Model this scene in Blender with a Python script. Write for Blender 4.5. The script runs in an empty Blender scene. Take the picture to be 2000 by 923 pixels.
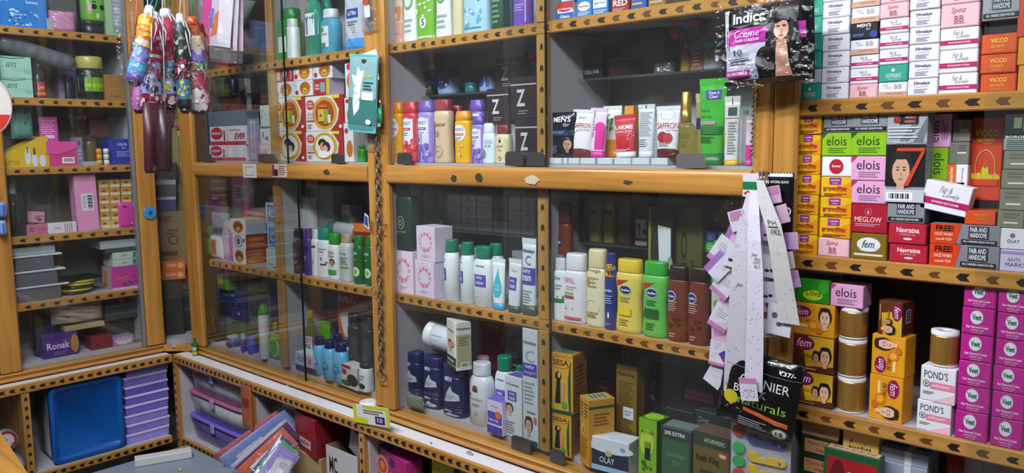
import bpy, math, random
from mathutils import Vector, Matrix

SC = bpy.context.scene
COL = SC.collection
RND = random.Random(7)

# ------------------------------------------------------------------ camera
FPX, CX, CY, EYE = 1560.0, 1000.0, 461.5, 1.55        # measured from the shelves' vanishing points, image 2000 x 923


def _cam_basis():
    x = -Vector((-734 - CX, CY - 301, FPX)).normalized()           # along the main shelf wall, in camera axes
    ya = Vector((2450 - CX, CY - 265, FPX)).normalized()           # into that wall

    def cr(a, b): return Vector((a.y * b.z - a.z * b.y, a.z * b.x - a.x * b.z, a.x * b.y - a.y * b.x))
    z = cr(ya, x).normalized()
    if z.y < 0: z = -z
    y = cr(z, x).normalized()
    if y.z < 0: y = -y
    return Matrix((x, y, z))


MW = _cam_basis()
cam = bpy.data.cameras.new('camera')
cam_ob = bpy.data.objects.new('camera', cam)
COL.objects.link(cam_ob)
r_, u_, f_ = MW.col[0], MW.col[1], MW.col[2]
cam_ob.matrix_world = Matrix(((r_.x, u_.x, -f_.x, 0), (r_.y, u_.y, -f_.y, 0), (r_.z, u_.z, -f_.z, EYE), (0, 0, 0, 1)))
cam.sensor_width = 36.0
cam.lens = 36.0 * FPX / 2000.0
cam.clip_start, cam.clip_end = 0.02, 60
SC.camera = cam_ob

# ------------------------------------------------------------------ light
world = bpy.data.worlds.new('world')
SC.world = world
world.use_nodes = True
bg = world.node_tree.nodes['Background']
bg.inputs[0].default_value = (0.80, 0.87, 1.0, 1)
bg.inputs[1].default_value = 0.25
SC.view_settings.view_transform = 'Standard'
SC.view_settings.look = 'None'
SC.view_settings.gamma = 1
SC.view_settings.exposure = -0.35
SC.view_settings.use_curve_mapping = False
SC.cycles.max_bounces = 7
SC.cycles.transparent_max_bounces = 16
SC.cycles.caustics_reflective = False
SC.cycles.caustics_refractive = False


def tube_light(loc, sx, sy, power, aim=None, col=(0.88, 0.93, 1.0)):
    d = bpy.data.lights.new('tube_lamp', 'AREA')
    d.shape = 'RECTANGLE'; d.size = sx; d.size_y = sy; d.energy = power; d.color = col
    o = bpy.data.objects.new('tube_lamp', d); COL.objects.link(o); o.location = loc
    if aim:
        o.rotation_euler = (Vector(aim) - Vector(loc)).to_track_quat('-Z', 'Y').to_euler()
    return o


tube_light((-1.25, 0.25, 2.72), 1.3, 0.12, 62, (-1.3, 0.9, 1.0))
tube_light((-0.1, 0.05, 2.72), 1.2, 0.12, 36, (-0.35, 1.2, 1.1))
tube_light((-2.35, 0.35, 2.72), 0.6, 0.12, 34, (-2.9, 1.1, 0.9))

# ------------------------------------------------------------------ materials
_MC = {}


def lin(h):
    h = h.lstrip('#')
    c = [int(h[i:i + 2], 16) / 255 for i in (0, 2, 4)]
    return tuple((x / 12.92 if x <= 0.04045 else ((x + 0.055) / 1.055) ** 2.4) for x in c)


def _new(name):
    m = bpy.data.materials.new(name); m.use_nodes = True
    nt = m.node_tree
    return m, nt, nt.nodes['Principled BSDF'], nt.nodes['Material Output']


def M(h, rough=0.42, metal=0.0, var=0.07, scale=35.0, bump=0.0, alpha=1.0, spec=0.5):
    """Procedural plain material: a base colour broken up by fine noise, optional bump."""
    key = (h, rough, metal, var, scale, bump, alpha, spec)
    if key in _MC: return _MC[key]
    m, nt, b, out = _new('paint_' + h)
    c = lin(h)
    n = nt.nodes.new('ShaderNodeTexNoise'); n.inputs['Scale'].default_value = scale; n.inputs['Detail'].default_value = 3
    tc = nt.nodes.new('ShaderNodeTexCoord'); nt.links.new(tc.outputs['Object'], n.inputs['Vector'])
    mx = nt.nodes.new('ShaderNodeMix'); mx.data_type = 'RGBA'
    mx.inputs['A'].default_value = tuple(max(0, x * (1 - var)) for x in c) + (1,)
    mx.inputs['B'].default_value = tuple(min(1, x * (1 + var)) for x in c) + (1,)
    nt.links.new(n.outputs['Fac'], mx.inputs['Factor'])
    nt.links.new(mx.outputs['Result'], b.inputs['Base Color'])
    b.inputs['Roughness'].default_value = rough; b.inputs['Metallic'].default_value = metal
    b.inputs['Specular IOR Level'].default_value = spec
    if alpha < 1: b.inputs['Alpha'].default_value = alpha
    if bump:
        bp = nt.nodes.new('ShaderNodeBump'); bp.inputs['Strength'].default_value = bump; bp.inputs['Distance'].default_value = 0.004
        nt.links.new(n.outputs['Fac'], bp.inputs['Height']); nt.links.new(bp.outputs['Normal'], b.inputs['Normal'])
    _MC[key] = m
    return m


def wood(axis, tone='ba8540', dark='9c6b2c'):
    key = ('wood', axis, tone)
    if key in _MC: return _MC[key]
    m, nt, b, out = _new('varnished_wood_' + axis)
    tc = nt.nodes.new('ShaderNodeTexCoord'); mp = nt.nodes.new('ShaderNodeMapping')
    s = {'x': (1.6, 34, 34), 'y': (34, 1.6, 34), 'z': (34, 34, 1.6)}[axis]
    mp.inputs['Scale'].default_value = s
    nt.links.new(tc.outputs['Object'], mp.inputs['Vector'])
    n = nt.nodes.new('ShaderNodeTexNoise'); n.inputs['Scale'].default_value = 1.6; n.inputs['Detail'].default_value = 6
    n.inputs['Distortion'].default_value = 0.4
    nt.links.new(mp.outputs['Vector'], n.inputs['Vector'])
    cr = nt.nodes.new('ShaderNodeValToRGB')
    cr.color_ramp.elements[0].position = 0.30; cr.color_ramp.elements[0].color = lin(dark) + (1,)
    cr.color_ramp.elements[1].position = 0.62; cr.color_ramp.elements[1].color = lin(tone) + (1,)
    nt.links.new(n.outputs['Fac'], cr.inputs['Fac']); nt.links.new(cr.outputs['Color'], b.inputs['Base Color'])
    b.inputs['Roughness'].default_value = 0.28; b.inputs['Coat Weight'].default_value = 0.25; b.inputs['Coat Roughness'].default_value = 0.15
    _MC[key] = m
    return m


def clear(name, tint=(0.97, 0.985, 0.98), gloss=0.02, haze=0.0, wrinkle=0.0, ior=1.45, hazecol=(0.75, 0.78, 0.8)):
    """Clear sheet: straight-through transparency + fresnel reflection + a little dust / cloudiness."""
    key = ('clear', name)
    if key in _MC: return _MC[key]
    m, nt, b, out = _new(name)
    nt.nodes.remove(b)
    tr = nt.nodes.new('ShaderNodeBsdfTransparent'); tr.inputs[0].default_value = tint + (1,)
    gl = nt.nodes.new('ShaderNodeBsdfGlossy'); gl.inputs['Roughness'].default_value = gloss
    lw = nt.nodes.new('ShaderNodeLayerWeight'); lw.inputs['Blend'].default_value = 0.5
    pw = nt.nodes.new('ShaderNodeMath'); pw.operation = 'POWER'; pw.inputs[1].default_value = 4.5
    nt.links.new(lw.outputs['Facing'], pw.inputs[0])
    fr = nt.nodes.new('ShaderNodeMath'); fr.operation = 'MULTIPLY_ADD'; fr.use_clamp = True
    f0 = ((ior - 1) / (ior + 1)) ** 2
    fr.inputs[1].default_value = 1 - f0; fr.inputs[2].default_value = f0
    nt.links.new(pw.outputs[0], fr.inputs[0])
    mx = nt.nodes.new('ShaderNodeMixShader')
    nt.links.new(fr.outputs[0], mx.inputs[0]); nt.links.new(tr.outputs[0], mx.inputs[1]); nt.links.new(gl.outputs[0], mx.inputs[2])
    last = mx
    tc = nt.nodes.new('ShaderNodeTexCoord')
    if wrinkle:
        n = nt.nodes.new('ShaderNodeTexNoise'); n.inputs['Scale'].default_value = 45; n.inputs['Detail'].default_value = 3
        nt.links.new(tc.outputs['Object'], n.inputs['Vector'])
        bp = nt.nodes.new('ShaderNodeBump'); bp.inputs['Strength'].default_value = wrinkle; bp.inputs['Distance'].default_value = 0.01
        nt.links.new(n.outputs['Fac'], bp.inputs['Height'])
        nt.links.new(bp.outputs['Normal'], gl.inputs['Normal']); nt.links.new(bp.outputs['Normal'], lw.inputs['Normal'])
    if haze:
        df = nt.nodes.new('ShaderNodeBsdfDiffuse'); df.inputs[0].default_value = hazecol + (1,)
        n2 = nt.nodes.new('ShaderNodeTexNoise'); n2.inputs['Scale'].default_value = 5; n2.inputs['Detail'].default_value = 5
        nt.links.new(tc.outputs['Object'], n2.inputs['Vector'])
        mr = nt.nodes.new('ShaderNodeMapRange'); mr.inputs['From Min'].default_value = 0.35; mr.inputs['From Max'].default_value = 0.7
        mr.inputs['To Min'].default_value = haze * 0.4; mr.inputs['To Max'].default_value = haze * 1.6
        nt.links.new(n2.outputs['Fac'], mr.inputs['Value'])
        m2 = nt.nodes.new('ShaderNodeMixShader')
        nt.links.new(mr.outputs['Result'], m2.inputs[0]); nt.links.new(mx.outputs[0], m2.inputs[1]); nt.links.new(df.outputs[0], m2.inputs[2])
        last = m2
    nt.links.new(last.outputs[0], out.inputs[0])
    _MC[key] = m
    return m


GLASS = clear('window_glass', haze=0.006)
FILM = clear('plastic_film', tint=(0.93, 0.94, 0.95), gloss=0.08, haze=0.05, wrinkle=0.7, ior=1.6)
CLOUDY = clear('cloudy_plastic', tint=(0.80, 0.82, 0.86), gloss=0.15, haze=0.35, ior=1.5)
VIOLETP = clear('violet_plastic', tint=(0.45, 0.38, 0.75), gloss=0.12, haze=0.30, ior=1.5, hazecol=(0.25, 0.2, 0.55))
AMBER = clear('amber_liquid', tint=(0.72, 0.68, 0.30), gloss=0.03, haze=0.10, ior=1.5, hazecol=(0.6, 0.55, 0.2))
GEDGE = M('14201e', 0.15)
GEDGE2 = M('6f8a84', 0.15)
FILM2 = clear('thin_film', tint=(0.97, 0.97, 0.98), gloss=0.06, wrinkle=1.0, ior=1.5)
FOIL = M('b9bcc4', 0.22, 0.9, 0.25, 60, 0.6)
CHROME = M('c4c4c6', 0.18, 1.0)
STEEL = M('77787a', 0.35, 0.9, 0.2, 30)
LAMINATE = M('aeaab0', 0.5, 0, 0.05, 12)
WHITE = M('e4e4ea', 0.45)
WOODX, WOODY, WOODZ = wood('x'), wood('y'), wood('z')


# ------------------------------------------------------------------ mesh collecting
class MB:
    def __init__(s): s.v, s.f, s.mi, s.sm, s.mats = [], [], [], [], []

    def mat(s, m):
        if m not in s.mats: s.mats.append(m)
        return s.mats.index(m)

    def add(s, vs, fs, m, smooth=False):
        o = len(s.v); k = s.mat(m)
        s.v += [tuple(v) for v in vs]
        s.f += [tuple(i + o for i in f) for f in fs]
        s.mi += [k] * len(fs); s.sm += [smooth] * len(fs)
        return s

    def box(s, a, b, m, bev=0.0):
        x0, y0, z0 = a; x1, y1, z1 = b
        e = min(bev, abs(x1 - x0) * .3, abs(y1 - y0) * .3, abs(z1 - z0) * .3)
        if e <= 1e-6:
            vs = [(x, y, z) for z in (z0, z1) for y in (y0, y1) for x in (x0, x1)]
            fs = [(0, 2, 3, 1), (4, 5, 7, 6), (0, 1, 5, 4), (2, 6, 7, 3), (0, 4, 6, 2), (1, 3, 7, 5)]
            return s.add(vs, fs, m)
        vs, idx = [], {}
        for i in (0, 1):
            for j in (0, 1):
                for k in (0, 1):
                    cx, cy, cz = (x0, x1)[i], (y0, y1)[j], (z0, z1)[k]
                    dx, dy, dz = e * (1 - 2 * i), e * (1 - 2 * j), e * (1 - 2 * k)
                    idx[i, j, k, 0] = len(vs); vs.append((cx, cy + dy, cz + dz))
                    idx[i, j, k, 1] = len(vs); vs.append((cx + dx, cy, cz + dz))
                    idx[i, j, k, 2] = len(vs); vs.append((cx + dx, cy + dy, cz))
        fs = []
        for i in (0, 1):
            q = [idx[i, 0, 0, 0], idx[i, 1, 0, 0], idx[i, 1, 1, 0], idx[i, 0, 1, 0]]; fs.append(q if i else q[::-1])
            q = [idx[0, i, 0, 1], idx[1, i, 0, 1], idx[1, i, 1, 1], idx[0, i, 1, 1]]; fs.append(q[::-1] if i else q)
            q = [idx[0, 0, i, 2], idx[1, 0, i, 2], idx[1, 1, i, 2], idx[0, 1, i, 2]]; fs.append(q if i else q[::-1])
        for i in (0, 1):
            for j in (0, 1):
                q = [idx[i, j, 0, 0], idx[i, j, 1, 0], idx[i, j, 1, 1], idx[i, j, 0, 1]]; fs.append(q if (i ^ j) else q[::-1])
                q = [idx[i, 0, j, 0], idx[i, 1, j, 0], idx[i, 1, j, 2], idx[i, 0, j, 2]]; fs.append(q[::-1] if (i ^ j) else q)
                q = [idx[0, i, j, 1], idx[1, i, j, 1], idx[1, i, j, 2], idx[0, i, j, 2]]; fs.append(q if (i ^ j) else q[::-1])
                for k in (0, 1):
                    t = [idx[i, j, k, 0], idx[i, j, k, 1], idx[i, j, k, 2]]; fs.append(t if (i ^ j ^ k) else t[::-1])
        return s.add(vs, fs, m)

    def loft(s, rings, m, n=20, cap=True, smooth=True):
        """rings: (z, rx, ry, exponent, cx, cy)"""
        vs, fs = [], []
        for r in rings:
            z, rx, ry = r[:3]; e = r[3] if len(r) > 3 else 2.0
            cx = r[4] if len(r) > 4 else 0; cy = r[5] if len(r) > 5 else 0
            for k in range(n):
                t = 2 * math.pi * k / n
                c, si = math.cos(t), math.sin(t)
                vs.append((cx + rx * math.copysign(abs(c) ** (2 / e), c), cy + ry * math.copysign(abs(si) ** (2 / e), si), z))
        for i in range(len(rings) - 1):
            for k in range(n):
                a, b = i * n + k, i * n + (k + 1) % n
                fs.append((a, b, b + n, a + n))
        s.add(vs, fs, m, smooth)
        if cap:
            o = len(s.v) - len(vs)
            s.f.append(tuple(o + k for k in range(n))[::-1]); s.f.append(tuple(o + (len(rings) - 1) * n + k for k in range(n)))
            k = s.mat(m); s.mi += [k, k]; s.sm += [False, False]
        return s

    def tube(s, pts, r, m, n=8, closed=False):
        pts = [Vector(p) for p in pts]; N = len(pts); vs, fs = [], []
        for i, p in enumerate(pts):
            a = pts[(i - 1) % N] if (closed or i) else p
            b = pts[(i + 1) % N] if (closed or i < N - 1) else p
            t = (b - a).normalized()
            q = Vector((0, 0, 1)) if abs(t.z) < .9 else Vector((1, 0, 0))
            x = t.cross(q).normalized(); y = t.cross(x)
            rr = r[i] if isinstance(r, (list, tuple)) else r
            for k in range(n):
                an = 2 * math.pi * k / n
                vs.append(p + x * (rr * math.cos(an)) + y * (rr * math.sin(an)))
        for i in range(N if closed else N - 1):
            for k in range(n):
                a, b = i * n + k, i * n + (k + 1) % n
                c, d = ((i + 1) % N) * n + (k + 1) % n, ((i + 1) % N) * n + k
                fs.append((a, b, c, d))
        if not closed:
            fs.append(tuple(range(n))[::-1]); fs.append(tuple((N - 1) * n + k for k in range(n)))
        return s.add(vs, fs, m, True)

    def prism(s, poly, y0, y1, m, smooth=False):
        """poly in (x, z), pushed from y0 to y1"""
        n = len(poly)
        vs = [(x, y0, z) for x, z in poly] + [(x, y1, z) for x, z in poly]
        fs = [tuple(range(n)), tuple(range(n, 2 * n))[::-1]] + [(i, i + n, (i + 1) % n + n, (i + 1) % n) for i in range(n)]
        return s.add(vs, fs, m, smooth)

    def grid(s, fn, nu, nv, m, smooth=True):
        vs = [fn(i / nu, j / nv) for j in range(nv + 1) for i in range(nu + 1)]
        fs = [(j * (nu + 1) + i, j * (nu + 1) + i + 1, (j + 1) * (nu + 1) + i + 1, (j + 1) * (nu + 1) + i) for j in range(nv) for i in range(nu)]
        return s.add(vs, fs, m, smooth)

    def mesh(s, name):
        me = bpy.data.meshes.new(name)
        me.from_pydata(s.v, [], s.f)
        for m in s.mats: me.materials.append(m)
        me.polygons.foreach_set('material_index', s.mi)
        me.polygons.foreach_set('use_smooth', s.sm)
        me.update()
        return me

    def build(s, name, parent=None, loc=(0, 0, 0), rot=(0, 0, 0), **props):
        return link(name, s.mesh(name), parent, loc, rot, **props)


def link(name, me, parent=None, loc=(0, 0, 0), rot=(0, 0, 0), **props):
    o = bpy.data.objects.new(name, me)
    COL.objects.link(o)
    o.location = loc; o.rotation_euler = rot
    if parent is not None: o.parent = parent
    for k, v in props.items():
        if v is not None: o[k] = v
    return o


def empty(name, loc, label, category, group=None, rot=(0, 0, 0)):
    return link(name, None, None, loc, rot, label=label, category=category, group=group)


# ------------------------------------------------------------------ flat print (lettering, pictures) on packs
_TC = {}


def text_geo(t, bold=False, shear=0.0):
    key = (t, bold, shear)
    if key in _TC: return _TC[key]
    cu = bpy.data.curves.new('lettering', 'FONT')
    cu.body = t; cu.resolution_u = 2; cu.shear = shear
    if bold: cu.offset = 0.022
    ob = bpy.data.objects.new('lettering', cu)
    me = ob.to_mesh()
    vs = [(v.co.x, v.co.y) for v in me.vertices]; fs = [tuple(p.vertices) for p in me.polygons]
    ob.to_mesh_clear(); bpy.data.objects.remove(ob); bpy.data.curves.remove(cu)
    if not vs:
        _TC[key] = ([], []); return _TC[key]
    x0, x1 = min(v[0] for v in vs), max(v[0] for v in vs); y0, y1 = min(v[1] for v in vs), max(v[1] for v in vs)
    vs = [((x - x0) / max(1e-6, x1 - x0), (y - y0) / max(1e-6, y1 - y0)) for x, y in vs]
    _TC[key] = (vs, fs)
    return _TC[key]


EPS = 0.00022


class Print:
    """Collects flat print mapped on a face: mp(s, t, lift) -> local point; s, t in 0..1"""

    def __init__(s, mp, curved=False, res=(6, 3)): s.mb, s.mp, s.curved, s.k, s.res = MB(), mp, curved, 1, res

    def quad(s, x0, z0, x1, z1, m):
        nx, nz = (max(1, math.ceil(abs(x1 - x0) * s.res[0])), max(1, math.ceil(abs(z1 - z0) * s.res[1]))) if s.curved else (1, 1)
        l = EPS * s.k
        s.mb.grid(lambda a, b: s.mp(x0 + (x1 - x0) * a, z0 + (z1 - z0) * b, l), nx, nz, m, False)

    def ell(s, cx, cz, rx, rz, m, n=20, inner=0.0):
        l = EPS * s.k
        rr = [1, .8, .6, .4, .2] if (s.curved and rx > .06 and not inner) else ([1, inner] if inner else [1])
        vs = [s.mp(cx + rx * r * math.cos(2 * math.pi * k / n), cz + rz * r * math.sin(2 * math.pi * k / n), l) for r in rr for k in range(n)]
        fs = [(i * n + k, i * n + (k + 1) % n, (i + 1) * n + (k + 1) % n, (i + 1) * n + k) for i in range(len(rr) - 1) for k in range(n)]
        if not inner: fs.append(tuple((len(rr) - 1) * n + k for k in range(n)))
        s.mb.add(vs, fs, m)

    def draw(s, specs, tf=None):
        base = s.mp
        if tf:
            s.mp = lambda a, b, l, q=s.mp, t=tf: q(*t(a, b), l)
        for sp in specs:
            k, c = sp[0], sp[1]
            m = M(c, 0.4, var=0.02) if isinstance(c, str) and k != 'R' else c
            if k == 'r': s.quad(*sp[2:6], m)
            elif k == 'e': s.ell(*sp[2:6], m, 20, *(sp[6:7]))
            elif k == 'p':
                l = EPS * s.k
                if not s.curved: s.mb.add([s.mp(x, z, l) for x, z in sp[2]], [tuple(range(len(sp[2])))], m)
                else:
                    n = len(sp[2]); cen = (sum(q[0] for q in sp[2]) / n, sum(q[1] for q in sp[2]) / n)
                    tris = [(cen, sp[2][i], sp[2][(i + 1) % n]) for i in range(n)]
                    for _ in range(2):
                        md = lambda p, q: ((p[0] + q[0]) / 2, (p[1] + q[1]) / 2)
                        tris = [t for a, b, c2 in tris for t in ((a, md(a, b), md(a, c2)), (md(a, b), b, md(b, c2)), (md(a, c2), md(b, c2), c2), (md(a, b), md(b, c2), md(a, c2)))]
                    s.mb.add([s.mp(*q, l) for t in tris for q in t], [(3 * i, 3 * i + 1, 3 * i + 2) for i in range(len(tris))], m)
            elif k == 't':
                st = sp[7] if len(sp) > 7 else ''
                vs, fs = text_geo(sp[2], 'b' in st, 0.35 if 'i' in st else 0.0)
                x0, z0, x1, z1 = sp[3:7]; l = EPS * (s.k + 1)
                if 'v' in st: pts = [s.mp(x1 + (x0 - x1) * y, z0 + (z1 - z0) * x, l) for x, y in vs]
                elif 'V' in st: pts = [s.mp(x0 + (x1 - x0) * y, z1 + (z0 - z1) * x, l) for x, y in vs]
                else: pts = [s.mp(x0 + (x1 - x0) * x, z0 + (z1 - z0) * y, l) for x, y in vs]
                if pts: s.mb.add(pts, fs, m)
            elif k == 'l':
                x0, z0, x1, z1, n = sp[2:7]
                for i in range(n):
                    zz = z1 - (z1 - z0) * (i + .5) / n; hh = abs(z1 - z0) / n * .22
                    e = x1 - (x1 - x0) * ((i * 37) % 10) * .03
                    s.quad(x0, zz - hh, e, zz + hh, m)
            elif k == 'bar':                                            # barcode
                x0, z0, x1, z1 = sp[2:6]
                s.quad(x0, z0, x1, z1, M('e8e8ea')); s.k += 1
                n = 13
                for i in range(n):
                    a = x0 + (x1 - x0) * (.08 + .84 * i / n)
                    s.quad(a, z0 + (z1 - z0) * .18, a + (x1 - x0) * (.018 + .02 * (i % 3)), z0 + (z1 - z0) * .85, M(c))
            elif k == 'barv':                                           # barcode lying on its side
                x0, z0, x1, z1 = sp[2:6]
                for i in range(12):
                    a = z0 + (z1 - z0) * i / 12
                    s.quad(x0, a, x1, a + (z1 - z0) * (.03 + .025 * (i % 3)), M(c))
            elif k == 'face':                                           # plain printed portrait
                x0, z0, x1, z1 = sp[2:6]; w, h = x1 - x0, z1 - z0
                skin = sp[6] if len(sp) > 6 else 'd9a184'
                E = lambda cc, a, b, ra, rb: (s.ell(x0 + w * a, z0 + h * b, w * ra, h * rb, M(cc, .45, var=.03), 14), setattr(s, 'k', s.k + .5))
                E(c, .5, .60, .46, .40)
                s.quad(x0 + w * .36, z0, x0 + w * .64, z0 + h * .35, M(skin, .45)); s.k += .5
                E(skin, .5, .50, .33, .36)
                E(c, .5, .90, .36, .10)
                for ex in (.38, .62):
                    E('2a1c16', ex, .54, .05, .020); E('3a2a20', ex, .61, .075, .012)
                E('b98a72', .5, .44, .035, .035); E('a85a50', .5, .31, .085, .018)
            elif k == 'blob':                                           # petals / leaves scattered
                x0, z0, x1, z1, n = sp[2:7]; rg = random.Random(int(x0 * 991 + z0 * 71 + n))
                sz = sp[7] if len(sp) > 7 else .25
                for i in range(n):
                    s.ell(x0 + (x1 - x0) * rg.random(), z0 + (z1 - z0) * rg.random(), abs(x1 - x0) * sz * (.5 + rg.random()), abs(z1 - z0) * sz * (.5 + rg.random()), m, 9)
            elif k == 'ring':                                           # wreath of petals
                cx, cz, rx, rz, n = sp[2:7]; rg = random.Random(n)
                for i in range(n):
                    a = 2 * math.pi * i / n
                    s.ell(cx + rx * math.cos(a), cz + rz * math.sin(a), rx * (.14 + .16 * rg.random()), rz * (.12 + .16 * rg.random()), m, 9)
            elif k == 'R':
                d = sp[1]
                t = {180: lambda a, b: (1 - a, 1 - b), 90: lambda a, b: (1 - b, a), 270: lambda a, b: (b, 1 - a)}[d]
                s.draw(sp[2], t); s.k -= 1
            s.k += 1
        s.mp = base
        return s

    def build(s, parent, name='label_print'):
        if s.mb.f: return s.mb.build(name, parent)


# ------------------------------------------------------------------ places on the walls of shelves
XA, YB = -3.434, 1.600            # glass planes of the left cabinet (faces +x) and of the main wall (faces -y)
EYEV = Vector((0, 0, EYE))


def ray(u, v): return MW @ Vector((u - CX, CY - v, FPX))


def proj(p):
    q = MW.transposed() @ (Vector(p) - EYEV)
    return CX + FPX * q.x / q.z, CY - FPX * q.y / q.z


class Row:
    """A standing line parallel to a wall: off = metres behind that wall's glass plane, z = height of the surface."""

    def __init__(s, wall, off, z): s.w, s.off, s.z = wall, off, z

    def at(s, u, v):
        r = ray(u, v)
        t = (YB + s.off) / r.y if s.w == 'B' else (XA - s.off) / r.x
        p = EYEV + r * t
        return (p.x if s.w == 'B' else p.y), p.z

    def world(s, a, dp, z):
        return Vector((a, YB + s.off + dp, z)) if s.w == 'B' else Vector((XA - s.off - dp, a, z))

    @property
    def rz(s): return 0.0 if s.w == 'B' else math.pi / 2

    def span(s, u0, u1, vt, z=None):
        z = s.z if z is None else z
        a, zt = s.at((u0 + u1) / 2, vt)
        vm = proj(s.world(a, 0, (z + zt) / 2))[1]
        a0, a1 = s.at(u0, vm)[0], s.at(u1, vm)[0]
        return a0, a1, max(0.004, zt - z)

    def round_span(s, u0, u1, vt, ratio, z=None, dmax=9.0):
        """width, depth, centre and height of an upright oval body whose silhouette spans u0..u1"""
        a0, a1, h = s.span(u0, u1, vt, z)
        r = ray((u0 + u1) / 2, vt)
        c = abs(r.y if s.w == 'B' else r.x) / math.hypot(r.x, r.y); sn2 = 1 - c * c
        w = (a1 - a0) * c / math.sqrt(c * c + ratio * ratio * sn2)
        d = w * ratio
        if d > dmax:
            d = dmax; w = math.sqrt(max((a1 - a0) ** 2 * .36, (a1 - a0) ** 2 - d * d * sn2 / (c * c)))
        b0, b1, _ = Row(s.w, s.off + d / 2, s.z).span(u0, u1, vt, z)
        return w, d, (b0 + b1) / 2, h


# ================================================================== THE SETTING
def wbox(mb, w, a0, a1, d0, d1, z0, z1, m, bev=0.0):
    """box given along a wall: a = along, d = metres behind the glass plane, z = height"""
    if w == 'B': return mb.box((a0, YB + d0, z0), (a1, YB + d1, z1), m, bev)
    return mb.box((XA - d1, a0, z0), (XA - d0, a1, z1), m, bev)


def part(mb, name, root, label=None):
    l = root.location
    return mb.build(name, root, (-l.x, -l.y, -l.z), label=label)


def plane_obj(name, vs, m):
    b = MB(); b.add(vs, [(0, 1, 2, 3)], m)
    return b.build(name, kind='structure')


FLOORM = M('7b746b', 0.5, 0, 0.15, 6)
PAINT = M('cfcfca', 0.7, 0, 0.04, 4)
plane_obj('floor', [(-4.2, -1.6, 0), (1.6, -1.6, 0), (1.6, 2.3, 0), (-4.2, 2.3, 0)], FLOORM)
plane_obj('ceiling', [(-4.2, -1.6, 2.8), (-4.2, 2.3, 2.8), (1.6, 2.3, 2.8), (1.6, -1.6, 2.8)], PAINT)
plane_obj('wall_back', [(-4.2, 2.2, 0), (1.6, 2.2, 0), (1.6, 2.2, 2.8), (-4.2, 2.2, 2.8)], PAINT)
plane_obj('wall_left', [(-4.1, -1.6, 0), (-4.1, 2.3, 0), (-4.1, 2.3, 2.8), (-4.1, -1.6, 2.8)], PAINT)
plane_obj('wall_front', [(-4.2, -1.5, 0), (-4.2, -1.5, 2.8), (1.6, -1.5, 2.8), (1.6, -1.5, 0)], M('8d867c', .7, 0, .25, 5))
plane_obj('wall_right', [(1.5, -1.6, 0), (1.5, -1.6, 2.8), (1.5, 2.3, 2.8), (1.5, 2.3, 0)], M('8d867c', .7, 0, .25, 5))

RB0 = Row('B', 0, 0.7)
ax = lambda u, v: RB0.at(u, v)[0]
RA0 = Row('A', 0, 0.7)
ay = lambda u, v: RA0.at(u, v)[0]

# key stations along the main wall
axf = lambda u, v, d: Row('B', d, 0).at(u, v)[0]
xL0, xL1 = -3.335, axf(390, 560, -.02)       # corner post
xM0, xMs, xM1 = axf(717, 330, -.02), axf(731, 330, -.02), axf(756, 330, -.02)   # double post between the two bays
xR0, xRs, xR1 = axf(1468, 300, -.02), axf(1507, 300, -.02), axf(1555, 300, -.02)
xD1a, xD1b = axf(1050, 500, .01), axf(1071, 500, .01)    # divider of the right bay
xD2a, xD2b = axf(522, 150, .016), axf(535, 150, .016)    # divider of the left bay
xCend = 0.34
ZT = 2.62
ZR0, ZR1 = 1.434, 1.490                       # middle rail
SH = {'t': 1.860, 'r': 1.497, 'm': 1.083, 'f': 0.716}
DEPTH = 0.30

_MARKS = {}


def mark_mesh(dark):
    if dark not in _MARKS:
        b = MB()
        b.prism([(-.011, 0), (-.004, .0062), (.011, .0062), (.0055, 0), (.011, -.0062), (-.004, -.0062)], -.0005, .0005,
                M('20150c' if dark else '5f3a18', .4))
        _MARKS[dark] = b.mesh('inlay_mark')
    return _MARKS[dark]


def marks(shelf, w, a0, a1, z, d, step=0.052, alt=True, vertical=False, root=None):
    """dark arrow inlays let into the wooden edging; shelf is at world coordinates minus root"""
    n = max(1, int((a1 - a0) / step)); rg = random.Random(int(a0 * 100 + z * 1000))
    for i in range(n):
        a = a0 + (i + .5) * (a1 - a0) / n
        me = mark_mesh(not alt or i % 2 == 0)
        if vertical:
            p = Vector((z, YB + d, a)) if w == 'B' else Vector((XA - d, z, a)); rot = (0, math.pi / 2, 0) if w == 'B' else (math.pi / 2 * 0, math.pi / 2, math.pi / 2)
            s = .8
        else:
            p = Vector((a, YB + d, z)) if w == 'B' else Vector((XA - d, a, z)); rot = (0, 0, 0 if w == 'B' else math.pi / 2); s = 1
        o = link('inlay_mark', me, shelf, p, rot)
        o.scale = (s * (.9 + .25 * rg.random()), 1, s * (.85 + .3 * rg.random()))
    return n


def shelf(root, w, a0, a1, zt, d0=0.004, d1=DEPTH, step=0.052, alt=True, name='shelf', h=0.030, mk=True):
    b = MB()
    wbox(b, w, a0, a1, d0 + .012, d1, zt - .016, zt, LAMINATE)
    wbox(b, w, a0, a1, d0, d0 + .012, zt - h, zt + .001, WOODX if w == 'B' else WOODY, .003)
    o = part(b, name, root)
    if mk: marks(o, w, a0 + .01, a1 - .01, zt - h * .5, d0 - .0004, step, alt)
    return o


def bar(root, name, w, a0, a1, d0, d1, z0, z1, m, bev=.006, label=None):
    return part(wbox(MB(), w, a0, a1, d0, d1, z0, z1, m, bev), name, root, label)


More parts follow.
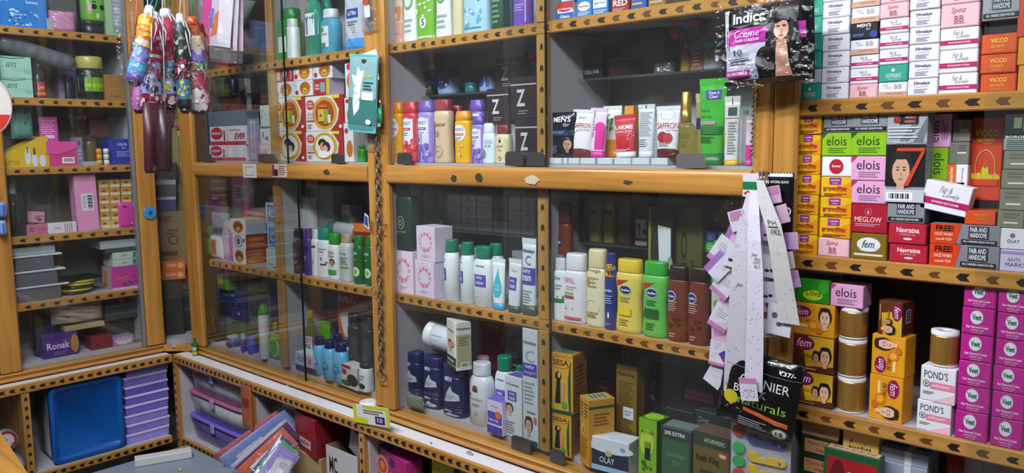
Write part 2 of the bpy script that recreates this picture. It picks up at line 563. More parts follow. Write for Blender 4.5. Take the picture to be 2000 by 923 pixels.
def rail(root, a0, a1, d0, d1, z0, z1):
    n = 9; zc, hz = (z0 + z1) / 2, (z1 - z0) / 2          # half-round front moulding
    prof = [(YB + d1, z1), (YB + d1, z0)] + [(YB + d0 + .016 * (1 - math.cos(math.radians(t * .9)) ** .55), zc + hz * math.sin(math.radians(t)) * .999) for t in [-90 + 180 * k / n for k in range(n + 1)]]
    b = MB(); m = len(prof)
    b.add([(a0, y, z) for y, z in prof] + [(a1, y, z) for y, z in prof], [(i, (i + 1) % m, (i + 1) % m + m, i + m) for i in range(m)], WOODX, True)
    b.add([(a, y, z) for a in (a0, a1) for y, z in prof], [tuple(range(m))[::-1], tuple(range(m, 2 * m))], WOODX)
    return part(b, 'middle_rail', root)


def sill(root, w, a0, a1, m):
    b = wbox(MB(), w, a0, a1, -.030, .035, .672, .685, m, .005)
    wbox(b, w, a0, a1, -.022, .035, .6851, .693, m, .003); wbox(b, w, a0, a1, -.026, .035, .6931, .701, m, .003)
    return part(b, 'sill', root)


def pane(root, w, a0, a1, d, z0, z1, name='glass_pane', th=.005, dark=()):
    b = MB()
    wbox(b, w, a0, a1, d, d + th, z0, z1, GLASS)
    o = part(b, name, root)
    for i, a in enumerate((a0, a1)):
        if i not in dark: continue                # ground edges of the sheet, dark green where the edge is thick
        q = .0022 if i in dark else .0004
        e = wbox(MB(), w, a - q, a + q, d - .0004, d + th + .0004, z0, z1, GEDGE if i in dark else GEDGE2)
        part(e, 'ground_edge', o).location = (0, 0, 0)
    return o


def pull(pn, w, a0, a1, d, z0, z1, m=STEEL, name='pull_plate'):
    n = 5; r = min(a1 - a0, z1 - z0) * .3; poly = [(a0, z0), (a1, z0)]
    for cx, an0 in ((a1 - r, 0), (a0 + r, 90)):
        for k in range(n + 1):
            t = math.radians(an0 + 90 * k / n); poly.append((cx + r * math.cos(t), z1 - r + r * math.sin(t)))
    b = MB()
    if w == 'B': b.prism(poly, YB + d - .005, YB + d - .0008, m)
    return link(name, b.mesh(name), pn, (0, 0, 0))


# ------------------------------------------------------------------ main wall, left bay
gl = empty('display_cabinet', ((xL0 + xMs) / 2, 1.62, 0), 'wooden glass-fronted wall cabinet bay left of the hanging chain, full of boxed soaps and shampoos', 'cabinet', 'glass-fronted wall cabinets')
bar(gl, 'post', 'B', xL0 + .012, xL1, -.02, .004, .702, ZT, WOODZ)
bar(gl, 'post', 'B', xM0, xMs - .001, -.02, .004, .702, ZT, WOODZ)
rail(gl, xL1, xM0, -.022, .012, ZR0, ZR1)
sill(gl, 'B', xL0, xMs - .001, WOODX)
bar(gl, 'back_panel', 'B', xL0, xMs - .001, DEPTH, DEPTH + .01, .30, ZT, LAMINATE, 0)
bar(gl, 'side_panel', 'B', xM0 + .02, xMs - .001, .005, DEPTH, .702, ZT, LAMINATE, 0)
bar(gl, 'floor_panel', 'B', xL0 + .02, xMs - .022, .036, DEPTH, .69, SH['f'], LAMINATE, 0)
bar(gl, 'mid_floor_panel', 'B', xL1, xM0 + .019, .013, DEPTH, ZR1 - .02, SH['r'], LAMINATE, 0)
shelf(gl, 'B', xL1 + .03, xM0 + .019, SH['t'], .012)
shelf(gl, 'B', xL1 + .03, xM0 + .019, SH['m'], .012)
shelf(gl, 'B', xL1 + .03, xM0 + .019, 2.19, .012)
for z0, z1 in ((SH['r'], SH['t'] - .03), (SH['t'], 2.16), (SH['m'], ZR1 - .02), (SH['f'], SH['m'] - .03)):
    part(wbox(wbox(MB(), 'B', xD2a, xD2b, .016, .030, z0, z1, WOODZ, .002), 'B', xD2a + .003, xD2b - .003, .030, DEPTH, z0, z1, LAMINATE), 'divider', gl)
gp = pane(gl, 'B', xL1 - .004, ax(565, 250), -.012, ZR1 + .001, 2.45, dark=(1,))
pull(gp, 'B', ax(398, 310), ax(420, 310), -.012, ZR1 + .003, ZR1 + .035)
gp = pane(gl, 'B', ax(484, 250), xM0 + .003, -.001, ZR1 + .001, 2.45)
pull(gp, 'B', ax(508, 310), ax(540, 310), -.003, ZR1 + .003, ZR1 + .035); pull(gp, 'B', ax(651, 312), ax(674, 312), -.003, ZR1 + .003, ZR1 + .035)
gp = pane(gl, 'B', xL1 - .004, ax(596, 600), -.012, .702, ZR0 - .001, dark=(1,))
gp = pane(gl, 'B', ax(486, 600), xM0 + .003, -.001, .702, ZR0 - .001)

# ------------------------------------------------------------------ main wall, right bay
gr = empty('display_cabinet', ((xMs + xR0) / 2, 1.62, 0), 'wooden glass-fronted wall cabinet bay right of the hanging chain, holding talc and lotions', 'cabinet', 'glass-fronted wall cabinets')
bar(gr, 'post', 'B', xMs + .001, xM1, -.02, .004, .702, ZT, WOODZ)
bar(gr, 'post', 'B', xR0, xRs - .001, -.02, .004, .702, ZT, WOODZ)
rail(gr, xM1, xR0, -.026, .012, ZR0, ZR1)
sill(gr, 'B', xMs + .001, xRs - .001, WOODX)
bar(gr, 'back_panel', 'B', xMs, xRs - .001, DEPTH, DEPTH + .01, .30, ZT, LAMINATE, 0)
bar(gr, 'side_panel', 'B', xMs + .001, xM1 - .016, .005, DEPTH, .702, ZT, LAMINATE, 0)
bar(gr, 'side_panel', 'B', xR0 + .01, xRs - .001, .005, DEPTH, .702, ZT, LAMINATE, 0)
bar(gr, 'floor_panel', 'B', xM1 - .015, xR0 + .009, .036, DEPTH, .69, SH['f'], LAMINATE, 0)
bar(gr, 'mid_floor_panel', 'B', xM1 - .015, xR0 + .009, .013, DEPTH, ZR1 - .02, SH['r'], LAMINATE, 0)
shelf(gr, 'B', xM1 - .015, xR0 + .009, SH['t'], .012, step=.042)
shelf(gr, 'B', xM1 - .015, xR0 + .009, SH['m'], .012, step=.042)
shelf(gr, 'B', xM1 - .015, xR0 + .009, 2.19, .012)
for z0, z1 in ((SH['r'], SH['t'] - .03), (SH['t'], 2.16), (SH['m'], ZR1 - .02), (SH['f'], SH['m'] - .03)):
    dv = part(wbox(wbox(MB(), 'B', xD1a, xD1b, .010, .024, z0, z1, WOODZ, .002), 'B', xD1a + .003, xD1b - .003, .024, DEPTH, z0, z1, LAMINATE), 'divider', gr)
    marks(dv, 'B', z0 + .005, z1 - .005, (xD1a + xD1b) / 2, .0096, .05, False, True)
GSHELF = clear('glass_shelf', tint=(0.80, 0.90, 0.86), haze=.05)
zG1, zG2, zG3, zG4 = Row('B', .15, 0).at(870, 184)[1], Row('B', .15, 0).at(1300, 142)[1], Row('B', .15, 0).at(940, 452)[1], Row('B', .12, 0).at(1200, 480)[1]
for a0, a1, z in ((xM1 - .014, xD1a, zG1), (xD1b, xR0 + .008, zG2), (xM1 - .014, xD1a, zG3), (xD1b, xR0 + .008, zG4)):
    bar(gr, 'glass_shelf', 'B', a0, a1, .14, DEPTH, z - .006, z, GSHELF, 0, 'short inner shelf of clear greenish glass')
gp = pane(gr, 'B', xM1 - .003, ax(1066, 200), -.001, ZR1 + .001, 2.45, dark=(1,))
for a, b in ((780, 808), (1029, 1066)): pull(gp, 'B', ax(a, 315), ax(b, 315), -.004, ZR1 + .003, ZR1 + .038)
gp = pane(gr, 'B', ax(990, 200), xR0 + .003, -.012, ZR1 + .001, 2.45)
pull(gp, 'B', ax(995, 315), ax(1030, 315), -.012, ZR1 + .003, ZR1 + .041)
pull(gp, 'B', ax(1328, 318), ax(1384, 318), -.012, ZR1 + .003, ZR1 + .036, M('a8a9ac', .3, .85, .12, 60), 'latch_plate')
gp = pane(gr, 'B', xM1 - .003, ax(1074, 560), -.001, .702, ZR0 - .001, dark=(1,))
pull(gp, 'B', ax(1003, 872), ax(1040, 880), -.004, .704, .745); pull(gp, 'B', ax(1078, 890), ax(1106, 896), -.004, .704, .742)
gp = pane(gr, 'B', ax(990, 560), xR0 + .003, -.012, .702, ZR0 - .001)

# ------------------------------------------------------------------ open shelves right of the double post
oc = empty('open_shelf_unit', ((xRs + xCend) / 2, 1.62, 0), 'open wooden shelf unit packed with face-cream and soap cartons right of the hanging bundle', 'shelf unit')
bar(oc, 'post', 'B', xRs + .001, xR1, -.02, .0, .702, ZT, WOODZ)
sill(oc, 'B', xRs + .001, xCend, WOODX)
bar(oc, 'back_panel', 'B', xRs, xCend, DEPTH, DEPTH + .01, .30, ZT, M('4a4038', .6), 0)
bar(oc, 'side_panel', 'B', xRs + .001, xR1 - .012, .001, DEPTH, .702, ZT, LAMINATE, 0)
bar(oc, 'side_panel', 'B', xCend, xCend + .02, -.02, DEPTH, .702, ZT, WOODZ, 0)
ZC = {'u': 1.630, 'm': 1.318, 'l': 1.000, 'b': 0.716}
for z in (1.630, 1.318, 1.000, 1.95):
    shelf(oc, 'B', xR1 - .011, xCend, z, .0, step=.046, h=.031)
bar(oc, 'floor_panel', 'B', xR1 - .011, xCend, .036, DEPTH, .69, ZC['b'], LAMINATE, 0)
pane(oc, 'B', ax(1911, 480), xCend - .002, -.012, .702, 2.45)

# ------------------------------------------------------------------ left wall cabinet
yAf = lambda u, v: Row('A', -.02, 0).at(u, v)[0]
yA0, yA1, yAp, yAe = yAf(23, 463), yAf(267, 330), yAf(303, 330), 0.50
la = empty('display_cabinet', (-3.46, 1.0, 0), 'wooden glass-fronted cabinet on the left wall with mixed boxes, jars and bangles', 'cabinet', 'glass-fronted wall cabinets')
bar(la, 'post', 'A', .880, yA0, -.02, .02, .702, ZT, WOODZ)
bar(la, 'post', 'A', yA1, yAp, -.02, .02, .702, ZT, WOODZ)
sill(la, 'A', yAe, 1.50, WOODY)
bar(la, 'back_panel', 'A', yAe, yAp, DEPTH, DEPTH + .01, .30, ZT, M('7a7066', .5), 0)
bar(la, 'side_panel', 'A', yA1 + .01, yA1 + .03, .021, DEPTH, .702, ZT, LAMINATE, 0)
bar(la, 'side_panel', 'A', .89, .91, .021, DEPTH, .702, ZT, LAMINATE, 0)
bar(la, 'floor_panel', 'A', .911, yA1 + .009, .036, DEPTH, .69, SH['f'], LAMINATE, 0)
ZA = [2.010, 1.747, 1.483, 1.218, .958, SH['f']]
for z in ZA[:5]: shelf(la, 'A', .911, yA1 + .009, z, .010, step=.048, alt=False)
shelf(la, 'A', .911, yA1 + .009, 2.27, .010, mk=False)
pane(la, 'A', yA0 - .004, yA1 + .003, -.006, .702, 2.45)
bar(la, 'glass_channel', 'A', yA1 - .016, yA1 - .003, -.012, .006, .702, 2.45, M('8f9496', .3, .5), 0, 'grey edge channel beside the post')
la2 = empty('display_cabinet', (-3.46, .7, 0), 'dark neighbouring cabinet cut off by the left edge, behind the two blue pulls', 'cabinet', 'glass-fronted wall cabinets')
bar(la2, 'back_panel', 'A', yAe, .879, .05, .07, .702, ZT, M('2a1216', .35), 0)
bar(la2, 'post', 'A', yAe, yAe + .05, -.02, .02, .702, ZT, WOODZ)

# ------------------------------------------------------------------ narrow corner cabinet with a slanted glass
lc = empty('corner_cabinet', (-3.40, 1.62, 0), 'narrow corner cabinet with slanted glass between the left wall and the main wall', 'cabinet')
b = MB()
p0, p1 = Vector((XA - .004, yAp + .004, 0)), Vector((xL0 + .010, YB + .012, 0))
dv = (p1 - p0).normalized(); nv = Vector((dv.y, -dv.x, 0))
for nm, z0, z1, m, t in (('sill', .672, .701, WOODX, .03), ('top_rail', 2.45, ZT, WOODX, .03)):
    b = MB()
    q = [p0 + nv * t, p1 + nv * t, p1 - nv * .03, p0 - nv * .03]
    b.add([(v.x, v.y, z0) for v in q] + [(v.x, v.y, z1) for v in q], [(3, 2, 1, 0), (4, 5, 6, 7), (0, 1, 5, 4), (1, 2, 6, 5), (2, 3, 7, 6), (3, 0, 4, 7)], m)
    part(b, nm, lc)
b = MB()
q = [p0, p1, p1 - nv * .005, p0 - nv * .005]
b.add([(v.x, v.y, .703) for v in q] + [(v.x, v.y, 2.449) for v in q], [(3, 2, 1, 0), (4, 5, 6, 7), (0, 1, 5, 4), (1, 2, 6, 5), (2, 3, 7, 6), (3, 0, 4, 7)], GLASS)
part(b, 'glass_pane', lc)
part(MB().box((-3.94, 1.52, .69), (-3.37, 1.90, SH['f']), LAMINATE), 'floor_panel', lc)
part(MB().box((-3.95, 1.92, .30), (-3.345, 1.93, ZT), M('6b645c', .5)), 'back_panel', lc)
part(MB().box((-3.96, 1.52, .30), (-3.95, 1.92, ZT), M('6b645c', .5)), 'side_panel', lc)

# ------------------------------------------------------------------ low base unit under the ledge (main wall and left wall)
yF, xF, zL = 1.505, -3.345, 0.668
bu = empty('base_unit', (-1.7, 1.56, 0), 'low open base unit under the white ledge of the main wall', 'cabinet')
b = MB().box((xF, yF + .012, zL - .02), (xCend, YB - .0305, zL), M('d6d4da', .35, 0, .05, 25)).box((xF, YB - .0305, zL - .02), (xCend, YB + .29, zL - .002), LAMINATE)
part(b, 'ledge_top', bu, 'white laminate ledge with dust and scratches')
o = bar(bu, 'front_edging', 'B', xF, xCend, yF - YB, yF - YB + .012, zL - .034, zL + .002, WOODX, .003)
marks(o, 'B', xF + .01, -.30, zL - .016, yF - YB - .0004, .034, False)
xV = [ax(348, 700) * 0 + xF + .012] + [RB0.at(497, 740)[0] * 0 + v for v in (-2.66, -1.98, -.68)]
RU = Row('B', yF - YB, .4)
xV = [RU.at(341, 760)[0], RU.at(487, 790)[0], RU.at(704, 880)[0], RU.at(1210, 900)[0]]
for i, x in enumerate(xV):
    o = bar(bu, 'divider', 'B', x - .014, x + .014, yF - YB + .004, DEPTH - .02, .02, zL - .034, WOODZ, .002)
    marks(o, 'B', .16, zL - .04, x, yF - YB + .0036, .034, False, True)
    bar(bu, 'side_panel', 'B', x + .0145, x + .022, yF - YB + .02, DEPTH - .02, .02, zL - .036, LAMINATE, 0)
zS = RU.at(370, 862)[1]
for i in range(3):
    shelf(bu, 'B', xV[i] + .023, xV[i + 1] - .015, zS - .012 * (i > 0), yF - YB + .004, DEPTH - .02, .034, False)
bar(bu, 'back_panel', 'B', xF, xCend, DEPTH - .018, DEPTH - .008, .02, zL - .03, LAMINATE, 0)
bu2 = empty('base_unit', (-3.42, 1.1, 0), 'low open base unit under the white ledge of the left wall', 'cabinet')
b = MB().box((XA - .29, yAe, zL - .02), (XA + .0305, 1.49, zL - .001), LAMINATE).box((XA + .0305, yAe, zL - .02), (xF - .013, YB - .10, zL - .0005), M('d6d4da', .35, 0, .05, 25))
part(b, 'ledge_top', bu2, 'white laminate ledge with dust')
dF = XA - xF
o = bar(bu2, 'front_edging', 'A', yAe, yF, dF, dF + .012, zL - .034, zL + .002, WOODY, .003)
marks(o, 'A', .60, yF - .01, zL - .016, dF - .0004, .034, False)
RU2 = Row('A', dF, .4)
yV = RU2.at(56, 840)[0]
o = bar(bu2, 'divider', 'A', yV - .014, yV + .014, dF + .004, DEPTH - .02, .02, zL - .034, WOODZ, .002)
marks(o, 'A', .16, zL - .04, yV, dF + .0036, .034, False, True)
zS2 = RU2.at(200, 890)[1]
shelf(bu2, 'A', yV + .015, yF - .02, zS2, dF + .004, DEPTH - .02, .034, False)
shelf(bu2, 'A', yAe, yV - .015, zS2, dF + .004, DEPTH - .02, .034, False)
bar(bu2, 'back_panel', 'A', yAe, yF - .02, DEPTH - .018, DEPTH - .008, .02, zL - .03, LAMINATE, 0)


# ================================================================== BUILDERS OF PACKS AND BOTTLES
MESHC = {}


def place(me_or_mb, name, pos, rz, label, cat, grp=None, lean=0.0, roll=0.0):
    me = me_or_mb.mesh(name) if isinstance(me_or_mb, MB) else me_or_mb
    return link(name, me, None, pos, (lean, roll, rz), label=label, category=cat, group=grp)


def box_faces(w, d, h):
    return {'front': lambda a, b, l: ((a - .5) * w, -d / 2 - l, b * h),
            'right': lambda a, b, l: (w / 2 + l, (a - .5) * d, b * h),
            'left': lambda a, b, l: (-w / 2 - l, (.5 - a) * d, b * h),
            'top': lambda a, b, l: ((a - .5) * w, (b - .5) * d, h + l)}


def carton_mesh(w, d, h, col, front=(), right=(), top=(), left=(), sidecol=None, rough=.4, flap=False, metal=0.0):
    """returns (body mesh, label mesh or None), shared by equal cartons"""
    key = ('carton', round(w, 4), round(d, 4), round(h, 4), col, repr(front), repr(right), repr(top), repr(left), sidecol)
    if key in MESHC: return MESHC[key]
    b = MB().box((-w / 2, -d / 2, 0), (w / 2, d / 2, h), M(col, rough, metal), .0012)
    if flap:                                   # tuck-in end flap, a hair proud of the carton end
        b.box((-w / 2 + .002, -d / 2 - .0006, .002), (w / 2 - .002, -d / 2, h - .0015), M(col, rough, metal))
    pr = None
    F = box_faces(w, d, h)
    allmb = MB()
    for nm, specs in (('front', front), ('right', right), ('top', top), ('left', left)):
        if not specs: continue
        mp = F[nm]
        if flap and nm == 'front': mp = lambda a, b2, l: ((a - .5) * w, -d / 2 - .0006 - l, b2 * h)
        p = Print(mp).draw(specs)
        o = len(allmb.v)
        allmb.v += p.mb.v; allmb.f += [tuple(i + o for i in f) for f in p.mb.f]; allmb.sm += p.mb.sm
        allmb.mi += [allmb.mat(p.mb.mats[i]) for i in p.mb.mi]
    me = b.mesh('carton')
    lm = allmb.mesh('label_print') if allmb.f else None
    MESHC[key] = (me, lm)
    return MESHC[key]


def carton_at(row, a0, a1, z, h, d, col, label, name='carton', cat='box', grp=None, rot=0.0, lean=0.0, roll=0.0, dp=0.0, **kw):
    w = a1 - a0
    me, lm = carton_mesh(w, d, h, col, **kw)
    c, s_ = math.cos(rot), math.sin(rot)
    # keep the front face's middle on the row
    fx, fy = 0, -d / 2
    off = Vector((-(c * fx - s_ * fy), -(s_ * fx + c * fy)))
    p = row.world((a0 + a1) / 2 + off.x * (1 if row.w == 'B' else 1), off.y + dp, z)
    o = place(me, name, p, row.rz + rot, label, cat, grp, lean, roll)
    if lm: link('label_print', lm, o)
    return o


def box(row, u0, u1, vt, d, col, label, z=None, name='carton', cat='box', grp=None, rot=0.0, lean=0.0, roll=0.0, dp=0.0, **kw):
    """a carton whose front face spans pixels u0..u1 and whose top front edge is at vt; returns the height of its top"""
    z = row.z if z is None else z
    r = row if dp == 0 else Row(row.w, row.off + dp, row.z)
    a0, a1, h = r.span(u0, u1, vt, z)
    carton_at(r, a0, a1, z + .0004, h - .0008, d, col, label, name, cat, grp, rot, lean, roll, **kw)
    return z + h


def lerp_prof(prof, t):
    for (t0, r0), (t1, r1) in zip(prof, prof[1:]):
        if t <= t1: return r0 + (r1 - r0) * (0 if t1 == t0 else (t - t0) / (t1 - t0))
    return prof[-1][1]


SHAPES = {  # body profile (height share, half-width share), cap profile, body end
    'lotion': ([(0, .90), (.012, .96), (.06, 1), (.55, .99), (.74, .94), (.80, .88), (.815, .84)], [(.815, .86), (.83, .88), (.97, .84), (1, .78)]),
    'waisted': ([(0, .90), (.012, .97), (.06, 1), (.30, .90), (.52, .88), (.72, 1), (.80, .95), (.82, .86)], [(.82, .86), (.84, .88), (.98, .86), (1, .8)]),
    'slim': ([(0, .93), (.01, .98), (.05, 1), (.70, 1), (.78, .93), (.815, .74)], [(.815, .76), (.83, .78), (.985, .76), (1, .70)]),
    'talc': ([(0, .94), (.01, 1), (.02, 1), (.76, 1), (.80, .96), (.82, .86)], [(.82, .88), (.83, .92), (.93, .90), (.94, .84), (.99, .84), (1, .78)]),
    'talc2': ([(0, .92), (.01, 1), (.66, 1), (.70, .97), (.72, .90)], [(.72, .95), (.86, .92), (.97, .74), (1, .60)]),
    'flask': ([(0, .96), (.01, 1), (.70, 1), (.735, .93), (.745, .40), (.85, .36)], [(.85, .30), (.86, .32), (.985, .30), (1, .2)]),
    'baby': ([(0, .92), (.01, 1), (.60, 1), (.70, .96), (.77, .82), (.80, .62)], [(.80, .68), (.82, .70), (.975, .72), (1, .66)]),
    'necked': ([(0, .92), (.012, 1), (.56, 1), (.64, .92), (.72, .62), (.78, .34), (.87, .30)], [(.87, .36), (.88, .38), (.985, .38), (1, .34)]),
    'broad': ([(0, .90), (.012, .98), (.05, 1), (.62, .96), (.76, .86), (.80, .60), (.81, .45)], [(.81, .48), (.82, .50), (.98, .48), (1, .44)]),
    'flip': ([(0, .92), (.012, .98), (.05, 1), (.6, 1), (.72, .92), (.76, .80)], [(.76, .82), (.775, .85), (.97, .82), (1, .74)]),
    'mist': ([(0, .90), (.012, .98), (.04, 1), (.46, 1), (.53, .94), (.585, .60)], [(.585, .50), (.60, .52), (.76, .52), (.765, .46), (.99, .46), (1, .42)]),
    'jar': ([(0, .88), (.02, .95), (.1, 1), (.66, 1), (.72, .93)], [(.72, .94), (.73, .98), (.97, .98), (1, .92)]),
    'dome': ([(0, .93), (.01, 1), (.80, 1), (.81, .97)], [(.81, .97), (.85, .95), (.93, .78), (.98, .45), (1, .15)]),
}


def bottle_meshes(shape, w, d, h, col, cap, exp=2.6, specs=(), capspecs=(), rough=.32, n=22, band=None):
    key = ('bottle', shape, round(w, 4), round(d, 4), round(h, 4), str(col), str(cap), repr(specs))
    if key in MESHC: return MESHC[key]
    pb, pc = SHAPES[shape]
    mc = M(col, rough) if isinstance(col, str) else col
    mk = M(cap, .35) if isinstance(cap, str) else cap
    body = MB().loft([(t * h, r * w / 2, min(r * d / 2 * (1.0 if r > .7 else 1.25), d / 2), exp if r > .7 else 2.2) for t, r in pb], mc, n)
    capb = MB().loft([(t * h, r * w / 2, min(r * d / 2 * (1.0 if r > .7 else 1.25), d / 2), exp if r > .7 else 2.2) for t, r in pc], mk, n)
    lm = None
    if specs:
        def mp(a, b, l):
            z = b * h
            r = lerp_prof(pb, min(b, pb[-1][0])); rx, ry = r * w / 2, min(r * d / 2 * (1.0 if r > .7 else 1.25), d / 2)
            x = max(-rx * .985, min(rx * .985, (a - .5) * w))
            y = -ry * (1 - abs(x / rx) ** exp) ** (1 / exp)
            return (x, y - l * 1.6 - .0003, z)
        p = Print(mp, True).draw(specs)
        lm = p.mb.mesh('label_print')
    MESHC[key] = (body.mesh('bottle'), capb.mesh('cap'), lm)
    return MESHC[key]


def bottle(row, u0, u1, vt, shape, col, cap, label, ratio=.55, specs=(), z=None, name='bottle', cat='bottle', grp=None, rot=0.0, exp=2.6, dp=0.0, part_name='cap', rough=.32, lean=0.0):
    z = row.z if z is None else z
    r = row if dp == 0 else Row(row.w, row.off + dp, row.z)
    w, d, ac, h = r.round_span(u0, u1, vt, ratio, z)
    bm, cm, lm = bottle_meshes(shape, w, d, h - .0006, col, cap, exp, specs, rough=rough)
    o = place(bm, name, r.world(ac, d / 2, z + .0004), r.rz + rot, label, cat, grp, lean)
    link(part_name, cm, o)
    if lm: link('label_print', lm, o)
    return z + h


def tube(row, u0, u1, vt, col, cap, label, specs=(), z=None, rot=0.0, lean=0.0, roll=0.0, dp=0.0, caph=.13, name='tube', cat='tube', grp=None, capw=.86, capdown=True, crimp=None):
    """squeeze tube standing on its cap: oval at the cap, flat crimped end on top"""
    z = row.z if z is None else z
    r = row if dp == 0 else Row(row.w, row.off + dp, row.z)
    w, d, ac, h = r.round_span(u0, u1, vt, .45, z, .042)
    h -= .0006
    cap_m = M(cap, .35); m = M(col, .33) if isinstance(col, str) else col
    cb = MB().loft([(0, capw * w / 2 * .97, d / 2 * .97, 2.5), (.004, capw * w / 2, d / 2, 2.5), (caph * h, capw * w / 2, d / 2, 2.5)], cap_m, 22)
    zs = [caph, caph + .01, .3, .5, .7, .86, .93]
    rx = lambda t: w / 2 * (capw * .97 + (1 - capw * .97) * max(0, (t - caph) / (1 - caph)) ** .8)
    ry = lambda t: max(.0012, d / 2 * .97 * (1 - max(0, (t - caph) / (.93 - caph)) ** 1.7))
    b = MB().loft([(t * h, rx(t), ry(t), 2.3) for t in zs], m, 22)
    o = place(b, name, r.world(ac, d / 2, z + .0004), r.rz + rot, label, cat, grp, lean, roll)
    link('cap', cb.mesh('cap'), o)
    cr = MB()
    cm = M(crimp, .35) if crimp else m
    cr.box((-w / 2, -.0013, .925 * h), (w / 2, .0013, h), cm)
    for i in range(9): cr.box((-w / 2 + w * i / 9 + .0005, -.0017, .93 * h), (-w / 2 + w * (i + .5) / 9, .0017, .998 * h), cm)
    link('crimped_end', cr.mesh('crimped_end'), o)['kind'] = 'stuff'
    if specs:
        def mp(a, bb, l):
            t = max(caph, min(.93, bb)); X, Y = rx(t), ry(t)
            x = max(-X * .98, min(X * .98, (a - .5) * w))
            return (x, -Y * (1 - abs(x / X) ** 2.3) ** (1 / 2.3) - l * 1.6 - .0003, bb * h)
        Print(mp, True).draw(specs).build(o)
    return z + h


def pouch_mesh(w, d, h, m, specs=(), seal=None, seed=1, wr=.35, nx=14, nz=16, sealh=.07):
    """pillow pack: bulging front and back, wrinkled, flat ribbed seals; origin at the bottom middle"""
    rg = random.Random(seed)
    ph = [(rg.uniform(3, 11), rg.uniform(3, 11), rg.uniform(0, 6.3), rg.uniform(.3, 1)) for _ in range(7)]

    def yb(a, t):
        e = max(0, (1 - (2 * a - 1) ** 4)) * max(0, 1 - (2 * t - 1) ** 6)
        wv = sum(k * math.sin(p * a * 3 + q * t * 3 + f) for p, q, f, k in ph) / 7
        return d / 2 * e ** .7 * (1 + wr * wv)
    b = MB()
    f = lambda a, t: ((a - .5) * w, -yb(a, t), t * h)
    b.grid(f, nx, nz, m)
    b.grid(lambda a, t: ((.5 - a) * w, yb(1 - a, t), t * h), nx, nz, m)
    sm = MB()
    s_m = seal or m
    for z0, z1 in ((-.0, sealh), (1 - sealh, 1)):
        n = 18
        for i in range(n):
            sm.box((-w / 2 + w * i / n, -.0012 - .0007 * (i % 2), z0 * h), (-w / 2 + w * (i + 1) / n, .0012, z1 * h), s_m)
    pr = None
    if specs: pr = Print(lambda a, t, l: (f(a, t)[0], f(a, t)[1] - l * 2 - .0006, f(a, t)[2]), True, (12, 14)).draw(specs)
    return b, sm, pr


def pouch_at(pos, rz, w, d, h, m, label, specs=(), seal=None, seed=1, name='pouch', cat='pouch', grp=None, lean=0.0, roll=0.0, wr=.35, sealh=.07):
    b, sm, pr = pouch_mesh(w, d, h, m, specs, seal, seed, wr, sealh=sealh)
    o = place(b, name, pos, rz, label, cat, grp, lean, roll)
    sm.build('ribbed_seal', o, kind='stuff')
    if pr: pr.build(o)
    return o


def pouch(row, u0, u1, vt, m, label, d=.03, z=None, dp=0.0, rot=0.0, **kw):
    z = row.z if z is None else z
    r = row if dp == 0 else Row(row.w, row.off + dp, row.z)
    a0, a1, h = r.span(u0, u1, vt, z)
    pouch_at(r.world((a0 + a1) / 2, d / 2, z + .001), r.rz + rot, a1 - a0, d, h - .002, M(m, .25) if isinstance(m, str) else m, label, **kw)
    return z + h


def hang(wall, off, u0, v0, u1, v1):
    """frame of a hanging flat thing: centre bottom position, width, height, rz"""
    r = Row(wall, off, 0)
    um = (u0 + u1) / 2
    a0, a1 = r.at(u0, (v0 + v1) / 2)[0], r.at(u1, (v0 + v1) / 2)[0]
    zt, zb = r.at(um, v0)[1], r.at(um, v1)[1]
    return r.world((a0 + a1) / 2, 0, zb), a1 - a0, zt - zb, r.rz


ORD = ['lowest', 'second-from-bottom', 'third-from-bottom', 'fourth-from-bottom', 'fifth-from-bottom', 'sixth-from-bottom', 'seventh-from-bottom', 'eighth-from-bottom', 'ninth-from-bottom']


def stack(row, u0, u1, vts, d, kinds, where, grp, z=None, skew=0.0, flap=True, jit=.0015, dp=0.0):
    """column of cartons standing on one another; vts = top front edges, bottom to top; kinds = design keys;
    u0/u1 are those of the lowest one; skew = pixels the column drifts per carton"""
    z = row.z if z is None else z
    r = row if dp == 0 else Row(row.w, row.off + dp, row.z)
    for i, (vt, k) in enumerate(zip(vts, kinds)):
        desc, kw = DESIGN[k]
        a0, a1, h = r.span(u0 + skew * i, u1 + skew * i, vt, z)
        jx = RND.uniform(-jit, jit) * .5
        kw = dict(kw); col = kw.pop('col')
        carton_at(r, a0 + jx, a1 + jx - .0012, z + .0003, h - .0009, d, col, f'{desc}, {ORD[i]} in {where}', 'carton', 'box', grp, RND.uniform(-.012, .012), dp=RND.uniform(0, .003), flap=flap, **kw)
        z += h
    return z


# ------------------------------------------------------------------ carton end designs (pack writing kept as it stands)
HM = [('t', '2b2f63', 'Himalaya', .22, .60, .74, .84, 'b'), ('r', 'b3282e', .22, .62, .245, .86), ('l', 'a9a6b4', .26, .50, .70, .56, 1), ('l', '8f8ca0', .22, .14, .66, .42, 3)]
FL = lambda: [('t', '8a8590', 'Fair &', .34, .66, .60, .88, 'i'), ('t', '8a8590', 'Lovely', .42, .48, .78, .68, 'i'), ('r', 'b0185f', 0, .22, 1, .44), ('t', 'f0d8e4', 'ADVANCED MULTI VITAMIN', .22, .28, .80, .36, 'b')]
FLBB = lambda: [('t', '9a96a2', 'Fair &', .18, .74, .34, .88, 'i'), ('t', '9a96a2', 'Lovely', .24, .56, .46, .72, 'i'), ('t', 'a09cab', 'BB', .56, .56, .82, .86, ''), ('r', 'c49a82', 0, 0, 1, .36), ('t', '8a5a42', 'FOUNDATION CREAM', .30, .20, .86, .28, '')]
SPZ = lambda: [('t', 'b3303a', 'Spinz', .26, .56, .66, .86, 'i'), ('t', '8a2e38', 'BB', .36, .22, .60, .50, ''), ('r', '8a2e38', .34, .16, .64, .18)]
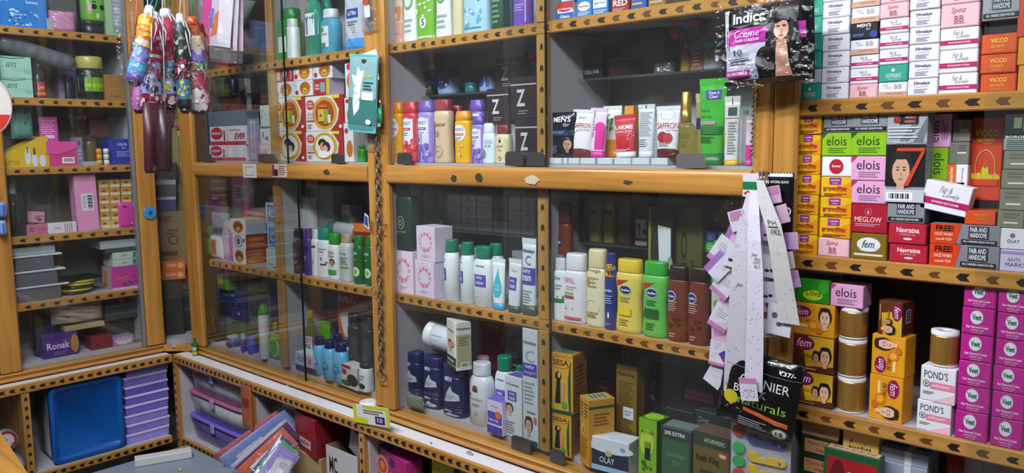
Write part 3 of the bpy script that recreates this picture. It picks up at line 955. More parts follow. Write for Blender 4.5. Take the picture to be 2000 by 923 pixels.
FH = lambda: [('r', '1d1f26', .26, .40, .76, .96), ('t', 'c9cdd6', 'FAIR AND', .29, .70, .73, .92, 'b'), ('t', 'c9cdd6', 'HANDSOME', .29, .44, .73, .66, 'b'), ('r', '17181c', .03, .08, .97, .28), ('t', 'c9cdd6', 'NO.1 FAIRNESS CREAM FOR MEN', .12, .13, .86, .23, 'b')]
EL = lambda c, c2: [('t', c, 'elois', .16, .46, .80, .86, ''), ('l', c2, .22, .12, .82, .38, 3)]
VJ = [('p', 'd8890f', [(.45, .0), (1, .0), (1, .8), (.6, .5)]), ('r', '8d2a83', .28, .62, .66, .97), ('t', 'f0dff0', 'VI-JOHN', .33, .78, .61, .88, 'b'), ('t', 'f0dff0', 'WOMEN', .38, .67, .56, .73, ''),
      ('t', 'b03a24', '\u0939\u0938\u092e\u093e\u093f\u0930\u0915', .08, .26, .86, .56, 'b'), ('l', '8d4a16', .12, .06, .86, .2, 2)]
VIC = [('t', 'f0c83a', 'VICCO', .26, .56, .74, .78, 'b'), ('t', 'eeb838', 'turmeric', .28, .30, .66, .50, ''), ('l', 'd8902c', .32, .12, .60, .22, 1)]
VEET = [('e', 'd9d3dc', .46, .66, .205, .27), ('e', '9fb8a6', .46, .66, .205, .27, .92), ('t', '2c5b45', 'Veet', .31, .56, .61, .78, 'b'), ('t', 'e7c9dd', 'Hair Removal Cream', .14, .24, .84, .34, 'b'), ('t', 'e0b6d2', 'NORMAL SKIN', .30, .13, .70, .20, ''), ('t', 'e0b6d2', 'Soft & Silky', .34, .04, .66, .10, '')]
NVR = [('t', 'eed6d8', 'Navratna', .22, .56, .82, .82, 'b'), ('t', 'e2b9bd', 'AYURVEDIC OIL', .30, .42, .72, .50, ''), ('e', 'd8c5c8', .52, .26, .12, .06)]
GOLD_RED = [('r', 'b3282c', .82, 0, 1, 1)]


def soap_front(man=False, small=False):
    s = [('p', 'a8242a', [(.72, 1), (1, 1), (1, 0), (.66, 0), (.86, .30), (.90, .6)]),
         ('e', 'd8d4cc', .52, .50, .36, .50), ('e', 'c79a2c', .52, .50, .33, .46), ('e', 'a8431c' if not man else 'dedad6', .52, .50, .25, .37),
         ('e', 'b3282e', .14, .76, .11, .14), ('t', 'f0e0e0', 'Good', .08, .78, .20, .84, 'b'), ('t', 'f0e0e0', 'Knight', .06, .69, .22, .76, 'b'),
         ('t', '8b8b90', 'GOLD', .05, .45, .24, .54, ''), ('t', '8b8b90', 'FLASH', .05, .36, .24, .43, ''), ('r', 'b3282e', .04, .28, .24, .32),
         ('l', '9a9aa0', .05, .08, .18, .22, 3), ('r', 'e2c51d', .74, .90, .93, 1), ('e', 'e8e6e6', .94, .12, .035, .05)]
    if man: s += [('e', '1b1716', .47, .62, .11, .14), ('e', 'c98f74', .48, .50, .08, .14), ('e', '2a1c18', .58, .50, .10, .16), ('e', 'd3a084', .55, .42, .07, .12), ('e', 'e9e6e4', .50, .24, .16, .12)]
    else: s += [('r', 'c9b53c', .36, .28, .52, .62), ('e', '6d4a16', .43, .44, .03, .04), ('p', '8a9a24', [(.52, .2), (.60, .2), (.66, .60), (.52, .62)]), ('r', 'd8d2c6', .62, .22, .70, .46), ('r', 'd8641c', .40, .66, .62, .74)]
    return s


SMALLSOAP = [('e', 'c07a24', .60, .50, .30, .44), ('e', 'a8531c', .60, .58, .24, .28), ('r', 'cdb23c', .50, .20, .70, .52), ('e', '4a3012', .60, .34, .04, .06), ('e', 'b3282e', .14, .26, .09, .15), ('r', 'a9b4c2', .08, .50, .12, .92), ('e', '6a7a9a', .95, .84, .02, .03)]

DESIGN = {
    'him': ('white herbal cream carton with dark blue lettering', dict(col='dcdae4', front=HM)),
    'fl': ('white fairness cream carton with magenta band', dict(col='e0dde6', front=FL())),
    'flbb': ('white cream carton with tan lower band', dict(col='dedbe4', front=FLBB())),
    'sp': ('pale pink cream carton with red script', dict(col='e2b4bc', front=SPZ())),
    'nom': ('teal cream carton with white lettering', dict(col='2f9c84', front=[('t', 'cfe8e0', 'NOMARKS', .26, .24, .78, .50, ''), ('e', 'cfe8e0', .5, .70, .06, .10), ('l', 'a8d6c8', .32, .12, .74, .18, 1)])),
    'nomw': ('grey white plain end of cream carton', dict(col='b9bcc8', front=[('l', '9a9ca8', .3, .3, .7, .6, 2)])),
    'men': ('black men\'s cream carton with blue glow', dict(col='14161d', front=[('e', '2b3f96', .84, .26, .14, .22), ('t', 'e2e4ea', "MEN'S", .24, .74, .74, .96, 'b'), ('t', 'c2c6d2', 'fair', .56, .54, .74, .70, 'i'), ('t', '5a86c8', 'INSTANT', .10, .16, .50, .34, 'b')])),
    'vic': ('orange turmeric cream carton with yellow lettering', dict(col='cf4f1e', front=VIC)),
    'fh': ('silver men\'s cream carton with black block lettering', dict(col='8d9098', front=FH(), metal=.25)),
    'elg': ('lime green soap carton with dark lettering', dict(col='86b516', front=EL('143f24', '3f6d18') + [('p', '1d5a34', [(0, 1), (0, .74), (.18, 1)])])),
    'elp': ('pink soap carton with dark lettering', dict(col='d99cc4', front=EL('2c2430', '8a6684') + [('p', 'b62c58', [(0, 1), (0, .74), (.18, 1)])])),
    'vj': ('yellow cream carton with purple tab', dict(col='dcae12', front=VJ)),
    'for': ('white carton with red round badge', dict(col='dedde6', front=[('e', 'b0182a', .47, .50, .23, .38), ('t', 'eed8da', 'forever', .33, .46, .62, .60, 'b')])),
    'meg': ('crimson cream carton with white lettering', dict(col='a3142c', front=[('t', 'ead8da', 'MEGLOW', .10, .38, .84, .56, ''), ('e', 'c98a92', .47, .74, .10, .13, .9), ('e', 'd8a8ae', .47, .72, .03, .06), ('l', 'd0969e', .12, .22, .80, .34, 2)])),
    'femg': ('olive gold bleach carton with white oval', dict(col='8a6c1e', metal=.3, front=[('e', 'd6dade', .50, .58, .33, .27), ('e', 'b8bcc2', .50, .40, .26, .10, .8), ('t', '23303a', 'fem', .32, .46, .66, .74, 'i'), ('r', 'cfd2c0', .10, .14, .90, .22)])),
    'nav': ('crimson oil carton with white lettering', dict(col='b01c34', front=NVR)),
    'veet': ('magenta hair-removal carton with white disc', dict(col='b41c86', front=VEET)),
}


# ================================================================== OPEN SHELVES ON THE RIGHT
R = Row('B', .012, ZC['u'])
gU = 'cream cartons stacked on the upper open shelf'
stack(R, 1560, 1603, [163, 135, 101, 67, 33, 0, -33], .10, ['nom', 'nomw', 'nom', 'nom', 'nom', 'nom', 'nom'], 'column behind black hair-colour pouch', gU, skew=1.2)
stack(R, 1604, 1658, [162, 131, 100, 67, 34, 2, -30], .10, ['him'] * 7, 'column right of teal cartons', gU, skew=.6)
stack(R, 1659, 1714, [163.6, 133, 106, 76, 44, 13, -20], .10, ['sp', 'fl', 'fl', 'flbb', 'men', 'flbb', 'flbb'], 'column holding the black carton', gU, skew=.8)
stack(R, 1715, 1772, [160, 126, 95, 64.6, 35, 5, -27], .10, ['flbb', 'nom', 'fl', 'fl', 'fl', 'sp', 'sp'], 'column with single teal carton', gU, skew=.9)
stack(R, 1773, 1833, [152.7, 119, 85.6, 52, 18, -16], .10, ['him'] * 6, 'second all-white column', gU, skew=1.0)
stack(R, 1834, 1910, [142, 96, 53, 6.5, -38], .10, ['fl', 'fl', 'fl', 'sp', 'sp'], 'column left of orange cartons', gU, skew=1.2)
zz = stack(R, 1914, 1985, [143, 105, 65], .08, ['vic'] * 3, 'column under silver carton', gU, skew=1.5)
z2 = box(R, 1921, 1990, 41, .07, '1a1518', 'black gap carton between orange and silver cartons, upper open shelf', z=zz, dp=.015)
box(R, 1919, 1993, -12, .08, '8d9098', 'silver cream carton with black lettering on top of the orange cartons', z=z2, front=FH(), metal=.25)
z2 = R.z
for i, (vt, c, n) in enumerate(((126, 'd08a2a', 'amber'), (71, 'd08a2a', 'amber'), (-8, 'c23c1e', 'red'))):
    z2 = box(R, 1988, 2042, vt, .08, c, f'{n} carton at the right picture edge, upper shelf, {ORD[i]}', z=z2, grp=gU)

R = Row('B', .012, ZC['m'])
gM = 'cartons stacked on the middle open shelf'
stack(R, 1549, 1597, [457, 418, 379.8, 340.5, 302, 261.5, 223], .10, ['vj'] * 7, 'all-yellow column beside post', gM, skew=1.4)
stack(R, 1598, 1660, [464.5, 425, 385, 345, 305, 259, 221.5], .10, ['sp', 'vj', 'vj', 'vj', 'for', 'elg', 'fh'], 'column holding red-badge carton', gM, skew=1.5)
stack(R, 1661, 1733, [455.5, 398, 353, 304.7, 258, 218.6], .10, ['femg', 'meg', 'elp', 'elp', 'elg', 'fh'], 'column on olive gold carton', gM, skew=.4)
zz = stack(R, 1735, 1811, [477, 436], .10, ['nav'] * 2, 'pair under silver carton', gM)
zz = box(R, 1733, 1806, 394.8, .09, '8d9098', 'silver cream carton between crimson cartons and man portrait box', z=zz, front=FH(), metal=.25)
HD = [('r', '9da1aa', 0, .66, 1, 1), ('p', '6a6e78', [(.30, .66), (.55, .66), (.78, .86), (.62, .86)]), ('p', '6a6e78', [(.66, .66), (.9, .66), (1, .8), (1, .95)]), ('r', '20161a', .30, .86, .78, .96), ('t', 'cf8a7a', 'PERFECT', .44, .92, .72, .95, 'b'), ('t', 'cf8a7a', 'RADIANCE', .44, .875, .70, .905, 'b'), ('e', 'c23a1e', .24, .91, .09, .035), ('t', '5a1410', '12', .16, .885, .30, .935, 'bi'),
      ('l', 'c6c9d0', .03, .70, .80, .84, 4), ('r', '111014', 0, .18, 1, .64), ('t', 'd8d0d0', 'ADVANCED HP', .18, .65, .60, .675, 'b'), ('p', 'c4401e', [(.30, .60), (.98, .60), (.96, .565), (.26, .565)]),
      ('face', '17130f', .06, .12, .74, .56, 'c99a80'), ('p', 'c4401e', [(.90, .56), (.98, .56), (.60, .18), (.48, .18)]), ('r', 'b9bdc4', 0, 0, 1, .14), ('bar', '202026', .06, .02, .72, .11)]
box(R, 1731, 1809, 217, .05, '8d9098', 'large hair-colour box with a man\'s portrait and orange slash', z=zz, front=HD)
FREE = [('r', 'cf3a12', 0, 0, .34, 1), ('p', 'cf3a12', [(.34, 0), (.38, 0), (.46, 1), (.34, 1)]), ('t', '240c06', 'FREE!', .08, .64, .34, .92, 'b'), ('t', 'f0c6a8', 'FACE WASH', .07, .40, .33, .56, 'b'), ('t', 'f0c6a8', 'worth \u20b920', .08, .16, .32, .30, 'b'),
        ('r', '1c1e24', .56, .34, .84, .94), ('t', 'd2d5dc', 'FAIR AND', .58, .66, .82, .90, 'b'), ('t', 'd2d5dc', 'HANDSOME', .58, .38, .82, .62, 'b'), ('r', '16171b', .46, .08, .96, .28), ('t', 'c9cdd6', 'NO.1 FAIRNESS CREAM FOR MEN', .49, .13, .93, .23, 'b')]
zf = box(R, 1815, 1952, 478, .10, '878a92', 'long silver cream carton with orange free-gift panel, lower of two', grp=gM, front=FREE, metal=.25)
zf = box(R, 1817, 1954, 438, .10, '878a92', 'long silver cream carton with orange free-gift panel, upper of two', z=zf, grp=gM, front=FREE, metal=.25)
box(R, 1884, 1944, 411, .09, 'cf4a1c', 'small orange turmeric carton on the long silver cartons', z=zf, front=[('t', 'd89a2c', 'VICCO', .30, .60, .70, .78, ''), ('t', 'd8902c', 'turmeric', .34, .36, .64, .52, '')])
zs = box(R, 1812, 1883, 354, .06, '1b171a', 'black support carton behind the tilted white carton', z=zf, dp=.045)
# tilted white carton leaning on the black one
a0, a1, h_ = R.span(1795, 1888, 366, zf); hb = .054
rl = Row('B', .012, 0); cpt = rl.at(1841, 386)
carton_at(rl, cpt[0] - (a1 - a0) / 2, cpt[0] + (a1 - a0) / 2, cpt[1] - hb / 2, hb, .038, 'e0dde6', 'tilted white fairness cream carton with magenta band leaning on black carton', grp=None, roll=.20, front=FL())
ze = box(R, 1800, 1851, 288, .05, '86b516', 'lime green soap carton standing on its side below the pink one', z=zs, dp=.045, front=[('R', 270, EL('143f24', '3f6d18'))])
ze = box(R, 1808, 1858, 222, .05, 'd99cc4', 'pink soap carton standing on its side, topmost beside the hair-colour box', z=ze, dp=.045, front=[('R', 90, EL('2c2430', '8a6684'))])
zh = box(R, 1850, 1889, 364, .06, '1b171a', 'black carton under the orange and white carton', z=zf, dp=.048)
zh = box(R, 1850, 1890, 320.5, .05, 'e2dfe6', 'orange and white face-cream carton below two silver boxes', z=zh, dp=.045, front=[('r', 'd8641e', 0, 0, .44, 1), ('t', 'f3e2d2', 'Fairness Kesar', .10, .12, .28, .88, 'vb'), ('t', '8a8a98', 'Himalaya', .66, .16, .80, .84, 'V')])
SIL = [('r', '6f7066', .06, .1, .4, .9), ('r', 'd6d6cc', .42, .48, .86, .54), ('l', '55564e', .48, .6, .9, .9, 3)]
zh = box(R, 1853, 1893, 277, .05, '8f8d80', 'small silver foil carton above the orange and white carton', z=zh, dp=.045, front=SIL, metal=.6)
box(R, 1861, 1896, 233, .05, '8f8d80', 'small silver foil carton left of the tall orange box, upper', z=zh, dp=.045, front=SIL, metal=.6)
zk = box(R, 1896, 1954, 392, .07, '161316', 'black carton under the tall orange turmeric box', z=zf, dp=.062)
VT = [('t', 'f2c436', 'VICCO', .10, .77, .88, .86, 'b'), ('t', 'f0b830', 'turmeric', .18, .71, .76, .765, 'b'), ('l', 'd8902c', .36, .68, .66, .70, 1), ('R', 180, [('r', 'd8a82c', .3, 1.2, .3, 1.2)]),
      ('p', 'd0b01c', [(.04, .26), (.96, .26), (.96, .30), (.80, .34), (.72, .31), (.60, .33), (.5, .38), (.4, .33), (.28, .34), (.14, .32), (.04, .34)]), ('e', 'c8c020', .48, .36, .12, .06), ('e', '6b7a18', .48, .41, .05, .015), ('e', 'd89a5a', .48, .40, .33, .22, .93), ('r', 'c63d1a', .1, .18, .9, .258)]
VT = [x for x in VT if x[0] != 'R']
box(R, 1896, 1957, 229, .045, 'c63d1a', 'tall orange turmeric cream box with yellow lettering and jar drawing', z=zk, dp=.062, front=VT)
zz = box(R, 1953, 2020, 488, .08, 'c4b8d4', 'lavender anti-marks carton at the right edge, middle shelf', front=[('r', '9a84bc', 0, .8, 1, .94), ('t', '6d6478', 'ANTI', .22, .48, .58, .64, ''), ('t', '6d6478', 'MARKS', .16, .24, .76, .42, '')])
zz = box(R, 1954, 2020, 446, .08, 'd3d2da', 'white carton with grey crest above the lavender carton', z=zz, front=[('e', '6a6a72', .36, .66, .08, .12), ('t', '4a4a52', 'OLAY', .20, .32, .58, .48, '')])
for i, (vt, nm) in enumerate(((411, 'lowest'), (369, 'second'), (331, 'third'), (294, 'top'))):
    zz = box(R, 1948 + i * 4, 2000 + i * 6, vt, .06, '8f8f7c', f'silver grey foil carton near right edge, {nm} of the foil stack', z=zz, grp='silver foil cartons', front=[('r', 'd8d8ce', .24, .26, .78, .34), ('l', '63645a', .2, .55, .85, .9, 2)], metal=.45)
zz = box(R, 1960, 2022, 263, .06, '8a9a8a', 'grey green antiseptic cream carton topmost on the foil stack', z=zz, front=[('r', '2a3a34', 0, .78, 1, 1), ('t', 'd8dcd8', 'BOROLINE', .06, .80, 1.0, .96, 'b'), ('l', '55605a', .1, .1, .9, .7, 5)])
box(R, 1962, 2024, 221, .06, '1b1f20', 'dark green carton under the shelf at right picture edge', z=zz, front=[('r', '6a7a56', .3, .3, .55, .8), ('r', '2f7a5a', .6, .2, .72, .85)])

R = Row('B', .014, ZC['l'])
FEMB = [('p', 'c9a01c', [(.36, .14), (1, .22), (1, 1), (.40, 1), (.30, .6)]), ('e', '7a0f4a', .30, .78, .26, .20), ('t', 'f0dbe6', 'fem', .13, .68, .48, .92, 'i'), ('t', '8a5a1c', 'HERBAL', .22, .40, .52, .50, ''), ('l', 'c9a26c', .1, .05, .6, .12, 1),
        ('face', '17120f', .50, .18, .70, .62, 'c08a6a'), ('face', '17120f', .66, .16, .98, .76, 'd9a888')]
FEMO = [('e', '8a1250', .26, .72, .21, .18), ('t', 'f0dbe6', 'fem', .13, .62, .40, .84, 'i'), ('t', '8a4a10', 'DE-TAN', .16, .40, .46, .52, 'b'), ('r', 'e8d090', .12, .26, .52, .34), ('e', 'd8781a', .52, .34, .13, .16), ('e', 'e8a838', .52, .34, .08, .10), ('e', 'c86a14', .66, .18, .09, .09), ('face', '2a1c16', .62, .22, .96, .92, 'e0b498')]
zz = R.z
zz = box(R, 1544, 1626, 726, .09, '5a2a14', 'brown bleach carton with couple portrait, lower of two', z=zz, grp='bleach cartons', front=FEMB)
zz = box(R, 1545, 1628, 656, .09, '5a2a14', 'brown bleach carton with couple portrait, upper of two', z=zz, grp='bleach cartons', front=FEMB)
zz = box(R, 1545, 1630, 592, .09, 'dc9414', 'orange bleach carton with woman and orange slice under the green carton', z=zz, grp='bleach cartons', front=FEMO)
box(R, 1556, 1620, 545, .08, '1f8416', 'green herbal bleach carton topmost of the left bleach stack', z=zz, front=[('e', 'a8c818', .5, .34, .3, .22), ('t', '17340e', 'Olivia', .30, .30, .74, .58, 'i'), ('e', '2f9a20', .82, .68, .16, .28)])


def gold_roll(row, u0, u1, vt, label, z=None, grp='gold wrapped rolls', dp=0.0):
    z = row.z if z is None else z
    r = Row(row.w, row.off + dp, row.z)
    w, _, ac, h = r.round_span(u0, u1, vt, 1.0, z); h -= .001
    b = MB().loft([(0.004, w / 2 * .98, w / 2 * .98), (.008, w / 2, w / 2), (h - .012, w / 2, w / 2), (h - .008, w / 2 * .985, w / 2 * .985)], M('c89a52', .30, .75, .10, 14), 28)
    o = place(b, 'wax_strip_roll', r.world(ac, w / 2, z + .0005), 0, label, 'roll', grp)
    c = MB()
    n = 28; pr = [(w / 2 * .985, h - .010), (w / 2 * .985, h - .0005), (w / 2 * .30, h - .0005), (w / 2 * .28, h - .03)]
    vs = [(rr * math.cos(2 * math.pi * k / n), rr * math.sin(2 * math.pi * k / n), zz) for rr, zz in pr for k in range(n)]
    c.add(vs, [(i * n + k, i * n + (k + 1) % n, (i + 1) * n + (k + 1) % n, (i + 1) * n + k) for i in range(3) for k in range(n)], M('d2cfd2', .7), True)
    link('paper_end', c.mesh('paper_end'), o)
    link('paper_core', MB().loft([(.002, w / 2 * .27, w / 2 * .27), (h - .028, w / 2 * .27, w / 2 * .27)], M('3a322c', .8), 16).mesh('paper_core'), o)
    link('base_rim', MB().loft([(0, w / 2 * .97, w / 2 * .97), (.004, w / 2 * .985, w / 2 * .985)], M('d2cfd2', .7), 28).mesh('base_rim'), o)
    return z + h + .001


zz = gold_roll(R, 1634, 1692, 739, 'gold wrapped roll with white paper end, bottom of three')
zz = gold_roll(R, 1636, 1694, 664, 'gold wrapped roll with white paper end, middle of three', z=zz)
zz = gold_roll(R, 1639, 1697, 602, 'gold wrapped roll under the pink soap carton, top of three', z=zz)
box(R, 1622, 1686, 556, .05, 'd99cc4', 'pink soap carton lying on top of the three gold rolls', z=zz, front=EL('2c2430', '8a6684') + [('p', 'b62c58', [(0, 1), (0, .74), (.18, 1)])])
FEMV = [('R', 90, FEMO)]
zz = box(R, 1696, 1764, 734, .05, 'dc9414', 'orange bleach carton on end with woman at top, lower right of gold rolls', grp='bleach cartons', front=[('R', 270, FEMO)], rot=-.10, dp=.004)
zz = box(R, 1701, 1769, 655, .05, 'dc9414', 'orange bleach carton on end with woman at bottom, above its twin', z=zz, grp='bleach cartons', front=FEMV, rot=-.10, dp=.004)
box(R, 1714, 1763, 588, .055, '5a2a14', 'brown bleach carton on end topmost, showing its barcode side', z=zz, grp='bleach cartons', front=[('R', 270, FEMB)], right=[('r', 'd8cfc6', .3, .35, .7, .75), ('barv', '2a2018', .34, .38, .66, .72)], rot=-.12, dp=.006)
PONDS = [('t', '2a2c36', "POND'S", .10, .66, .78, .88, ''), ('r', 'dc7a94', .28, .36, 1, .56), ('t', 'f6e2e8', 'WHITE BEAUTY', .34, .42, .86, .50, 'b'), ('e', '3a3c46', .17, .50, .10, .10, .85), ('bar', '3a3c46', .12, .43, .22, .57), ('p', 'e3b7c2', [(.3, .0), (1, .0), (1, .3)]), ('l', '9a98a4', .08, .2, .4, .3, 2)]
zz = box(R, 1790, 1858, 784, .055, 'dcdae2', 'white and pink face-cream carton, lower of two', grp='white and pink cream cartons', front=PONDS, rot=-.06)
zz = box(R, 1797, 1867, 717, .055, 'dcdae2', 'white and pink face-cream carton under the single gold roll', z=zz, grp='white and pink cream cartons', front=PONDS, rot=-.06)
gold_roll(R, 1816, 1874, 648, 'single gold wrapped roll standing on white and pink cartons', z=zz)
gV = 'magenta hair-removal cartons'
stack(R, 1865, 1930, [805, 755, 706, 653.5, 601.5, 554], .10, ['veet'] * 6, 'left magenta column', gV, skew=3.3, dp=-.004)
stack(R, 1933, 1998, [818, 767, 716.6, 664, 612, 559], .10, ['veet'] * 6, 'right magenta column', gV, skew=3.3, dp=-.004)

# bottom open shelf, mostly below the picture
R = Row('B', .03, ZC['b'])
SS = [('r', 'c08a62', .10, .16, .92, .84), ('t', '8a2a1c', 'Mysore Sandal', .18, .52, .86, .74, 'i'), ('t', '8a2a1c', 'Soap', .40, .24, .64, .44, 'i')]
zz = R.z
a0, a1, _ = R.span(1562, 1634, 860, zz)
for i in range(5):
    carton_at(R, a0, a1, zz + .0003, .0425, .07, '16301c', f'dark green soap carton with tan label, {ORD[i]} in the bottom shelf stack', grp='dark green soap cartons', front=SS)
    zz += .043
carton_at(R, a0, a1, zz + .0003, .030, .07, 'a88058', 'tan soap carton topmost of the green stack on bottom shelf', front=[('t', '8a2a1c', 'Soap', .40, .24, .64, .44, 'i')])
a0, a1, _ = R.span(1642, 1712, 860, R.z)
carton_at(R, a0, a1, R.z, R.at(1676, 832)[1] - R.z, .05, 'cfae5c', 'tan exotic soap carton with red swoosh beside dark green soaps', front=[('p', '8a1c24', [(0, .72), (.5, .66), (1, .54), (1, .48), (.5, .58), (0, .66)]), ('t', '5a4416', 'Exotica', .16, .76, .80, .88, 'i')])
R2 = Row('B', -.012 + .012, ZC['b'])
a0, a1, _ = R2.span(1606, 1716, 900, R2.z)
carton_at(R2, a0, a1, R2.z, R2.at(1650, 880)[1] - R2.z, .028, '15512c', 'red and green soap gift carton with elephant crest, front of bottom shelf', front=[('r', '9c1620', .06, .04, .94, .92), ('e', '5a1014', .26, .70, .14, .20), ('p', 'e0d8cc', [(.2, .64), (.26, .6), (.32, .64), (.32, .74), (.2, .74)]), ('r', 'dcc8a8', .44, .2, .9, .8)], top=[('r', 'c9a488', .04, .1, .96, .9), ('t', '9c2c24', 'Mysore Sandal Soap', .1, .3, .9, .7, 'i')])
R3 = Row('B', .04, ZC['b'])
zz = R3.z
hc_ = (R3.at(1765, 880)[1] - R3.z) / 8
for i in range(8):
    a0, a1, _ = R3.span(1718, 1812, 880, zz)
    carton_at(R3, a0 + .001 * (i % 2), a1 + .001 * (i % 3), zz + .0002, hc_ - .0004, .08, '8d94a8', f'blue grey photo card packet, {ORD[i]} in the banded stack', name='card_packet', cat='packet', grp='banded card packets',
              **(dict(top=[('r', '55585e', .06, .3, .24, .9), ('r', '3c3f46', .3, .3, .5, .9), ('r', 'c9ccd6', .52, 0, .66, 1), ('r', '5a6070', .7, .3, .94, .9)], front=[('r', 'c9ccd6', .52, 0, .66, 1)]) if i == 7 else dict(front=[('r', 'c9ccd6', .52, 0, .66, 1)])))
    zz += hc_
pouch(Row('B', .05, ZC['b']), 1838, 1905, 893, '8a2226', 'dark red packet on the bottom shelf under the magenta cartons', d=.04, seed=5)
p_, w_, h_, rz_ = hang('B', .03, 1885, 890, 2010, 1010)
pouch_at((p_[0], p_[1] + .02, ZC['b']), 0, w_, .04, Row('B', .03, 0).at(1950, 885)[1] - ZC['b'], FILM, 'crumpled clear plastic bag on the bottom shelf at right edge', seed=8, wr=.9, name='plastic_bag', cat='bag')
pouch(Row('B', .12, ZC['b']), 1890, 2010, 910, '4a3a34', 'brown packet inside the clear plastic bag', d=.04, seed=9)


# ================================================================== MAIN WALL, RIGHT BAY
# ---- upper left: talcs
R = Row('B', .022, SH['r'])
PT = lambda c, c2, tx, shift=0: [('e', 'e4e2ea', .42 + shift, .58, .42, .16), ('t', '5c6a8c', "POND'S", .12 + shift, .62, .74 + shift, .68, ''), ('r', c2, .14 + shift, .53, .72 + shift, .575), ('t', 'f4e8e0', tx, .18 + shift, .54, .66 + shift, .565, 'b'), ('l', '9a9aa8', .14, .44, .6, .51, 2)]
PTO = PT('e0a010', 'c85a14', 'sandal') + [('blob', 'f0d8c0', .42, .16, .66, .34, 6, .14), ('blob', '3a4a1a', .40, .24, .72, .34, 4, .08), ('blob', 'c88a6a', .46, .12, .66, .24, 5, .12)]
PTR = [('r', 'e6dfe6', 0, .30, 1, .72)] + PT('', 'b01c28', 'dreamflower') + [('blob', 'd8404a', .2, .04, 1, .42, 12, .13), ('blob', 'e68a8e', .1, .1, .9, .36, 8, .09)]
PTP = [('r', 'd6cfe8', 0, .30, 1, .72)] + PT('', '6a56a8', 'magic') + [('blob', '7a62c2', .1, .04, .9, .42, 12, .12), ('blob', 'b4a4e0', .1, .06, .9, .4, 8, .08), ('r', '2f4a2c', .4, .1, .43, .45)]
bottle(R, 764, 792, 199, 'talc', 'dc9a10', 'd8801a', 'orange talc bottle first beside the post, orange cap', specs=PTO, ratio=.62)
bottle(R, 789, 821, 198, 'talc', 'c9303a', 'b82834', 'red talc bottle with printed flowers and red cap', specs=PTR, ratio=.62)
bottle(R, 818, 853, 196, 'talc', '9a86cc', '6c4ca6', 'purple talc bottle left of the beige talc', specs=PTP, ratio=.62)
bottle(R, 849, 887, 193, 'waisted', 'cdb694', '8e2a34', 'beige talc bottle with tall dark red cap', specs=[('t', '9a3a34', 'Spinz', .08, .56, .84, .64, 'i'), ('t', 'a88a6a', 'BB', .18, .42, .46, .50, ''), ('e', 'b8a488', .4, .18, .3, .10, .8), ('e', 'b8a488', .4, .15, .2, .06, .7)], ratio=.6)
Rb = Row('B', .085, SH['r'])
bottle(Rb, 880, 905, 205, 'talc', 'b02a34', '9c2430', 'red talc bottle standing behind the short orange one', specs=[('blob', 'e07a7e', .1, .1, .9, .4, 6, .1)], ratio=.62)
bottle(R, 890, 925, 216, 'talc', 'e0a812', 'dc9018', 'short orange talc bottle between beige and purple talcs', specs=PTO, ratio=.6)
bottle(Rb, 918, 950, 194, 'talc', '7a5cb4', '6c4ca6', 'tall purple talc bottle with white collar, rear row', specs=[('r', 'e0dcec', 0, .74, 1, .78)], ratio=.62)
bottle(R, 923, 950, 226, 'talc', '8d78c6', '5c449c', 'purple talc bottle half hidden by the white cool talc', specs=PTP, ratio=.62)
bottle(R, 944, 970, 240, 'flip', 'cfdce4', 'd4dde4', 'white cool talc bottle with green leaf', specs=[('t', '7a8ea0', 'COOL', .3, .50, .9, .58, ''), ('t', '7a8ea0', 'ICE', .3, .40, .8, .47, ''), ('e', '5a9a7a', .2, .24, .2, .12)], ratio=.55)
zb = bottle(R, 969, 1001, 243, 'flip', 'd8cba4', '7c2c2c', 'cream talc bottle with brown cap under the dark tin', specs=[('e', '4a2a1c', .45, .66 - .08, .08, .05), ('t', 'b03a2c', 'Sandal', .2, .42, .7, .49, 'i'), ('t', 'b03a2c', 'Talc', .3, .32, .6, .38, 'i'), ('e', 'b08a3c', .46, .14, .12, .06), ('e', 'e6dcba', .45, .40, .44, .3, .96)], ratio=.6)
ZS = [('r', 'b8b0b8', 0, .80, 1, .83), ('t', 'c9c2cc', 'Z', .24, .30, .58, .70, 'b'), ('l', '8a7c88', .3, .10, .7, .22, 2)]


def tin(row, u0, u1, vt, label, z=None, dp=0.0):
    return box(row, u0, u1, vt, .035, '33222c', label, z=z, name='talc_tin', cat='tin', grp='dark purple talc tins', front=ZS, rough=.25, dp=dp)


zt = tin(R, 1006, 1050, 232, 'dark purple talc tin with silver letter, standing on the cabinet floor')
tin(R, 997, 1047, 149, 'dark purple talc tin with silver letter, upper one by the divider', z=zt)
tin(Row('B', .03, 0), 951, 993, 172, 'dark purple talc tin with silver letter, on the cream talc', z=zb)
# inner glass shelf
R = Row('B', .16, zG1 + .0005)
z_ = R.z
for i in range(2):
    a0, a1, h_ = R.span(826, 853, (155, 128)[i], z_)
    zn = bottle(R, 826, 853, (155, 128)[i], 'jar', '3c3428', '6a8ca6', f'small amber face-cream jar with grey-blue lid, {("lower", "upper")[i]} on glass shelf', ratio=.9, z=z_, name='jar', cat='jar', part_name='lid', grp='amber cream jars', specs=[('l', 'a88a3a', .2, .2, .8, .5, 2)])
    z_ = zn
bottle(R, 856, 898, 134, 'jar', '8fa6c8', '1d2f86', 'pale blue petroleum jelly jar with dark blue lid', ratio=.8, name='jar', cat='jar', part_name='lid', specs=[('e', '1d3a8c', .5, .48, .36, .26), ('t', 'e6eaf2', 'Vaseline', .28, .46, .62, .54, 'b'), ('e', 'e6eaf2', .74, .38, .06, .06)])
bottle(R, 909, 934, 160, 'jar', '1f6a7a', '2a8694', 'low teal cream jar beside the jelly jars', ratio=.9, name='jar', cat='jar', part_name='lid')
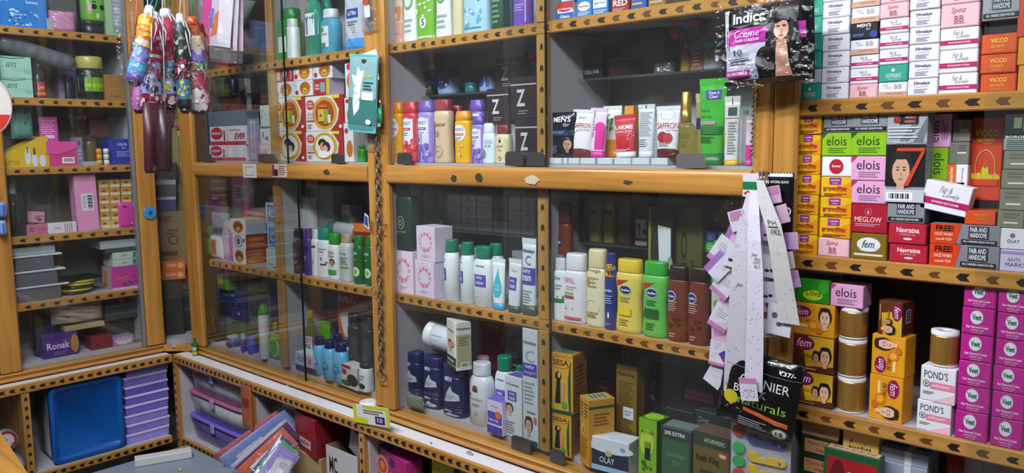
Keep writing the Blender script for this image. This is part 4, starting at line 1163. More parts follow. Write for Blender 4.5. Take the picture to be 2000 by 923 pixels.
bottle(R, 937, 969, 134, 'jar', '8fa6c8', '1d2f86', 'second petroleum jelly jar nearer the dark tins', ratio=.8, name='jar', cat='jar', part_name='lid', specs=[('e', '1d3a8c', .3, .5, .26, .28), ('r', '2a5aa8', .7, .2, .9, .7)])
tin(R, 968, 1012, 112, 'dark purple talc tin with silver letter, on the inner glass shelf')
bottle(Row('B', .20, zG1 + .0005), 1012, 1040, 100, 'necked', '2c2430', '3a2c3c', 'dark bottle in plastic behind the tins, inner glass shelf', ratio=.6)
box(Row('B', .13, zG1), 1031, 1046, 104, .002, 'b02430', 'small red hanging price tag above the dark tins', z=Row('B', .13, 0).at(1038, 122)[1], name='price_tag', cat='tag', front=[('t', 'e8d0d0', 'new', .2, .5, .8, .8, 'b')])
box(Row('B', .2, zG1), 812, 850, 90, .05, '6a4a2c', 'brown carton in the shade below the top shelf', z=zG1 + .001)
# ---- top left shelf (cut by the top edge)
R = Row('B', .04, SH['t'])
tube(R, 766, 789, -70, 'd8c2b4', 'd89a7a', 'white and orange face-wash tube first on the top shelf', specs=[('r', 'd8843c', 0, .30, 1, .48), ('e', 'd8c0a0', .4, .36, .26, .05), ('r', 'd0a08a', 0, .14, 1, .28)], capw=.95)
bottle(R, 787, 818, -110, 'waisted', 'dadad8', 'dcdcda', 'white lotion bottle with green round seal, left of the green one', specs=[('e', '5a9a5a', .5, .44, .34, .10), ('e', 'd8e4d8', .5, .44, .24, .07), ('l', '9aa09a', .2, .1, .8, .26, 3)], ratio=.5)
bottle(R, 814, 855, -90, 'lotion', '6fae2c', 'd8d8d8', 'green body wash bottle with round number five badge', specs=[('r', 'd4dcec', 0, .50, 1, .8), ('e', '3a4aa0', .5, .62, .42, .06), ('e', 'e4ecd8', .52, .22, .17, .07), ('t', '2a4a2a', '5', .44, .18, .60, .26, 'b'), ('blob', 'dfe9cc', .1, .3, .9, .5, 8, .1), ('r', 'bfd0a0', 0, .03, 1, .06)], ratio=.5)
bottle(R, 851, 887, -105, 'waisted', 'd8dad6', 'dcdcda', 'white lotion bottle with green round seal, right of the green one', specs=[('e', '5a9a5a', .46, .48, .3, .09), ('e', 'd8e4d8', .46, .48, .2, .06), ('l', '9aa09a', .2, .1, .8, .28, 3)], ratio=.5)
bottle(R, 885, 906, -80, 'slim', 'd0c49a', 'c8b98a', 'cream coloured bottle left of the aqua bottle', ratio=.6)
bottle(R, 906, 962, -80, 'broad', '9fc6d4', 'd8dde0', 'aqua lotion bottle with water drops print', specs=[('blob', '5aa2c2', .1, .1, .9, .4, 12, .09), ('blob', 'e0eef2', .2, .16, .8, .4, 6, .07), ('l', '4a8aa4', .12, .06, .8, .11, 1), ('blob', '3a7a4a', .3, .42, .8, .52, 4, .1)], ratio=.45)
bottle(R, 960, 988, -70, 'lotion', '1c4a34', '143a28', 'dark green shampoo bottle beside the aqua bottle', specs=[('l', '6a8a6a', .2, .1, .8, .5, 5)], ratio=.55)
bottle(Row('B', .09, SH['t']), 984, 1004, -60, 'slim', '3c6a7a', '2c5462', 'teal bottle in the second row of the top shelf', ratio=.6)
bottle(R, 1002, 1043, -80, 'slim', '7648b0', '6a3ca4', 'purple bottle by the divider on the top shelf', specs=[('t', 'c9b4e4', 'beauty', .3, .40, .8, .45, ''), ('l', 'b49ad8', .3, .24, .8, .36, 3), ('r', 'c2b0e0', .84, .08, .88, .7)], ratio=.8, exp=2.0)

# ---- upper right: face washes behind a row of white cartons
R = Row('B', .004 + .012, SH['r'])
ORD8 = ['first', 'second', 'third', 'fourth', 'fifth', 'sixth', 'seventh', 'eighth']
xs = [(1073, 1097), (1099, 1108), (1110, 1131), (1133, 1162), (1166, 1196), (1199, 1232), (1234, 1268), (1271, 1304)]
for i, (a, b_) in enumerate(xs):
    box(R, a, b_, 308, .11, 'c3ccd2', f'plain pale end of a face-wash carton, {ORD8[i]} from the divider in the row', grp='pale cartons along the rail', flap=True)
zCT = SH['r'] + Row('B', .016, SH['r']).span(1166, 1196, 308)[2] + .0003
R = Row('B', .020, zCT)
pouch(R, 1075, 1121, 218, '10141c', 'black men\'s cream sachet pack with portrait', d=.02, seed=3, seal=M('10141c', .3), cat='pouch', name='sachet_pack',
      specs=[('r', '1b2c50', .04, .48, .96, .60), ('t', 'e2e4ea', "MEN'S", .14, .78, .86, .90, 'b'), ('t', 'c2c6d2', 'fair', .56, .68, .84, .76, 'i'), ('t', '6a94d8', 'INSTANT', .10, .52, .62, .58, 'b'), ('face', '100c0c', .48, .10, .98, .44, 'b98a74'), ('l', '5a7aa8', .08, .08, .34, .26, 5)])
SAF = [('t', '7a9a7a', 'Ayur', .26, .80, .66, .86, 'i'), ('t', 'a83a3a', 'SAFFRON', .10, .62, .88, .72, ''), ('t', 'a83a3a', 'FACE WASH', .36, .56, .86, .60, '')]
tube(R, 1117, 1158, 213, 'dcdadf', '6c2a2e', 'white saffron face-wash tube with green leaf', specs=SAF + [('blob', '4a8a3a', .04, .38, .34, .56, 5, .14), ('e', '6c2a2e', .5, .12, .5, .07)], rot=.08, roll=.05)
tube(Row('B', .030, zCT), 1150, 1184, 210, 'dcc6d6', 'c42c8c', 'white and pink glow tube right of the saffron tube', specs=[('r', 'd42c94', .44, .16, 1, .62), ('e', 'd42c94', .66, .60, .3, .12), ('t', 'b02c8c', 'GLOW', .1, .40, .36, .76, 'v')], roll=.05)
tube(Row('B', .068, zCT), 1178, 1216, 206, 'd9dcd4', 'd8862c', 'white tube with green aloe plant and orange base', specs=[('r', 'd8862c', 0, .12, 1, .34), ('r', 'e2d8c0', 0, .34, 1, .46), ('blob', '3a8a34', .2, .5, .7, .8, 8, .12), ('blob', 'e09a2c', .5, .48, .86, .62, 3, .12), ('t', '2a5a3a', 'aloe', .1, .80, .4, .88, '')], dp=0)
tube(R, 1202, 1246, 223, 'c43c48', 'd8d6da', 'red strawberry face-wash tube in front of the white ones', specs=[('t', 'f0e2e4', 'LAKME', .08, .66, .90, .76, 'b'), ('t', 'f0d6da', 'BLUSH & GLOW', .10, .58, .88, .63, ''), ('e', 'b81a22', .46, .36, .30, .17), ('blob', '3f7a2a', .24, .46, .56, .54, 5, .1), ('blob', 'e6a0a8', .6, .3, .95, .6, 6, .06), ('l', 'e0d0e4', .1, .14, .8, .2, 2)], rot=.0, roll=-.05)
tube(R, 1246, 1280, 203, 'ccd2d6', 'c4ccd2', 'white tube showing its plain printed back', specs=[('r', '1d2226', .46, .92, .52, .99), ('l', '98a0a8', .14, .40, .86, .86, 14), ('e', '8a929a', .6, .26, .1, .03, .8), ('l', '98a0a8', .14, .2, .6, .36, 4)])
box(Row('B', .080, zCT), 1219, 1237, 206, .03, 'd89a3c', 'orange carton behind the strawberry tube')
tube(R, 1281, 1330, 206, 'd9dade', '5a1a1e', 'white pomegranate saffron tube left of the gold spray', specs=[('t', 'b02a34', 'SAFFRON', .10, .56, .96, .68, ''), ('t', 'b02a34', 'FACE WASH', .50, .51, .94, .545, ''), ('e', '9c1a26', .36, .40, .22, .11), ('e', 'b02a34', .60, .38, .18, .10), ('e', '5a1a1e', .5, .13, .5, .05), ('l', 'c4909a', .2, .22, .7, .3, 3), ('e', '9aa0a8', .5, .84, .3, .10, .96)])
GOLDCAP = M('a8843c', .28, .6, .1, 20)
bottle(Row('B', .03, SH['r']), 1321, 1359, 178, 'mist', AMBER, GOLDCAP, 'clear golden body-mist spray bottle with gold cap', specs=[('t', '5a4a14', 'iTOUCH', .16, .36, .84, .43, ''), ('l', '6a5a20', .2, .24, .8, .33, 3), ('l', '6a5a20', .3, .05, .7, .12, 2)], ratio=.7, exp=2.0)
tube(Row('B', .072, SH['r']), 1358, 1376, 182, 'b9b07a', '3a2c7a', 'yellow tube squeezed behind the green tube', specs=[('r', '3a3a78', .2, .5, .9, .66)])
CG = clear('green_gel', tint=(.25, .72, .25), gloss=.05, haze=.85, hazecol=(.09, .52, .07))
tube(Row('B', .045, SH['r']), 1366, 1420, 152, CG, '1e6a2c', 'tall translucent green face-wash tube with blue badge', specs=[('p', '3a2c8c', [(.28, .76), (.78, .76), (.82, .87), (.24, .87)]), ('t', 'd8d4ee', 'Clean &', .34, .82, .74, .855, 'b'), ('t', 'd8d4ee', 'Clear', .38, .775, .70, .81, 'b'), ('t', '1c5a22', 'lemon', .12, .62, .44, .66, ''), ('t', '1c5a22', 'fresh wash', .12, .55, .5, .59, ''), ('r', 'b08a9a', .1, .47, .66, .51), ('r', '28702c', .06, .36, .9, .45), ('l', '1c6a24', .1, .26, .6, .34, 3)], rot=.10, capw=.8)
tube(Row('B', .035, SH['r']), 1414, 1446, 187, 'd4d4d0', 'd2a81c', 'white tube with dark green square and yellow cap', specs=[('r', '20504a', .26, .72, .82, .84), ('r', '14181a', .50, .88, .54, .98), ('r', 'd0a08a', .1, .68, .9, .70), ('l', '90948e', .3, .16, .84, .64, 12), ('r', 'e6d80c', 0, .3, .12, .5)], caph=.08)
pouch(Row('B', .03, SH['r']), 1447, 1457, 214, FILM, 'clear plastic sleeve beside the end post', d=.02, seed=12, name='plastic_sleeve', cat='sleeve')
tube(Row('B', .03, SH['r']), 1456, 1470, 226, 'd8c4d0', 'c43c94', 'pink and white tube against the end post', specs=[('r', 'd42c94', 0, .14, 1, .42)])
# inner glass shelf items
R = Row('B', .165, zG2 + .0005)
zb = box(R, 1116, 1177, 128, .08, '141416', 'black make-up box with upside-down white lettering', front=[('R', 180, [('t', 'c4c4c8', 'MAYBELLINE', .08, .35, .92, .65, 'b')])], rot=-.12)
box(R, 1121, 1178, 92, .07, '4a444c', 'grey violet box stacked on the black make-up box', z=zb, rot=-.1, top=[('r', '6a646c', .1, .1, .9, .9)])
bottle(R, 1184, 1258, 108, 'dome', '4a2434', '8a8088', 'low round purple tin with pale lid rim', ratio=.9, exp=2.0, name='round_tin', cat='tin', part_name='lid')
box(Row('B', .215, zG2 + .0005), 1226, 1298, 58, .07, '5c3430', 'dull red gift box behind the foil pack', front=[('r', '6a605c', 0, .72, 1, 1), ('r', '3a3634', .1, .74, .34, .98)])
pouch(R, 1271, 1312, 120, FOIL, 'small crumpled silver foil pack on the inner glass shelf', d=.03, seed=6, wr=.9)
vz = bottle(R, 1330, 1352, 86, 'necked', 'a8862c', 'c0a034', 'small yellow vase holding red paper flowers', name='flower_vase', cat='vase', part_name='rim', ratio=.9)
fl = MB(); lf = MB(); rg = random.Random(4)
c0 = R.at(1340, 62); w0 = R.world(c0[0], .01, c0[1])
for i in range(16):
    c = w0 + Vector((rg.uniform(-.035, .045), rg.uniform(-.03, .03), rg.uniform(-.02, .035)))
    (fl if i % 3 else lf).loft([(c.z - .010, .004, .004, 2, c.x, c.y), (c.z, .014, .014, 2, c.x, c.y), (c.z + .010, .016, .012, 2, c.x, c.y), (c.z + .013, .004, .004, 2, c.x, c.y)], M('9c2430', .6) if i % 3 else M('2f6a2a', .6), 8)
st = MB().tube([(w0.x, w0.y, vz - .03), (w0.x, w0.y, w0.z)], .002, M('2f5a2a', .6), 6)
fo = link('paper_flowers', fl.mesh('paper_flowers'), None, (0, 0, 0), label='red paper flower bunch standing in the yellow vase', category='flowers')
link('leaf_cluster', lf.mesh('leaf_cluster'), fo); link('stalk', st.mesh('stalk'), fo)
box(R, 1348, 1372, 92, .04, '8a5a50', 'dusty pink carton right of the yellow vase', front=[('l', 'c0a49a', .2, .2, .8, .8, 4)])
bottle(R, 1372, 1418, 76, 'jar', CLOUDY, '6a9ab4', 'clear sweet jar with blue lid behind the black pouch', ratio=.8, name='jar', cat='jar', part_name='lid', specs=[('blob', '9a3a34', .2, .2, .8, .6, 6, .1), ('blob', 'c0a04a', .2, .2, .8, .6, 6, .1)])
# top right shelf: toothpaste cartons cut by the top edge
R = Row('B', .03, SH['t'])
COLG = [('r', 'b8242c', 0, .56, 1, 1), ('e', 'd8d4dc', .5, .56, .46, .22), ('e', 'b8242c', .5, .62, .40, .16), ('t', 'f0e4e6', 'Colgate', .14, .56, .86, .68, 'b'), ('r', '2a5ab0', 0, 0, 1, .40), ('t', 'e4e8f4', 'Cibaca', .2, .12, .8, .28, 'b')]
for i, (a, b_, c, fr, lb) in enumerate((
        (1088, 1120, 'c4ccd8', COLG, 'red and blue toothpaste carton end nearest the divider'),
        (1126, 1156, '3a74b8', [('e', 'd8dce6', .5, .6, .40, .26), ('t', 'b8242c', 'Pepsodent', .16, .54, .84, .66, 'b'), ('l', 'c9d8ea', .1, .1, .9, .3, 2)], 'light blue toothpaste carton end with white oval'),
        (1157, 1188, '3a78bc', [('r', 'd8e0ea', .06, .4, .9, .9), ('t', '2a4a9a', 'germi', .14, .56, .80, .74, ''), ('l', 'c9d8ea', .1, .1, .9, .3, 2)], 'light blue toothpaste carton end with white panel'),
        (1194, 1229, '8c2a26', [('t', 'e8dada', 'RED', .12, .34, .90, .66, 'b'), ('l', 'd0a09a', .1, .08, .8, .24, 2)], 'dark red toothpaste carton end with white word'),
        (1232, 1263, '2c50a0', [('l', 'c9a04a', .1, .2, .9, .7, 2), ('r', 'a83a34', .1, .7, .9, .9)], 'dark blue toothpaste carton end right of the red one'),
        (1266, 1300, '8a6a3c', [('l', 'c9b08a', .1, .2, .9, .7, 3)], 'brown toothpaste carton end farthest right'))):
    vv = proj(R.world(R.at((a + b_) / 2, 15)[0], 0, SH['t'] + .045))[1]
    box(R, a, b_, vv, .12, c, lb, front=fr, flap=True, grp='toothpaste cartons')
for i in range(3):
    a0, a1, _ = R.span(1096 + 40 * i, 1124 + 40 * i, 0, SH['t'] + .046)
    carton_at(R, a0, a1, SH['t'] + .046, .042, .12, ('c4ccd8', '9c2a30', '2f5aa8')[i], ('white', 'red', 'blue')[i] + ' toothpaste carton in the upper layer at the top picture edge')

# ---- middle shelf, left of the divider: gift boxes and baby products
R = Row('B', .020, SH['m'])
GIFT = [('ring', 'd07090', .5, .55, .30, .24, 11), ('ring', 'e0a0b4', .48, .55, .30, .25, 9), ('l', 'b49ab4', .3, .10, .7, .18, 2)]
za = box(R, 770, 806, 490, .07, 'dccbdc', 'pale pink flowered gift box under the dark green flask', front=GIFT, grp=None, rot=.0)
zb = box(Row('B', .020, SH['m']), 808, 850, 510, .075, 'd8cadc', 'pale pink flowered gift box, lower of the right pair', front=GIFT, rot=-.12)
zb = box(Row('B', .022, SH['m']), 811, 851, 442, .07, 'd8cadc', 'pale pink flowered gift box, upper of the right pair', z=zb, front=GIFT, rot=-.10)
DEN = [('r', '8a8a5a', .10, .06, .92, .065), ('r', '8a8a5a', .10, .905, .92, .91), ('r', '8a8a5a', .10, .06, .108, .91), ('r', '8a8a5a', .912, .06, .92, .91), ('e', 'a8a878', .5, .62, .17, .14, .86), ('t', 'c0bc94', 'D', .42, .57, .58, .67, ''), ('t', '9aa07a', 'DENVER', .26, .42, .74, .46, ''), ('blob', 'a8a878', .3, .5, .7, .55, 8, .04)]
bottle(Row('B', .024, 0), 772, 815, 345, 'flask', '0f2f26', '5a6a64', 'dark green perfume flask with gold crest on a gift box', z=za, specs=[(s[0], s[1]) + tuple(s[2:]) for s in [('t', 'c0bc94', 'D', .42, .34, .58, .42, ''), ('e', 'a8a878', .5, .38, .18, .09, .86), ('t', '9aa07a', 'DENVER', .22, .24, .78, .27, '')]], ratio=.5, exp=6)
for i, (a, b_) in enumerate(((812, 838), (838, 872))):
    bottle(Row('B', .115, SH['m']), a, b_, 372 + 4 * i, 'flask', '16302c', '122824', ('first', 'second')[i] + ' dark green flask behind the gift boxes', ratio=.5, exp=4.5, specs=[('r', '3a5a52', .1, .1, .13, .8)])
HB = lambda t, sh=0: [('t', '3f6a7a', 'Himalaya', .3 + sh, .66, .74 + sh, .70, 'b'), ('r', '5c48a8', .22 + sh, .34, .80 + sh, .54), ('t', 'ded8f0', 'baby', .34 + sh, .46, .66 + sh, .52, 'b'), ('t', 'ded8f0', t, .32 + sh, .38, .70 + sh, .44, 'b'), ('blob', 'd4ccdc', .2, .12, .8, .26, 6, .07)]
bottle(R, 867, 901, 470, 'baby', 'dde4e6', '0f7a62', 'white baby bottle with green cap nearest the gift boxes', specs=HB('wash', -.34), ratio=.9, exp=2.0, rot=0)
bottle(R, 899, 931, 475, 'baby', 'dde4e6', '0f7a62', 'second white baby bottle with green cap', specs=HB('oil', -.30), ratio=.9, exp=2.0)
bottle(R, 926, 969, 483, 'baby', 'dbe2e6', '0f7a62', 'broad white baby lotion bottle with green cap and violet panel', specs=HB('lotion'), ratio=.6)
bottle(Row('B', .095, SH['m']), 954, 986, 477, 'baby', 'c8d0d4', '0f7a62', 'white baby bottle with green cap in the second row', specs=(), ratio=.7)
tube(R, 961, 989, 506, 'dbe1e6', '3a94b8', 'white baby tube with aqua drop and blue cap', specs=[('p', '3fb4c0', [(.5, .82), (.62, .66), (.80, .50), (.82, .36), (.66, .25), (.34, .25), (.18, .36), (.2, .50), (.38, .66)]), ('t', 'e0f0f2', 'gentle', .34, .46, .68, .50, ''), ('t', 'e0f0f2', 'wash', .36, .38, .66, .43, '')], capw=.8)
tube(R, 991, 1018, 506, 'dbe1e6', '0f4a44', 'white baby tube with violet panel and dark green cap', specs=[('r', '5c48a8', .12, .42, .72, .66), ('t', 'ded8f0', 'baby', .22, .56, .6, .62, 'b'), ('t', 'ded8f0', 'cream', .22, .46, .64, .52, 'b'), ('t', '3f6a7a', 'Himalaya', .3, .76, .7, .80, '')], roll=.04)
tube(R, 1020, 1049, 466, 'dbe2e8', '0f4a44', 'large white baby cream tube with violet band by the divider', specs=[('t', '2f4a5a', 'Himalaya', .08, .80, .90, .86, 'b'), ('r', '5c48a8', 0, .40, 1, .62), ('t', 'e6e0f4', 'baby', .08, .54, .7, .61, 'b'), ('t', 'e6e0f4', 'cream', .08, .45, .76, .52, 'b'), ('t', '8a86a8', 'C', .3, .66, .7, .78, ''), ('l', 'a8b0b8', .1, .16, .8, .34, 5)], capw=.97)
# white cartons on the inner glass shelf
R = Row('B', .155, zG3 + .0005)
z_ = R.z
u_ = [872, 900, 930, 962, 992, 1018, 1044]
for j, vt in enumerate((422, 394, 368)):
    zc = None
    for i in range(len(u_) - 1):
        a0, a1, h_ = R.span(u_[i] + 1, u_[i + 1] - 1, vt + (u_[i] - 950) * .06, z_)
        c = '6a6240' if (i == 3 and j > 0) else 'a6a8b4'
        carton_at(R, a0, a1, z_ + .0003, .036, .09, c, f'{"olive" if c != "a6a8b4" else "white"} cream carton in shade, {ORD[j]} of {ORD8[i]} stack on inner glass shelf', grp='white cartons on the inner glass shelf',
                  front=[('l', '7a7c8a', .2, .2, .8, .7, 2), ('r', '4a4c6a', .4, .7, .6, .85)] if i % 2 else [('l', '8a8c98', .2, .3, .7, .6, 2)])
    z_ += .0365
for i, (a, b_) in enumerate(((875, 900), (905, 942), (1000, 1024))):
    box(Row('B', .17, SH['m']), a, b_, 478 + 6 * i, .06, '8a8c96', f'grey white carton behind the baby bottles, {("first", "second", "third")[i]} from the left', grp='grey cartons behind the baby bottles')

# ---- middle shelf, right of the divider: lotions
R = Row('B', .022, SH['m'])
VAS = lambda hd, bc: [('p', hd, [(.12, .715), (.60, .73), (.44, .695), (.30, .66), (.14, .63)]), ('e', 'c8cbd0', .46, .59, .235, .068), ('e', '1b2f66', .46, .59, .21, .056), ('t', 'e6eaf2', 'Vaseline', .29, .572, .63, .606, 'b'), ('l', bc, .24, .42, .66, .5, 3), ('r', bc, .2, .25, .68, .34), ('l', bc, .24, .1, .6, .2, 3)]
bottle(R, 1083, 1108, 505, 'slim', 'd6dcdc', 'd0d6d8', 'white lotion bottle with green leaf base, first right of the divider', specs=[('t', '1b2a4a', 'Dove', .14, .66, .66, .72, 'i'), ('blob', '3a8a3a', .1, .28, .9, .42, 6, .16), ('r', '2f7a34', .06, .30, .94, .36), ('l', '98a0a0', .2, .5, .8, .6, 2)], ratio=.6)
bottle(R, 1103, 1152, 497, 'flip', 'cfcdd2', 'cdced2', 'pearl white lotion bottle with pink lettering', specs=[('t', 'c06a84', 'OPAL', .10, .58, .62, .66, ''), ('l', 'c48a9a', .2, .48, .7, .54, 2), ('r', '8ab05a', .14, .42, .56, .45), ('r', 'b83a4a', .14, .36, .58, .40), ('blob', 'b02434', .1, .2, .44, .26, 4, .1), ('blob', '5a7a3a', .5, .2, .7, .26, 2, .1), ('r', 'c4506a', .06, .06, .88, .095)], ratio=.6)
bottle(R, 1147, 1190, 488, 'flip', 'd2c9a8', 'ccc090', 'cream coloured lotion bottle with pale gold cap', specs=[('t', '7a6a3a', 'omega', .06, .70, .8, .745, ''), ('e', 'b07a3c', .2, .58, .12, .04), ('l', 'a89868', .1, .5, .7, .66, 3), ('e', 'e4dcc4', .4, .26, .36, .10, .9), ('l', '8a7a4a', .1, .12, .7, .2, 3)], ratio=.6)
bottle(Row('B', .022, SH['m']), 1182, 1207, 495, 'slim', '2c3478', '2a3276', 'dark blue lotion bottle with orange price sticker', specs=[('r', 'd89a1c', .06, .70, .98, .86), ('t', '1a1410', '130', .3, .79, .84, .845, 'b'), ('t', '1a1410', '95', .36, .715, .84, .775, 'b'), ('t', 'd8dcec', 'NIVEA', .12, .50, .8, .53, 'b'), ('l', '9aa4d0', .2, .34, .8, .46, 4), ('p', 'd8dcea', [(.4, .18), (.5, .25), (.6, .18), (.5, .15)]), ('l', '7a86c0', .2, .05, .7, .1, 2)], ratio=.7)
bottle(R, 1204, 1259, 508, 'waisted', 'd2bd5a', 'd0b230', 'yellow body lotion bottle with blue oval', specs=VAS('b8302c', 'b8a044') + [('r', 'd8c018', .2, .24, .68, .34)], ratio=.5)
bottle(R, 1256, 1308, 512, 'waisted', '5cb04e', '2f9a30', 'green body lotion bottle with blue oval', specs=VAS('b8302c', '2f7a34') + [('r', '1a5a28', .16, .26, .74, .38)], ratio=.5)
VASB = [('e', 'c8cbd0', .26, .60, .24, .07), ('e', '1b2f66', .26, .60, .21, .058), ('t', 'e6eaf2', 'Vaseline', .10, .585, .42, .615, 'b'), ('l', 'c0948a', .1, .40, .56, .54, 5), ('l', 'c0948a', .2, .05, .5, .12, 2), ('blob', '4a1c14', .1, .2, .8, .36, 5, .14)]
for i, (a, b_, vt) in enumerate(((1305, 1348, 520), (1345, 1388, 523))):
    bottle(R, a, b_, vt, 'lotion', '6a3020', '2a1714', f'brown cocoa lotion bottle with dark cap, {("left", "right")[i]} of the front pair', specs=VASB, ratio=.55, grp='brown cocoa lotion bottles')
tube(R, 1388, 1424, 508, 'ccd0b8', '3a9a34', 'white and green bottle partly behind the hanging earring cards', specs=[('r', '4ab038', 0, .72, 1, .93), ('e', 'b08a3c', .34, .5, .14, .05), ('l', 'a8a890', .2, .2, .8, .4, 4)], caph=.05, name='bottle', cat='bottle')
# second row, on the inner glass shelf and behind
Rr = Row('B', .125, SH['m'])
zr = zG4 + .0005
R = Row('B', .145, zr)
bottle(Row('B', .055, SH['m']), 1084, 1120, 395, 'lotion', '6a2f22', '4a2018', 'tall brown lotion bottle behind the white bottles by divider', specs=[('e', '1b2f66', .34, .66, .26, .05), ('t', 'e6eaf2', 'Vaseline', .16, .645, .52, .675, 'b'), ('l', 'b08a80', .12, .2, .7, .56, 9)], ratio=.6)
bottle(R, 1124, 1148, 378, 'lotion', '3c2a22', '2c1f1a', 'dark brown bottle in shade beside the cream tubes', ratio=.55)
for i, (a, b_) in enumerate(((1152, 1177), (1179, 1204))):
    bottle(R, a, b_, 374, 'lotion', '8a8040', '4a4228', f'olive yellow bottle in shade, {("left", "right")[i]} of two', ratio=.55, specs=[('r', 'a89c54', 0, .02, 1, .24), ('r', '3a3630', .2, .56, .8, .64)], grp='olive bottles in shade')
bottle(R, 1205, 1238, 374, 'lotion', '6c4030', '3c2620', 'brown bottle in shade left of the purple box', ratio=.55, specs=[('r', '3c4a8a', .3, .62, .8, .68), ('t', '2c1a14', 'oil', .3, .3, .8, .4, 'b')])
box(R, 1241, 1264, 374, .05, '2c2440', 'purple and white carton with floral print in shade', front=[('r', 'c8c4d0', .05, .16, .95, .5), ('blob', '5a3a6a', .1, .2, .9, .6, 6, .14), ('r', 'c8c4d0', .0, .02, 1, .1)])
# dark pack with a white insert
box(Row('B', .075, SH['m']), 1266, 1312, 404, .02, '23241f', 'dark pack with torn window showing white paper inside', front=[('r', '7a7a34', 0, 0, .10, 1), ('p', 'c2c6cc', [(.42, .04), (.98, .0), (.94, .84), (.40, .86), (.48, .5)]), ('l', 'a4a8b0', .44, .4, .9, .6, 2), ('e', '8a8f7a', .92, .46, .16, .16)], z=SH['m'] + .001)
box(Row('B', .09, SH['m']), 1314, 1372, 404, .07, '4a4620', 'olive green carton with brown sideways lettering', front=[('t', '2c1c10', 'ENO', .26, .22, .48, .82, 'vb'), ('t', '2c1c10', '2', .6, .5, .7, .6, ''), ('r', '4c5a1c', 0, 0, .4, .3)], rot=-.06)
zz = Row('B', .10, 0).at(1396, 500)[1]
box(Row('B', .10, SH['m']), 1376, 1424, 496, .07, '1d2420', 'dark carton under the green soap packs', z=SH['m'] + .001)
sz = Row('B', .10, SH['m']).span(1376, 1424, 496)[2] + SH['m'] + .001
for j in range(2):
    for i in range(2):
        a0, a1, _ = Row('B', .10, 0).span(1377 + 24 * i, 1399 + 24 * i, 470, sz)
        blue = (i == 0 and j == 1)
        carton_at(Row('B', .10, 0), a0, a1, sz + .027 * j + .0004, .0262, .06, '24409a' if blue else '2f8a22', f'{"blue" if blue else "green"} medicated soap pack in shade, {("lower", "upper")[j]} {("left", "right")[i]} of four', grp='small soap packs behind the brown bottles', front=[('e', '7a9ad0' if blue else '8ac07a', .5, .5, .34, .36, .8), ('l', 'b0c4e0' if blue else 'a4d094', .3, .3, .7, .7, 2)])
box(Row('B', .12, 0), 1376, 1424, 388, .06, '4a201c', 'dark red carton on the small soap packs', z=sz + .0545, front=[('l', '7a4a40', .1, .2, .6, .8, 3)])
box(Row('B', .085, SH['m']), 1392, 1428, 470, .012, '3a9a2c', 'bright green carton edge behind the brown bottles', z=SH['m'] + .001)

# ---- floor of the cabinet, left of the divider
R = Row('B', .035, SH['f'])
NAVY = '1d2350'
sw = [('p', 'b8bcc8', [(.18, .12), (.9, .2), (.86, .34), (.6, .40), (.52, .52), (.34, .36)]), ('t', 'd0d4e4', 'MEN', .24, .62, .58, .72, 'b'), ('l', '8a90b4', .3, .2, .7, .3, 2)]
for cidx, (a, b_, tops, dpp) in enumerate(((791, 829, (760, 690), .02), (829, 868, (770, 700), .01), (868, 916, (800, 716), .0))):
    z_ = R.z
    for j, vt in enumerate(tops):
        sh = 0
        z_ = bottle(R, a, b_, vt, 'jar', NAVY, '232a5c', f'navy men\'s cream jar with white swoosh, {("lower", "upper")[j]} one of {("far left", "middle", "near right")[cidx]} pair', z=z_, ratio=.62, specs=sw, dp=dpp, name='jar', cat='jar', part_name='lid', grp='navy men\'s cream jars')
    if cidx == 2: zn = z_
pouch(Row('B', .012, SH['f']), 790, 822, 772, '6a7468', 'grey green foil sachet pack on the cabinet floor by the post', d=.02, seed=31)
# lying jar
p = Row('B', .06, 0).at(848, 662)
jb = MB().loft([(t * .118, r * .043, r * .043) for t, r in [(0, .86), (.03, .97), (.1, 1), (.72, 1), (.75, .93)]], M('cfd3da', .35), 26)
jz = Row('B', .06, 0).at(848, 690)[1]
o = place(jb, 'jar', Row('B', .06, 0).world(Row('B', .06, 0).at(884, 668)[0], .03, p[1]), 0, 'white baby cream jar lying on its side on navy jars', 'jar')
o.rotation_euler = (0, math.radians(-84), math.radians(8))
link('lid', MB().loft([(t * .118, r * .043, r * .043) for t, r in [(.75, .96), (.76, 1), (.98, 1), (1, .95)]], M('dcdfe4', .35), 26).mesh('lid'), o)
pr = Print(lambda a, b2, l: ((.0434 + l) * math.cos(math.pi * (1 - a)) * 1, -(.0434 + l) * math.sin(math.pi * (1 - a)), b2 * .118), True)
pr.draw([('R', 270, [('r', '4f3ea0', .32, .30, .66, .60), ('t', 'e0dcf0', 'baby', .36, .46, .58, .56, 'b'), ('t', 'e0dcf0', 'cream', .36, .34, .62, .43, 'b')])]); pr.build(o)
box(Row('B', .010, 0), 864, 899, 625, .05, 'd2d2c6', 'tilted-standing white herbal baby carton with dark green base on a navy jar', z=zn + .002, rot=-.42,
    front=[('r', '113f36', 0, .0, 1, .26), ('r', 'c8a85c', 0, .07, 1, .09), ('t', '2a4a5a', 'Himalaya', .2, .76, .8, .82, 'b'), ('face', '1a1412', .16, .34, .60, .60, 'd8a890'), ('e', 'd8846a', .7, .54, .18, .07), ('t', 'd8dcd8', 'Himalaya', .14, .14, .86, .22, 'b')],
    right=[('t', '1a2a2a', 'Himalaya', .08, .82, .92, .89, 'b'), ('r', 'a8a078', .04, .08, .96, .74), ('l', '6a6848', .2, .5, .8, .7, 4), ('bar', '2a2a2a', .3, .06, .8, .17)])
pouch(Row('B', .16, SH['f'] + .12), 930, 985, 622, '7a2a34', 'red ribbed packet hanging in the shade at the back', d=.03, seed=21, wr=.5)
